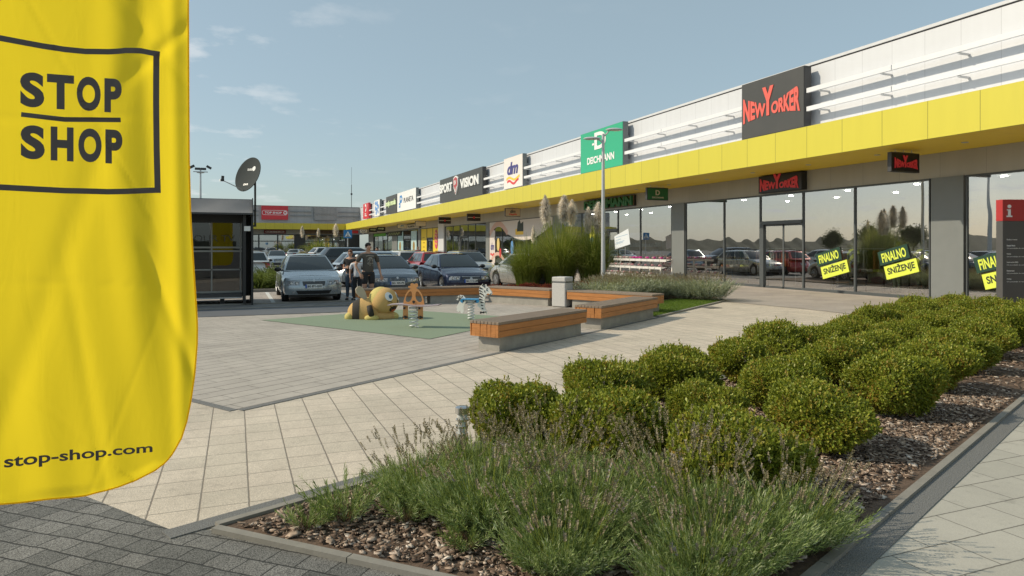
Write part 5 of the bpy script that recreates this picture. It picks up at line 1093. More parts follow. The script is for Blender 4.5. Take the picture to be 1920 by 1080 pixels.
# cars of the same car park that are mirrored in the shop glass
for i, (x, y, c, n, kd, lab) in enumerate(((-4.2, 33, silver, 'silver', 'wagon', 'silver estate parked behind the kiosk in the second row'), (-9, 33, blueg, 'bluegrey', 'hatch', 'blue grey hatchback parked far left in the second row'), (-11, 12, silver, 'silver', 'sedan', 'silver saloon parked left of the plaza behind the flag'), (-14, 7, navy, 'navy', 'hatch', 'navy hatchback parked left of the plaza behind the flag'), (-14, 2, whitec, 'white', 'wagon', 'white estate parked left of the plaza'), (-14, -4, blueg, 'bluegrey', 'sedan', 'blue grey saloon parked left of the plaza'))):
    car(lab, x, y, R(0) if y < 20 else R(90), n, c, kd)
# ------------------------------------------------------------ people
def skinned(name, verts, edges, rad, m, parent, sub=1, root=0):
    me = bpy.data.meshes.new(name); me.from_pydata(verts, edges, []); me.update(); o = link(name, me, m, parent)
    sk = o.modifiers.new('skin', 'SKIN'); sk.use_smooth_shade = True
    ly_ = me.skin_vertices[0].data
    for i, r in enumerate(rad): ly_[i].radius = r if isinstance(r, tuple) else (r, r); ly_[i].use_root = (i == root)
    if sub: s = o.modifiers.new('sub', 'SUBSURF'); s.levels = sub; s.render_levels = sub
    return o
def person(label, loc, rz, H, shirt, trousers, hairm, arms, legs=None, shorts=False, jacket=None, cap=None, sleeves=.45, shoes=None, female=False, head=0, name='person', skin=None, cat='person'):
    # H: standing height. arms: for each side (elbow, hand) offsets from the shoulder in units of H (x right, y forward, z up)
    t = thing(name, label, cat, loc, rz); s = H; sw = .118 if not female else .102; hw = .052
    sk = skin or M['skin']
    V = []; E = []; Rr = []
    def v(p, r, par=None): V.append((p[0] * s, p[1] * s, p[2] * s)); Rr.append(tuple(q * s for q in r) if isinstance(r, tuple) else r * s); i = len(V) - 1; (E.append((par, i)) if par is not None else None); return i
    pel = v((0, 0, .53), (.082, .058)); wa = v((0, 0, .61), (.075, .05), pel); ch = v((0, .005, .72), (.088, .056), wa); sh = v((0, 0, .80), (.072, .045), ch); nk = v((0, .004, .845), .028, sh); nb = v((0, .010, .872), .030, nk)
    hd_ = v((.0, .018, .915), (.040, .046), nb); v((0, .014, .955), (.038, .042), hd_); nz = v((0, .068, .912), .008, hd_)
    arm = []
    for k, sd in enumerate((-1, 1)):
        e_, h_ = arms[k]; S0 = v((sd * sw * .62, 0, .803), .036, sh); A = v((sd * sw, 0, .79), .030, S0)
        el = v((sd * sw + e_[0], e_[1], .79 + e_[2]), .021, A); wr = v((sd * sw + h_[0], h_[1], .79 + h_[2]), .0145, el)
        d = Vector(V[wr]) - Vector(V[el]); d.normalize(); side = d.cross(Vector((0, 1, 0.2))).normalized() if abs(d.y) < .9 else Vector((1, 0, 0)); up_ = d.cross(side)
        q = Vector(V[wr]) / s; pm = v(q + d * .032, (.020, .012), wr)
        for j in range(4):
            a = v(q + d * .055 + side * (.012 * (j - 1.5)), .0058, pm); b = v(q + d * (.078 - .003 * abs(j - 1.3)) + side * (.0125 * (j - 1.5)) + up_ * .004, .005, a); v(q + d * (.094 - .004 * abs(j - 1.3)) + side * (.012 * (j - 1.5)) + up_ * .014, .0042, b)
        a = v(q + d * .030 + side * (-.024), .006, pm); v(q + d * .052 + side * (-.030), .005, a); arm.append((A, el, wr))
    lg = []
    for k, sd in enumerate((-1, 1)):
        kn, an = (legs[k] if legs else ((sd * .055, .01, .285), (sd * .06, -.005, .045)))
        hp_ = v((sd * hw, 0, .495), .053, pel); th = v(((sd * hw + kn[0]) / 2, kn[1] / 2, .39), .046, hp_); kk = v(kn, .033, th); cf = v(((kn[0] + an[0]) / 2, (kn[1] + an[1]) / 2 - .008, (kn[2] + an[2]) / 2 + .03), .034, kk); ak = v(an, .020, cf); ft = v((an[0] + .006 * sd, an[1] + .05, .018), (.024, .016), ak); v((an[0] + .01 * sd, an[1] + .085, .014), (.020, .012), ft); lg.append((hp_, th, kk, cf, ak))
    skinned('body', V, E, Rr, sk, t)
    g = lambda i: V[i]
    def cloth(name, path, rad, m, par): 
        vs = [Vector(p) for p in path]; return vs
    # top
    k_ = 1.16; TV = [g(pel), g(wa), g(ch), g(sh)]; TR = [(.098 * s, .075 * s), (.092 * s, .068 * s), (.104 * s, .070 * s), (.082 * s, .053 * s)]; TE = [(0, 1), (1, 2), (2, 3), (3, 4)]; TV.append((0, .003 * s, .832 * s)); TR.append(.040 * s); TV[0] = (0, 0, .462 * s)
    for (A, el, wr) in arm:
        b = len(TV); a0 = Vector(g(A)); e0 = Vector(g(el)); w0 = Vector(g(wr)); end = a0.lerp(e0, sleeves * 2) if sleeves <= .5 else e0.lerp(w0, (sleeves - .5) * 2)
        TV += [tuple(a0 * 1.0), tuple(a0.lerp(e0, min(1, sleeves * 2) * .6)), ]; TR += [.042 * s, .036 * s]; TE += [(3, b), (b, b + 1)]
        if sleeves > .5: TV += [tuple(e0), tuple(end)]; TR += [.028 * s, .024 * s]; TE += [(b + 1, b + 2), (b + 2, b + 3)]
        else: TV += [tuple(end)]; TR += [.034 * s]; TE += [(b + 1, b + 2)]
    skinned('jacket' if jacket else 'shirt', TV, TE, TR, shirt, t)
    # trousers
    BV = [(0, 0, .545 * s)]; BE = []; BR = [(.074 * s, .056 * s)]
    for (hp_, th, kk, cf, ak) in lg:
        b = len(BV); BV += [g(hp_), g(th)]; BR += [.060 * s, .055 * s]; BE += [(0, b), (b, b + 1)]
        K_ = Vector(g(kk)); 
        if shorts: BV += [tuple(Vector(g(th)).lerp(K_, .75))]; BR += [.053 * s]; BE += [(b + 1, b + 2)]
        else: BV += [g(kk), g(cf), tuple(Vector(g(ak)) + Vector((0, 0, .01 * s)))]; BR += [.042 * s, .038 * s, .031 * s]; BE += [(b + 1, b + 2), (b + 2, b + 3), (b + 3, b + 4)]
    skinned('shorts' if shorts else 'trousers', BV, BE, BR, trousers, t)
    for (hp_, th, kk, cf, ak) in lg:
        a = Vector(g(ak)); MB().add(*blob((a.x, a.y + .035 * s, .022 * s), (.030 * s, .078 * s, .030 * s), lambda p: Vector((p.x, p.y, max(p.z, -.020 * s))), 12, 8)).build('shoe', shoes or M['black'], t, True)
    h0 = Vector((0, .010 * s, .935 * s))
    MB().add(*blob(h0 + Vector((0, -.008 * s, .012 * s)), (.044 * s, .053 * s, .047 * s), lambda p: Vector((p.x, p.y, p.z if p.y < 0 or p.z > .01 * s else p.z * .0 + .01 * s)) if p.y > 0 else p, 16, 12)).build('hair', hairm, t, True)
    if female: MB().add(*blob(h0 + Vector((0, -.03 * s, -.02 * s)), (.045 * s, .035 * s, .06 * s), None, 14, 10)).build('hair', hairm, t, True)
    for sd in (-1, 1):
        MB().add(*blob((sd * .017 * s, .059 * s, .920 * s), (.006 * s, .004 * s, .004 * s), None, 8, 6)).build('eye', M['black'], t)
        MB().add(*blob((sd * .043 * s, .008 * s, .912 * s), (.006 * s, .011 * s, .016 * s), None, 8, 6)).build('ear', sk, t)
    MB().add(*blob((0, .057 * s, .890 * s), (.013 * s, .004 * s, .003 * s), None, 8, 6)).build('mouth', flat('lip', (.35, .12, .10), .5), t)
    if cap: MB().add(*blob(h0 + Vector((0, 0, .018 * s)), (.050 * s, .058 * s, .042 * s), lambda p: Vector((p.x, p.y, max(p.z, 0))), 16, 10)).bb(-.035 * s, .035 * s, .04 * s, .11 * s, .945 * s, .952 * s).build('cap', cap, t, 40)
    return t, s
hair1 = flat('hair_dark', (.03, .02, .015), .7); hair2 = flat('hair_auburn', (.16, .06, .025), .6)
tee = flat('tee_charcoal', (.085, .078, .068), .85, bump=.2, bscale=30); shortm = flat('shorts_black', (.02, .022, .026), .85, bump=.2, bscale=20)
x, y = YX2(690, 20.2), 20.2
t, s = person('man in dark printed T-shirt and black shorts standing behind the bee', (x, y, .012), R(180 + 12), 1.83, tee, shortm, hair1, (((-.055, -.02, -.17), (-.07, .02, -.32)), ((.055, -.035, -.16), (.015, .03, -.29))), shorts=True, sleeves=.36)
t.scale = (1.12, 1.1, 1.0)
P = frameP((0, .125, 1.30), (-1, 0, 0), (0, 0, 1), (0, 1, 0)); m = MB(); rr = random.Random(4)
prn = flat('print_grey', (.33, .32, .29), .8)
for i in range(34):
    a, b = rr.gauss(0, .055), rr.uniform(-.16, .08); w_ = rr.uniform(.006, .02); an = rr.uniform(0, PI); c_, s_ = math.cos(an) * w_ * 2, math.sin(an) * w_ * 2
    polyP(m, P, [(a - c_, b - s_), (a + s_ * .3, b - c_ * .3), (a + c_, b + s_), (a - s_ * .3, b + c_ * .3)], rr.uniform(0, .004), .004)
band(m, P, [(-.11, .12), (-.04, .135), (.04, .13), (.11, .12)], .022, 0, .006); m.build('print', prn, t)
x, y = YX2(657, 22.0), 22.0
plaid = bpy.data.materials.new('plaid'); plaid.use_nodes = True; nt = plaid.node_tree; b = nt.nodes['Principled BSDF']; tcn = nn(nt, 'ShaderNodeTexCoord'); spn = nn(nt, 'ShaderNodeSeparateXYZ'); nt.links.new(tcn.outputs['Object'], spn.inputs[0])
def stripe_(o_, f, th): return mth(nt, 'GREATER_THAN', mth(nt, 'SINE', mth(nt, 'MULTIPLY', o_, f)), th)
c = mixc(nt, stripe_(spn.outputs[2], 95, .1), (.03, .045, .09), (.16, .22, .32)); c = mixc(nt, mth(nt, 'MULTIPLY', stripe_(spn.outputs[0], 95, .2), .6), c, (.55, .58, .60)); nt.links.new(c, b.inputs['Base Color']); b.inputs['Roughness'].default_value = .85
t, s = person('woman with auburn hair, black top and plaid shirt, arms folded, beside the silver saloon', (x, y, .012), R(180 - 25), 1.62, flat('top_black', (.015, .015, .017), .8), flat('jeans', (.06, .085, .12), .85, var=.15, vscale=9), hair2, (((-.03, .0, -.16), (.06, .085, -.14)), ((.03, .01, -.16), (-.04, .095, -.15))), female=True, sleeves=.3, shoes=blk)
m = MB(); m.add(*blob((.0, -.02, 1.30 * .93), (.165, .105, .09), None, 16, 8)); m.tube([(-.17, 0, 1.26), (-.20, .0, 1.1), (-.19, .0, .98)], [.062, .055, .05], 10); m.add(*blob((-.02, -.06, .70), (.165, .075, .24), None, 14, 10)); m.build('plaid_shirt', plaid, t, True)
MB().tube([(-.015, .07, 1.508), (.015, .07, 1.508)], .012, 6).tube([(-.07, .045, 1.508), (.07, .045, 1.508)], .007, 6).build('glasses', M['black'], t)
x, y = YX2(670, 21.6), 21.6
t, s = person('boy in white printed T-shirt and white cap between the woman and the man', (x, y, .012), R(180 - 10), 1.46, flat('tee_white', (.68, .69, .72), .8, bump=.15, bscale=25), shortm, hair1, (((-.035, 0, -.17), (-.04, .03, -.33)), ((.035, .0, -.17), (.03, .04, -.32))), sleeves=.36, cap=wl, shoes=blk)
P = frameP((0, .10, 1.02), (-1, 0, 0), (0, 0, 1), (0, 1, 0)); m = MB()
for i in range(12): a, b_ = rr.gauss(0, .03), rr.gauss(0, .03); polyP(m, P, ell(a, b_, .022, .014, 8), 0, .004)
m.build('print', flat('print_teal', (.05, .16, .22), .7), t)
person('person with short dark hair behind the silver estate car, only the head showing', (YX2(707, 34), 34, .0), R(150), 1.72, tee, shortm, hair1, (((-.04, 0, -.17), (-.04, .03, -.33)), ((.04, .0, -.17), (.04, .04, -.32))))
person('person in a red top standing by the yellow shopfront', (YX2(784, 62), 62, .0), R(170), 1.74, flat('top_red', (.55, .04, .05), .8), shortm, flat('hair_fair', (.35, .22, .12), .7), (((-.04, 0, -.17), (-.04, .03, -.33)), ((.04, .0, -.17), (.04, .04, -.32))))
# mannequins and clothes in the fashion shop
mq = flat('mannequin_grey', (.16, .19, .15), .4)
hz = bpy.data.materials.new('hazard_top'); hz.use_nodes = True; nt = hz.node_tree; b = nt.nodes['Principled BSDF']; tcn = nn(nt, 'ShaderNodeTexCoord'); spn = nn(nt, 'ShaderNodeSeparateXYZ'); nt.links.new(tcn.outputs['Object'], spn.inputs[0])
c = mixc(nt, mth(nt, 'GREATER_THAN', mth(nt, 'SINE', mth(nt, 'MULTIPLY', mth(nt, 'ADD', spn.outputs[2], mth(nt, 'MULTIPLY', spn.outputs[0], .8)), 20)), 0), (.62, .68, .06), (.03, .03, .03)); nt.links.new(c, b.inputs['Base Color']); b.inputs['Emission Color'].default_value = (.5, .55, .05, 1); b.inputs['Emission Strength'].default_value = 0
stand = (((-.04, 0, -.17), (-.05, .03, -.33)), ((.04, .0, -.17), (.05, .04, -.32)))
for u, lab in ((1600, 'mannequin in a striped top next to the window frame, left of the wide pane'), (1682, 'mannequin in a striped black and lime top in the wide pane'), (1728, 'mannequin in a striped top in the wide pane, next to the grey pillar')):
    person(lab, (XF + .9, YX(u, XF + .9), .1), R(80), 1.86, hz, flat('mq_trousers', (.10, .13, .10), .7), mq, stand, name='mannequin', skin=mq, cat='mannequin', sleeves=.3)
coat = MB(); prf = [(0, .0), (.16, -.02), (.20, -.14), (.16, -.16), (.15, -.30), (.17, -.72), (-.17, -.72), (-.15, -.30), (-.16, -.16), (-.20, -.14), (-.16, -.02)]
coat.prism(prf, -.035, .035, Matrix.Rotation(R(90), 4, 'X')); cme = coat.mesh(); cme.materials.append(rw)
cc = {'white': (.62, .62, .58), 'lime': (.60, .68, .10), 'pink': (.5, .22, .2), 'brown': (.20, .10, .07), 'orange': (.55, .20, .07), 'grey': (.25, .25, .25), 'black': (.03, .03, .03), 'green': (.08, .14, .07)}
racks = [(20.3 + 1.6, 22.9, 25.2, ('brown', 'brown', 'brown', 'lime', 'lime', 'white', 'white', 'pink', 'brown', 'orange', 'orange', 'brown', 'brown')), (XF + 2.4, 18.9, 21.4, ('white', 'orange', 'orange', 'green', 'grey', 'white', 'black', 'orange', 'grey', 'white')), (XF + 2.4, 25.8, 28.0, ('black', 'grey', 'green', 'white', 'grey', 'black', 'green')), (XF + 2.6, 11.6, 14.0, ('black', 'lime', 'grey', 'green', 'black', 'lime', 'grey')), (XF + 3.0, 15.2, 18.0, ('black', 'grey', 'green', 'pink', 'grey', 'black', 'green', 'white'))]
for ri, (x, a, b, cols) in enumerate(racks):
    a *= K; b *= K; t = thing('clothes_rack', ('steel clothes rack with bright tops left of the glass door', 'steel clothes rack behind the glass entrance door', 'steel clothes rack behind the pane next to the first pillar', 'steel clothes rack behind the pane beside the totem', 'steel clothes rack deep behind the wide pane')[ri], 'clothes rack', (x, (a + b) / 2, .03)); w_ = (b - a) / 2
    MB().tube([(0, -w_, 0), (0, -w_, 1.6), (0, w_, 1.6), (0, w_, 0)], .02, 8).build('frame', M['steel'], t); MB().bb(-.25, .25, -w_ - .02, -w_ + .02, 0, .04).bb(-.25, .25, w_ - .02, w_ + .02, 0, .04).build('foot', M['steel'], t)
    for i, c in enumerate(cols[::-1]):
        o = bpy.data.objects.new('garment', cme); COL.objects.link(o); o.material_slots[0].link = 'OBJECT'; o.material_slots[0].material = flat('cloth_' + c, cc[c], .8); o.location = (x, a + (i + .5) * (b - a) / len(cols), 1.58); o.rotation_euler = (0, 0, R(8 * ((i * 5) % 3 - 1)))
        tag(o, '%s garment hanging on the clothes rack %s' % (c, ('left of the glass door', 'behind the entrance door', 'next to the first pillar', 'beside the totem', 'behind the wide pane')[ri]), 'garment', 'garments on the racks')
for lab, y, x in (('low display table with folded clothes behind the right sale sticker', 16.6, XF + 1.9), ('low display table with folded clothes behind the left sale sticker', 19.6, XF + 1.5), ('low display table behind the pane left of the entrance', 26.8, XF + 1.3)):
    t = thing('display_table', lab, 'display table', (x, y * K, .03)); MB().bb(-.5, .5, -.8, .8, .70, .74, .005).bb(-.4, .4, -.7, .7, .3, .33).build('tabletop', flat('table_wood', (.25, .16, .09), .6), t)
    for a in (-.45, .45):
        for b in (-.75, .75): MB().bb(a - .02, a + .02, b - .02, b + .02, 0, .70).build('leg', M['black'], t)
    for i in range(10): MB().box((-.3 + .6 * (i % 2), -.65 + .3 * (i // 2), .74 + .05), (.34, .24, .10), 0, .02).build('folded_clothes', flat('cloth_' + list(cc)[i % 8], cc[list(cc)[i % 8]], .8), t)
for k, (a, b) in enumerate(((30, 34), (37.5, 42), (45, 50), (51, 56), (59, 63), (66, 71))):
    t = thing('wall_shelf', ('tall stocked shelf deep inside the shoe shop behind the sale rack', 'tall stocked shelf deep inside the shoe shop behind the yellow poster', 'stocked shelf inside the drugstore nearest the pampas', 'stocked shelf inside the drugstore behind the pale film', 'stocked shelf inside the sports shop near the drugstore', 'stocked shelf inside the sports shop near the yellow front')[k], 'shelf', (XF + 4.2, (a + b) / 2 * K, .03)); w_ = (b - a) * K / 2
    m = MB()
    for z in (.3, .75, 1.2, 1.65, 2.1): m.bb(0, .4, -w_, w_, z, z + .03)
    m.bb(.38, .42, -w_, w_, 0, 2.3).build('shelf_board', flat('table_wood'  , (.25, .16, .09)), t)
    m = MB(); rr = random.Random(k)
    for z in (.33, .78, 1.23, 1.68):
        y = -w_
        while y < w_ - .2: q = rr.uniform(.12, .3); m.bb(.03, .35, y, y + q * .85, z, z + rr.uniform(.12, .3)); y += q
    o = m.build('stock', flat('stock_%d' % (k % 3), ((.35, .3, .28), (.28, .30, .33), (.4, .28, .22))[k % 3], .7, var=.8, vscale=4), t); tag(o, kind='stuff')
# ------------------------------------------------------------ planting
def sprigs(cen, axis, n, length, leaf, wid, pitch, spread=.9, curl=.25):
    # cen (k,3) sprig bases, axis (k,3) unit directions: n leaves along each sprig, leaves are folded quads with a pointed tip
    k = len(cen); i = np.arange(n)[None, :, None]; ax = axis[:, None, :]
    ref = np.cross(axis, np.array([.3, .2, .93])); ref /= np.linalg.norm(ref, axis=1)[:, None] + 1e-9; r2 = np.cross(axis, ref)
    ph = i[..., 0] * 2.4 + rng.uniform(0, 6.28, (k, 1)); rad = ref[:, None, :] * np.cos(ph)[..., None] + r2[:, None, :] * np.sin(ph)[..., None]
    t = (i + .5) / n; base = cen[:, None, :] + ax * (length[:, None, None] * t)
    sp = spread * (1.05 - .7 * t); d = ax * (1 - sp * .5) + rad * sp + rng.normal(0, .12, (k, n, 3)); d /= np.linalg.norm(d, axis=2)[..., None]
    L = leaf * rng.uniform(.7, 1.2, (k, n, 1)); W = wid * rng.uniform(.8, 1.2, (k, n, 1)); side = np.cross(d, ax + rng.normal(0, .2, (k, n, 3))); side /= np.linalg.norm(side, axis=2)[..., None] + 1e-9
    up = np.cross(side, d)
    b0 = base; m1 = base + d * L * .5 + side * W / 2 + up * curl * W * .5; m2 = base + d * L * .5 - side * W / 2 + up * curl * W * .5; tip = base + d * L - up * L * .1
    V = np.stack([b0, m1, tip, m2], 2).reshape(-1, 3); Q = np.arange(len(V)).reshape(-1, 4); return V, Q
def shell(n, r, lump=.12, seedv=0, low=-.45, inner=1.0):
    d = rng.normal(0, 1, (n * 3, 3)); d /= np.linalg.norm(d, axis=1)[:, None]; d = d[d[:, 2] > low][:n]
    ph = np.random.default_rng(seedv); k = ph.normal(0, 1, (6, 3)) * 2.3; o = ph.uniform(0, 6, 6)
    f = 1 + lump * sum(np.sin(d @ k[i] + o[i]) for i in range(6)) / 2.2
    f = f * inner; p = d * f[:, None] * np.array(r); nrm = d / np.array(r); nrm /= np.linalg.norm(nrm, axis=1)[:, None]; return p, nrm
M['boxleaf'] = leaf_mat('shrub_leaves', (.115, .165, .018), (.37, .40, .05), (.26, .18, .035), .20, .42, 4, .3)
M['twig'] = mat('twigs', (.10, .06, .035), .9)
M['lav'] = leaf_mat('lavender_leaves', (.13, .20, .06), (.32, .40, .15), (.46, .50, .32), .25, .6, 5, .2)
M['lavstem'] = leaf_mat('lavender_stems', (.20, .27, .04), (.40, .42, .08), None, .25, .6, 5, .2)
M['lavfl'] = leaf_mat('lavender_spikes', (.20, .17, .11), (.42, .36, .24), (.26, .24, .25), .2, .8, 6, .1)
M['dry'] = leaf_mat('dry_twigs', (.14, .09, .06), (.30, .22, .15), None, .2, .8, 6, .1)
def shrub_mesh(seed, r=(.395, .395, .25), n=2500, leaf=.031, wid=.017):
    p, nrm = shell(n, r, .16, seed, -.7); a = nrm + np.array([0, 0, .55]) + rng.normal(0, .35, p.shape); a /= np.linalg.norm(a, axis=1)[:, None]
    L = rng.uniform(.05, .09, len(p)); p = p - a * .05
    V, Q = sprigs(p, a, 7, L, leaf, wid, 1, .85); 
    p2, n2 = shell(int(n * .7), r, .16, seed, -.8, .82); a2 = n2 + rng.normal(0, .5, n2.shape); a2 /= np.linalg.norm(a2, axis=1)[:, None]; V2, Q2 = sprigs(p2, a2, 6, np.full(len(p2), .08), leaf, wid, 1, .9)
    # a few long shoots standing out of the crown
    p3, n3 = shell(46, r, .16, seed, .0, .98); a3 = n3 * .5 + np.array([0, 0, .9]) + rng.normal(0, .25, n3.shape); a3 /= np.linalg.norm(a3, axis=1)[:, None]; V3, Q3 = sprigs(p3, a3, 9, np.full(len(p3), .10), leaf, wid, 1, .8)
    V = np.concatenate([V, V2, V3]); Q = np.concatenate([Q, Q2 + len(Q) * 4, Q3 + (len(Q) + len(Q2)) * 4]); V[:, 2] = np.maximum(V[:, 2] + .27, .02); return V, Q
def twig_mb(r, h, n=26):
    m = MB()
    for i in range(n):
        a = random.uniform(0, 2 * PI); q = random.uniform(.3, .9); m.tube([(0 + .03 * math.cos(a), .03 * math.sin(a), 0), (r * q * .5 * math.cos(a), r * q * .5 * math.sin(a), h * .35), (r * q * math.cos(a), r * q * math.sin(a), h * random.uniform(.6, .95))], [.009, .006, .003], 4)
    return m
protos = []
for i in range(4):
    t = thing('clipped_shrub', 'shrub', 'shrub', (0, 0, 0)); V, Q = shrub_mesh(i + 3); npmesh('foliage', V, Q, M['boxleaf'], t); twig_mb(.38, .5).build('stem', M['twig'], t); protos.append(t)
used = [False] * 4
def put(protos, used, i, loc, rz, sc, label, group):
    k = i % len(protos); o = protos[k] if not used[k] else copy_tree(protos[k]); used[k] = True
    o.location = loc; o.rotation_euler = (0, 0, rz); o.scale = sc if isinstance(sc, tuple) else (sc, sc, sc); o['label'] = label; o['group'] = group; return o
rowA = [2.15, 3.26, 4.5, 5.7, 6.95, 8.2, 9.4, 10.6, 11.8, 13.0, 14.2, 15.4]
rowB = [2.6, 3.9, 5.15, 6.65, 8.05, 9.5, 10.9, 12.3, 13.7, 15.1]
rowC = [3.1, 4.5, 6.1, 7.5, 9.0, 10.5, 12.0, 13.5, 15.0, 16.3]
ordn = ['first', 'second', 'third', 'fourth', 'fifth', 'sixth', 'seventh', 'eighth', 'ninth', 'tenth', 'eleventh', 'twelfth', 'thirteenth']
rr = random.Random(11); ii = 0
for rn, (xs, off, nm) in enumerate(((rowA, 4.27, 'back row by the beige paving'), (rowB, 3.32, 'middle row of the bed'), (rowC, 2.34, 'front row by the pale path'))):
    for j, x in enumerate(xs):
        y = .43 * x + off + rr.uniform(-.08, .08) ; sc = rr.uniform(.93, 1.07); 
        if rn == 1 and j == 1: sc = .78
        if rn == 0 and j == 0: sc = .95
        put(protos, used, ii, (x, y, .03), rr.uniform(0, 6.28), (sc * 1.0, sc * .96, sc * rr.uniform(.95, 1.08)), '%s round green shrub from the lavender in the %s' % (ordn[j], nm), 'round shrubs in the planting bed'); ii += 1
# lavender: leafy mound with long stalks carrying faded spikes
def lav_parts(R_, hgt, nst, nfl, leaf=.045, wid=.0048, seed=0, flh=(.17, .42)):
    base = np.zeros((nst, 3)); a = rng.uniform(0, 2 * PI, nst); q = np.sqrt(rng.uniform(0, 1, nst)); base[:, 0] = q * R_ * .55 * np.cos(a); base[:, 1] = q * R_ * .55 * np.sin(a)
    d = np.stack([q * np.cos(a) * .95, q * np.sin(a) * .95, np.full(nst, 1.0)], 1) + rng.normal(0, .16, (nst, 3)); d /= np.linalg.norm(d, axis=1)[:, None]
    ln = hgt * rng.uniform(.55, 1.05, nst) / np.maximum(.55, d[:, 2]); base2 = base + d * (ln * .22)[:, None]
    V, Q = sprigs(base2, d, 26, ln * .8, leaf, wid, 1, .55, .1)
    Vs, Qs = blades(base, base + d * ln[:, None], .005, 0, 2); V = np.concatenate([V, Vs]); Q = np.concatenate([Q, Qs + len(V) - len(Vs)])
    # flower stalks
    a = rng.uniform(0, 2 * PI, nfl); q = np.sqrt(rng.uniform(.02, 1, nfl)); b = np.stack([q * R_ * .6 * np.cos(a), q * R_ * .6 * np.sin(a), np.full(nfl, hgt * .45)], 1)
    e = np.stack([q * np.cos(a) * .75, q * np.sin(a) * .75, np.full(nfl, 1.0)], 1) + rng.normal(0, .14, (nfl, 3)); e /= np.linalg.norm(e, axis=1)[:, None]
    L = (hgt * .5 + rng.uniform(*flh, nfl)); tip = b + e * L[:, None]; Vf, Qf = blades(b, tip, .0034, rng.uniform(-.02, .09, nfl), 4)
    # spike: whorls of little bracts
    wh = 7; i = np.arange(wh * 5); tt = (i // 5) / wh; P0 = tip[:, None, :] - e[:, None, :] * ((.085 * (1 - tt) - .01) * rng.uniform(.7, 1.3, (nfl, 1)))[..., None]
    rad = rng.normal(0, 1, (nfl, wh * 5, 3)); rad -= (rad * e[:, None, :]).sum(2)[..., None] * e[:, None, :]; rad /= np.linalg.norm(rad, axis=2)[..., None]
    s_ = np.cross(rad, e[:, None, :]); up = e[:, None, :] * .008; w_ = .0042
    Vb = np.stack([P0, P0 + rad * .007 + s_ * w_ + up * .6, P0 + rad * .010 + up * 1.5, P0 + rad * .007 - s_ * w_ + up * .6], 2).reshape(-1, 3); Qb = np.arange(len(Vb)).reshape(-1, 4)
    return (V, Q), (Vf, Qf), (Vb, Qb)
def lavender(name, label, R_, hgt, nst, nfl, **k):
    t = thing(name, label, 'lavender'); a, b, c = lav_parts(R_, hgt, nst, nfl, **k); npmesh('foliage', *a, M['lav'], t); npmesh('flower_stalks', *b, M['lavstem'], t)
    if nfl: npmesh('flower_spikes', *c, M['lavfl'], t)
    n = 200; aa = rng.uniform(0, 6.28, n); rr_ = rng.uniform(.1, 1, n) * R_; bs = np.zeros((n, 3)); bs[:, 0] = np.cos(aa) * .05; bs[:, 1] = np.sin(aa) * .05; tp = np.stack([np.cos(aa) * rr_, np.sin(aa) * rr_, rng.uniform(.1, .6, n) * hgt], 1); npmesh('dry_twigs', *blades(bs, tp, .006, .1, 3), M['dry'], t); return t
lp = [lavender('lavender', 'l', .44, .30, 800, 100), lavender('lavender', 'l', .42, .31, 820, 65), lavender('lavender', 'l', .42, .27, 720, 95)]; lu = [False] * 3
for i, (x, y, s, lab) in enumerate(((1.12, 4.38, .74, 'lavender clump farthest left, at the aggregate edging'), (1.60, 4.58, .78, 'lavender clump in front of the bollard light'), (1.42, 3.88, 1.0, 'big lavender clump leaning over the bark on the left side of the bed'),
    (1.98, 4.22, .92, 'lavender clump with tall spikes in front of the first round shrub'), (1.88, 3.52, .98, 'dense lavender clump left of the dark gap'), (1.58, 3.22, .82, 'silvery lavender clump lowest in the picture, left of the dark gap'), (2.48, 3.50, 1.0, 'lavender clump right of the dark gap, against the front shrubs'), (2.36, 2.92, .98, 'large silvery lavender clump at the bottom edge, right of the gap'), (2.90, 3.02, .88, 'lavender clump reaching out towards the pale path'), (2.05, 2.72, .72, 'small lavender clump cut by the bottom edge of the picture'))):
    put(lp, lu, i, (x, y, .03), rr.uniform(0, 6.28), s, lab, 'lavender clumps in the near bed')
sp_ = [lavender('lavender', 'l', .16, .20, 60, 0), lavender('lavender', 'l', .12, .13, 34, 0)]; su_ = [False] * 2
for i, (x, y, s, lab) in enumerate(((.62, 4.28, 1.1, 'sparse young lavender on the bark near the corner of the bed'), (.40, 4.22, .9, 'tiny silvery lavender tuft nearest the sharp corner of the bed'), (.98, 4.12, 1.0, 'thin lavender tuft with dry twigs beside the lavender clumps'), (1.18, 3.62, 1.1, 'low grey lavender sprawling over the bark at the lower edge'), (1.05, 4.62, .9, 'small dry lavender by the aggregate edging'))):
    put(sp_, su_, i, (x, y, .03), rr.uniform(0, 6.28), s, lab, 'small lavender tufts on the bark')
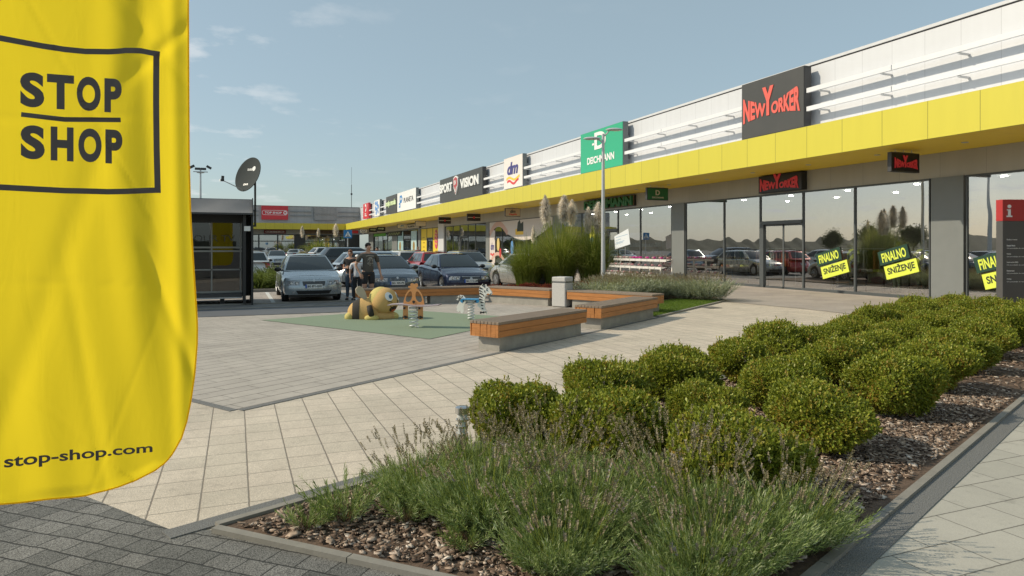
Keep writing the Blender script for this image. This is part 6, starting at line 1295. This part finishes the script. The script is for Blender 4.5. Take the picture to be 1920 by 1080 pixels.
# far lavender row behind the lawn
M['lav2'] = leaf_mat('silver_lavender', (.24, .28, .20), (.42, .45, .35), None, .25, .7, 4, .15); fp_ = [lavender('lavender', 'l', .75, .62, 300, 190, leaf=.10, wid=.014, flh=(.2, .35)), lavender('lavender', 'l', .7, .58, 300, 170, leaf=.10, wid=.014, flh=(.2, .35))]; fu = [False] * 2
for t in fp_:
    for c_ in kids(t):
        if c_.name.startswith('foliage'): c_.data.materials[0] = M['lav2']
for i, (x, y) in enumerate(((9.7, 17.3), (10.5, 18.0), (11.3, 18.5), (12.1, 18.8), (12.9, 18.9), (13.4, 18.2), (13.75, 17.6), (11.0, 19.4), (12.0, 20.0), (13.0, 20.2), (13.9, 19.6), (12.6, 21.2), (13.8, 21.2))):
    put(fp_, fu, i, (x, y, .03), rr.uniform(0, 6.28), rr.uniform(.85, 1.02), ('%s silvery lavender bush of the row behind the lawn' if i < 7 else '%s silvery lavender bush in front of the shoe rack') % ordn[i if i < 7 else i - 7], 'lavender row behind the lawn')
# pampas grass
M['pampas'] = leaf_mat('pampas_blades', (.14, .19, .03), (.32, .38, .09), (.40, .36, .17), .4, .5, 1, .3)
M['plume'] = leaf_mat('pampas_plumes', (.84, .77, .66), (.93, .89, .82), None, .5, .9, 3, .05, (1, 1, 1))
def pampas(label, x, y, Rb, h, n, plumes, wdt=.016):
    t = thing('pampas_grass', label, 'pampas grass', (x, y, .03)); a = rng.uniform(0, 2 * PI, n); q = np.sqrt(rng.uniform(0, 1, n)); base = np.stack([q * .35 * Rb * np.cos(a), q * .35 * Rb * np.sin(a), np.zeros(n)], 1)
    out_ = rng.uniform(.15, 1.0, n) * Rb; L = h * rng.uniform(.55, 1.05, n); seg = 6; ts = np.linspace(0, 1, seg + 1); o = np.stack([np.cos(a + rng.normal(0, .4, n)), np.sin(a + rng.normal(0, .4, n)), np.zeros(n)], 1); side = np.stack([-o[:, 1], o[:, 0], np.zeros(n)], 1) + rng.normal(0, .3, (n, 3)); side /= np.linalg.norm(side, axis=1)[:, None]
    rows = []
    for tt in ts:
        c = base + o * (out_ * tt ** 1.8)[:, None]; c[:, 2] += L * (1.55 * tt - .75 * tt ** 2.4 * (out_ / Rb + .25)); w_ = wdt * (1 - .8 * tt) / 2; rows += [c - side * w_, c + side * w_]
    V = np.stack(rows, 1).reshape(-1, 3); V[:, 2] = np.maximum(V[:, 2], .02); m_ = 2 * (seg + 1); b = (np.arange(n) * m_)[:, None]; Q = np.concatenate([b + np.array([2 * i, 2 * i + 1, 2 * i + 3, 2 * i + 2]) for i in range(seg)], 0); npmesh('blades', V, Q, M['pampas'], t)
    for (px_, py_, ph_, pl_, wd_) in plumes:
        st = MB().tube([(px_ * .3, py_ * .3, .2), (px_ * .8, py_ * .8, ph_ - pl_ - .2), (px_, py_, ph_ - pl_ * .6)], .012, 5).build('plume_stalk', M['pampas'], t)
        k = 2800; tt = rng.uniform(0, 1, k); ax = np.array([px_, py_, ph_ - pl_])[None] + np.stack([np.zeros(k), np.zeros(k), tt * pl_], 1); aa = rng.uniform(0, 6.28, k); rad = wd_ * (np.sin(PI * np.clip(tt * .85 + .12, 0, 1)) ** .7) * rng.uniform(.35, 1.15, k); tip = ax + np.stack([np.cos(aa) * rad, np.sin(aa) * rad, rng.uniform(-.12, .08, k)], 1)
        V, Q = blades(ax, tip, .026, .15, 2); npmesh('plume', V, Q, M['plume'], t)
    return t
px0, py0 = G(1048, 545)
pampas('tall dense pampas grass with a group of cream plumes left of the lamp post', 11.7, 24.0, 1.5, 2.35, 4200, [(-.85, -.5, 3.6, 1.0, .25), (-.10, -.6, 3.62, 1.0, .30), (.30, -.45, 3.45, .9, .26)])
pampas('pampas grass with pale pink plumes right beside the lamp post', 12.75, 23.3, 1.15, 2.15, 3000, [(.10, -.3, 3.35, 1.1, .30), (-.28, -.2, 3.15, .9, .22)])
pampas('lower pampas grass with one small plume next to the silver hatchback', 10.6, 24.6, 1.25, 1.75, 2600, [(.15, -.2, 2.45, .55, .10), (.9, .3, 3.0, .5, .08)])
pampas('green pampas clump with cream plumes in front of the far wing', YX2(597, 100), 100, 2.6, 2.5, 500, [(-2.2, 0, 4.6, 1.6, .35), (.0, 0, 4.3, 1.2, .3), (2.4, 0, 5.0, 1.9, .5)], .08)
# red barberry hedge under the pampas and the juniper behind the kiosk
M['barb'] = leaf_mat('barberry_leaves', (.10, .022, .018), (.23, .045, .03), (.30, .11, .04), .25, .5, 4, .2)
bp_ = []
for i in range(2):
    t = thing('barberry_bush', 'b', 'shrub'); V, Q = shrub_mesh(20 + i, (.62, .50, .22), 700, .05, .028); npmesh('foliage', V * np.array([1, 1, .95]), Q, M['barb'], t); twig_mb(.4, .45, 14).build('stem', M['twig'], t); bp_.append(t)
bu = [False] * 2; pts = [(8.1, 21.6), (8.8, 21.9), (9.5, 22.0), (10.2, 21.9), (10.9, 21.7), (11.5, 21.2), (9.3, 20.4), (10.2, 20.0), (11.8, 22.2), (8.4, 20.9), (10.9, 19.9), (12.9, 21.9), (13.5, 22.5)]
for i, (x, y) in enumerate(pts): put(bp_, bu, i, (x, y, .02), rr.uniform(0, 6), rr.uniform(.62, .8), '%s dark red barberry bush below the pampas grass, counted from the navy saloon' % ordn[i], 'barberry bushes below the pampas grass')
M['jun'] = leaf_mat('juniper_sprays', (.09, .13, .03), (.20, .25, .07), None, .25, .6, 2, .2)
def juniper(label, x, y, Rb, h, n=420):
    t = thing('juniper', label, 'shrub', (x, y, 0)); a = rng.uniform(0, 6.28, n); el_ = rng.uniform(.15, .9, n); d = np.stack([np.cos(a) * np.cos(el_), np.sin(a) * np.cos(el_), np.sin(el_)], 1); b = d * rng.uniform(.05, .5, n)[:, None] * np.array([Rb, Rb, h]); L = rng.uniform(.4, .7, n) * Rb; V, Q = sprigs(b, d, 30, L, .09, .02, 1, .5); V[:, 2] = np.maximum(V[:, 2] * 1.0, .02); npmesh('foliage', V, Q, M['jun'], t); twig_mb(Rb * .6, h * .6, 14).build('stem', M['twig'], t); return t
for i, (u, y, r_, h_) in enumerate(((497, 29, .95, .85), (512, 31, 1.2, 1.0), (530, 33, 1.1, 1.25), (482, 28.4, .9, .8))): juniper('%s feathery green juniper between the kiosk and the silver saloon' % ('lowest left', 'middle', 'tallest', 'second left')[i], YX2(u, y), y, r_, h_)
sheet('island_soil', [(.2, 27.4), (2.6, 27.4), (2.9, 35), (.2, 35)], .07, M['soil']); k = MB().bb(.1, 2.8, 27.25, 27.4, 0, .12); tag(k.build('island_kerb', M['kerb']), kind='structure')
# trees across the car park: they show in the shop glass
M['treeleaf'] = leaf_mat('tree_leaves', (.035, .06, .012), (.09, .12, .03), None, .25, .6, .6, .2); M['trunk'] = mat('bark', (.09, .065, .045), .9, var=.3, vscale=6)
def tree_proto(h, r, n):
    t = thing('broadleaf_tree', 't', 'tree'); m = MB(); m.tube([(0, 0, 0), (.05, .05, h * .3), (.1, 0, h * .6)], [.22, .16, .08], 8)
    for i in range(7): a = i * .9; m.tube([(.05, .03, h * .3 + i * .2), (r * .5 * math.cos(a), r * .5 * math.sin(a), h * .6), (r * .8 * math.cos(a), r * .8 * math.sin(a), h * .75)], [.08, .05, .02], 5)
    m.build('trunk', M['trunk'], t); c = rng.normal(0, 1, (26, 3)); c /= np.linalg.norm(c, axis=1)[:, None]; c *= np.array([r * .75, r * .75, h * .27]) * rng.uniform(.4, 1, (26, 1)); c[:, 2] += h * .66; p = np.repeat(c, n // 26, 0); p = p + rng.normal(0, 1, p.shape) * np.array([r * .26, r * .26, h * .09]); d = rng.normal(0, 1, p.shape); d /= np.linalg.norm(d, axis=1)[:, None]; V, Q = sprigs(p, d, 4, np.full(len(p), .3), .30, .17, 1, .9); npmesh('crown', V, Q, M['treeleaf'], t); return t
tp = [tree_proto(6.5, 2.6, 2600), tree_proto(8.5, 3.3, 3000)]; tu = [False] * 2
for i, (x, y, s_) in enumerate(((-52, 20, .55), (-58, 32, .6), (-56, 46, .5), (-55, 8, .5), (-70, 60, .8), (-66, 38, .7), (-64, 75, .6), (-70, 14, .7), (-76, 90, .9), (-60, -5, .6), (-62, 55, .6), (-75, 45, .8))):
    put(tp, tu, i, (x, y, 0), rr.uniform(0, 6), s_, '%s tree beyond the car park, mirrored in the shop glass' % ordn[i], 'trees across the car park')
for i in range(18): put(tp, tu, i, (-50 - 7 * ((i * 5) % 3) + rr.uniform(-2, 2), -22 + i * 6.6, 0), rr.uniform(0, 6), rr.uniform(.42, .62), 'low bushy tree at the far side of the car park, mirrored in the glass', 'low trees across the car park')
for i, (x, y) in enumerate(((-18, 26), (-27, 9), (-33, 48))): floodmast('floodlight_mast', ('nearest', 'second', 'third')[i] + ' floodlight mast of the car park, mirrored in the glass', x, y, 11, .7)
# ------------------------------------------------------------ the yellow flag
RT = Vector((CY, -SY, 0)); FW = Vector((SY, CY, 0)); FD = (RT * .903 + FW * .43).normalized(); FN = (RT * .43 - FW * .903).normalized()
FO = RT * (-1.406) + FW * 3.0 + Vector((0, 0, CAMH))        # right top edge of the cloth at eye level
def pxt(u, v):      # pixel on the cloth plane -> (a, z): a metres left of the edge, z height
    x = (u - 960) / 1280; z_ = -(v - 463) / 1280; d = FW + RT * x + Vector((0, 0, z_)); k = (FO - Vector((0, 0, CAMH))).dot(FN) / d.dot(FN); p = d * k + Vector((0, 0, CAMH)); return ((p - FO).dot(FD), p.z)
EDGE = [pxt(u, v) for u, v in ((290, 884), (310, 868), (324, 850), (340, 822), (350, 790), (358, 750), (365, 700), (369.5, 645), (370, 610), (367, 560), (361, 470), (357, 400), (354.5, 300), (353.5, 150), (353, 0))]
EDGE.append((EDGE[-1][0] + .0, 4.1))
BOT = [pxt(u, v) for u, v in ((0, 947), (100, 936), (160, 930), (220, 916), (255, 902), (290, 884))]; A0 = -1.12; BOT = [(A0, BOT[0][1] - .02)] + BOT
def it(tab, x, kx=0, ky=1):
    if x <= tab[0][kx]: return tab[0][ky]
    for p, q in zip(tab, tab[1:]):
        if x <= q[kx]: t_ = (x - p[kx]) / (q[kx] - p[kx] + 1e-9); return p[ky] + (q[ky] - p[ky]) * t_
    return tab[-1][ky]
def disp(a, z):
    g = lambda c, w_, h: h * math.exp(-((c) / w_) ** 2)
    d = .014 * math.sin(a * 4.2 + .4) + .004 * math.sin(a * 9 + z * 1.1)
    d += g(a + .14 + .06 * (z - 1.7), .045, .012) * ss(z, 1.15, 1.6) - g(a + .055 + .02 * (z - 1.7), .03, .010)                    # long fold beside the free edge
    d += g(a + .30 - .10 * (2.2 - z) * (z < 2.2), .06, -.012) * ss(z, 1.0, 1.5)                                      # curving hollow under the logo
    d += .008 * math.sin(8 * z + 14 * a) * ss(z, 2.25, 2.7) * ss(a, -.35, -.1)
    d += g((a + .18) + .8 * (z - 2.62), .03, .008) * ss(z, 2.3, 2.5) + g((a + .12) - .9 * (z - 2.55), .03, .008) * ss(z, 2.3, 2.5)
    d += g((a + .1) + .35 * (z - 1.45), .025, .010) * (1 - ss(z, 1.6, 1.8)) + g((a + .42) + .15 * (z - 1.3), .03, .006) * (1 - ss(z, 1.5, 1.8)) + g((a + .62) - .3 * (z - 1.2), .05, .006)
    d += .003 * math.sin(a * 31 + z * 3.0) * (1 - ss(z, .9, 1.6)) + .0012 * math.sin(a * 23 - z * 2) * (.5 + .5 * math.sin(z * 2.3))
    d += g((a + .30) + .5 * (z - 2.1), .007, .004) * ss(z, 1.7, 1.9) + g((a + .22) - .35 * (z - 1.15), .010, .0012) * (1 - ss(z, 1.3, 1.5)) + g((z - 1.52) + .06 * a, .006, .002) + g((z - 2.28) - .1 * a, .007, .003) + g((a + .5) + .9 * (z - 1.0), .007, .003)
    d += .02 * (1 - ss(z - it(BOT, a), 0, .05)) * math.sin(a * 10) * .4
    return d
def fs_(a, z, off=0.0): return FO + FD * a + FN * (disp(a, z) + off) + Vector((0, 0, z - CAMH))
t = thing('banner_flag', 'big yellow banner flag with a dark framed logo hanging at the left edge', 'flag', tuple(FO + FD * (A0 - .03))[:2] + (0,)); TL = t.location.copy()
def cloth_pt(u, v, off=0.0):
    ztop = 4.1; ze = EDGE[0][1] + (ztop - EDGE[0][1]) * (v ** 1.25); ae = it(EDGE, ze, 1, 0); a = A0 + (ae - A0) * (1 - (1 - u) ** 1.1); zb_ = it(BOT, a) if v < .6 else it(BOT, a); k = v ** 1.25
    z = zb_ + (ztop - zb_) * k
    if u > .999: z = ze; a = ae
    return fs_(a, z, off) - TL
fm = bpy.data.materials.new('flag_fabric'); fm.use_nodes = True; nt = fm.node_tree; nt.nodes.clear(); o_ = nn(nt, 'ShaderNodeOutputMaterial'); p_ = nn(nt, 'ShaderNodeBsdfPrincipled'); p_.inputs['Base Color'].default_value = (.95, .72, .018, 1); p_.inputs['Roughness'].default_value = .36; p_.inputs['Sheen Weight'].default_value = .1; p_.inputs['Specular IOR Level'].default_value = .5
tr_ = nn(nt, 'ShaderNodeBsdfTranslucent'); tr_.inputs[0].default_value = (1, .77, .03, 1); mx_ = nn(nt, 'ShaderNodeMixShader'); mx_.inputs[0].default_value = .78; nt.links.new(p_.outputs[0], mx_.inputs[1]); nt.links.new(tr_.outputs[0], mx_.inputs[2]); nt.links.new(mx_.outputs[0], o_.inputs[0])
tcn = nn(nt, 'ShaderNodeTexCoord'); n1 = nn(nt, 'ShaderNodeTexNoise'); n1.inputs['Scale'].default_value = 1.0; n1.inputs['Detail'].default_value = 5; n1.inputs['Distortion'].default_value = 1.5; mpn = nn(nt, 'ShaderNodeMapping'); mpn.inputs['Scale'].default_value = (9, 9, 2.2); nt.links.new(tcn.outputs['Object'], mpn.inputs[0]); nt.links.new(mpn.outputs[0], n1.inputs[0]); bn = nn(nt, 'ShaderNodeBump'); bn.inputs['Strength'].default_value = .22; bn.inputs['Distance'].default_value = .008; nt.links.new(n1.outputs[0], bn.inputs['Height']); nt.links.new(bn.outputs[0], p_.inputs['Normal']); nt.links.new(bn.outputs[0], tr_.inputs['Normal'])
fk = bpy.data.materials.new('flag_print'); fk.use_nodes = True; b = fk.node_tree.nodes['Principled BSDF']; b.inputs['Base Color'].default_value = (.10, .078, .068, 1); b.inputs['Roughness'].default_value = .4
m = MB(); NU, NV = 110, 190; vs = [cloth_pt(i / NU, j / NV) for j in range(NV + 1) for i in range(NU + 1)]; fsx = [(j * (NU + 1) + i, j * (NU + 1) + i + 1, (j + 1) * (NU + 1) + i + 1, (j + 1) * (NU + 1) + i) for j in range(NV) for i in range(NU)]
m.add(vs, fsx); m.build('cloth', fm, t, True)
m = MB(); m.tube([cloth_pt(1, j / NV) for j in range(0, NV + 1, 2)], .0035, 5); m.tube([cloth_pt(i / NU, 0) for i in range(NU + 1)], .0035, 5); m.build('hem', fm, t, True)
def on_flag(v2, f2, offn=.004, L=.03):
    bm = bmesh.new(); bv = [bm.verts.new((p[0], p[1], 0)) for p in v2]; 
    for f in f2:
        try: bm.faces.new([bv[i] for i in f])
        except ValueError: pass
    bmesh.ops.remove_doubles(bm, verts=bm.verts, dist=1e-5); bmesh.ops.triangulate(bm, faces=bm.faces)
    for _ in range(5):
        ee = [e_ for e_ in bm.edges if e_.calc_length() > L]
        if not ee: break
        bmesh.ops.subdivide_edges(bm, edges=ee, cuts=1); bmesh.ops.triangulate(bm, faces=bm.faces)
    bm.verts.index_update(); out = [fs_(v.co.x, v.co.y, offn) - TL for v in bm.verts]; ff = [tuple(v.index for v in f.verts) for f in bm.faces]; bm.free(); return out, ff
def quadmap(c4):   # four photo pixels (bl, br, tr, tl) -> map from the unit square to the cloth
    q = [Vector(pxt(*c)) for c in c4]; return lambda a, b: tuple((q[0] * (1 - a) + q[1] * a) * (1 - b) + (q[3] * (1 - a) + q[2] * a) * b)
mp_ = MB()
def ftext(s, c4, bold, space=1.0):
    v, f, _ = text2d(s, bold, space); Qm = quadmap(c4); mp_.add(*on_flag([Qm(p[0], p[1]) for p in v], f, .004, .025))
def fword(word, spans, ln):
    (xa_, ta, ba), (xb_, tb, bb_) = ln; T = lambda x, p, q: p + (q - p) * (x - xa_) / (xb_ - xa_)
    for ch, (x0, x1) in zip(word, spans): ftext(ch, ((x0, T(x0, ba, bb_)), (x1, T(x1, ba, bb_)), (x1, T(x1, ta, tb)), (x0, T(x0, ta, tb))), .05)
fword('STOP', ((37, 82), (87, 138), (143, 188), (195, 228)), ((37, 133, 199), (228, 147, 211)))
fword('SHOP', ((38, 83), (94, 137), (146, 190), (197, 229)), ((38, 233, 297), (229, 243, 307)))
ftext('stop-shop.com', ((8, 884), (286, 853), (286, 831), (8, 854)), .022)
mp_.build('lettering', fk, t)
mf = MB()
def fband(pts, wd):
    pts = [Vector(pxt(*p)) for p in pts]; v2 = []; f2 = []
    for i, p in enumerate(pts):
        d = (pts[min(i + 1, len(pts) - 1)] - pts[max(i - 1, 0)]).normalized(); q = Vector((-d.y, d.x)) * wd / 2; v2 += [tuple(p + q), tuple(p - q)]
    f2 = [(2 * i, 2 * i + 1, 2 * i + 3, 2 * i + 2) for i in range(len(pts) - 1)]; mf.add(*on_flag(v2, f2, .0045, .03))
fband([(-38, 65), (0, 71), (40, 78), (80, 85), (120, 91), (160, 95), (200, 95), (235, 94), (265, 97), (300, 104)], .0235); fband([(-38, 350), (0, 351), (120, 357), (200, 359), (301.5, 357)], .0235); fband([(293.5, 99), (293, 150), (293, 200), (294, 280), (296, 361)], .0235); fband([(39, 214), (120, 223), (226, 224)], .0195)
fband([(-34, 62), (-34, 353)], .0235); mf.build('logo_frame', fk, t)
Pp = FO + FD * (A0 - .03); m = MB().tube([Pp - TL - Vector((0, 0, Pp.z)) + Vector((0, 0, z)) for z in (.05, 2, 4.25)], [.03, .025, .02], 12); m.build('pole', M['polegrey'], t, True)
MB().tube([Pp - TL - Vector((0, 0, Pp.z)) + Vector((0, 0, 4.15)), fs_(EDGE[-1][0], 4.13) - TL], .012, 8).build('top_arm', M['polegrey'], t, True); MB().box((0, 0, .045), (.5, .5, .05), 0, .01).build('base', M['black'], t)
for o in bpy.data.objects:      # prototypes all got placed; nothing is left at the origin without a label
    if o.parent is None and o.type in ('MESH', 'EMPTY') and not o.get('label') and not o.get('kind'): print('UNLABELLED', o.name)
S.render.engine = 'CYCLES'; S.cycles.max_bounces = 8; S.cycles.transparent_max_bounces = 16
for o in list(bpy.data.objects):
    if o.get('label') and len(o['label'].split()) > 16: print('LONG', o.name, o['label'])
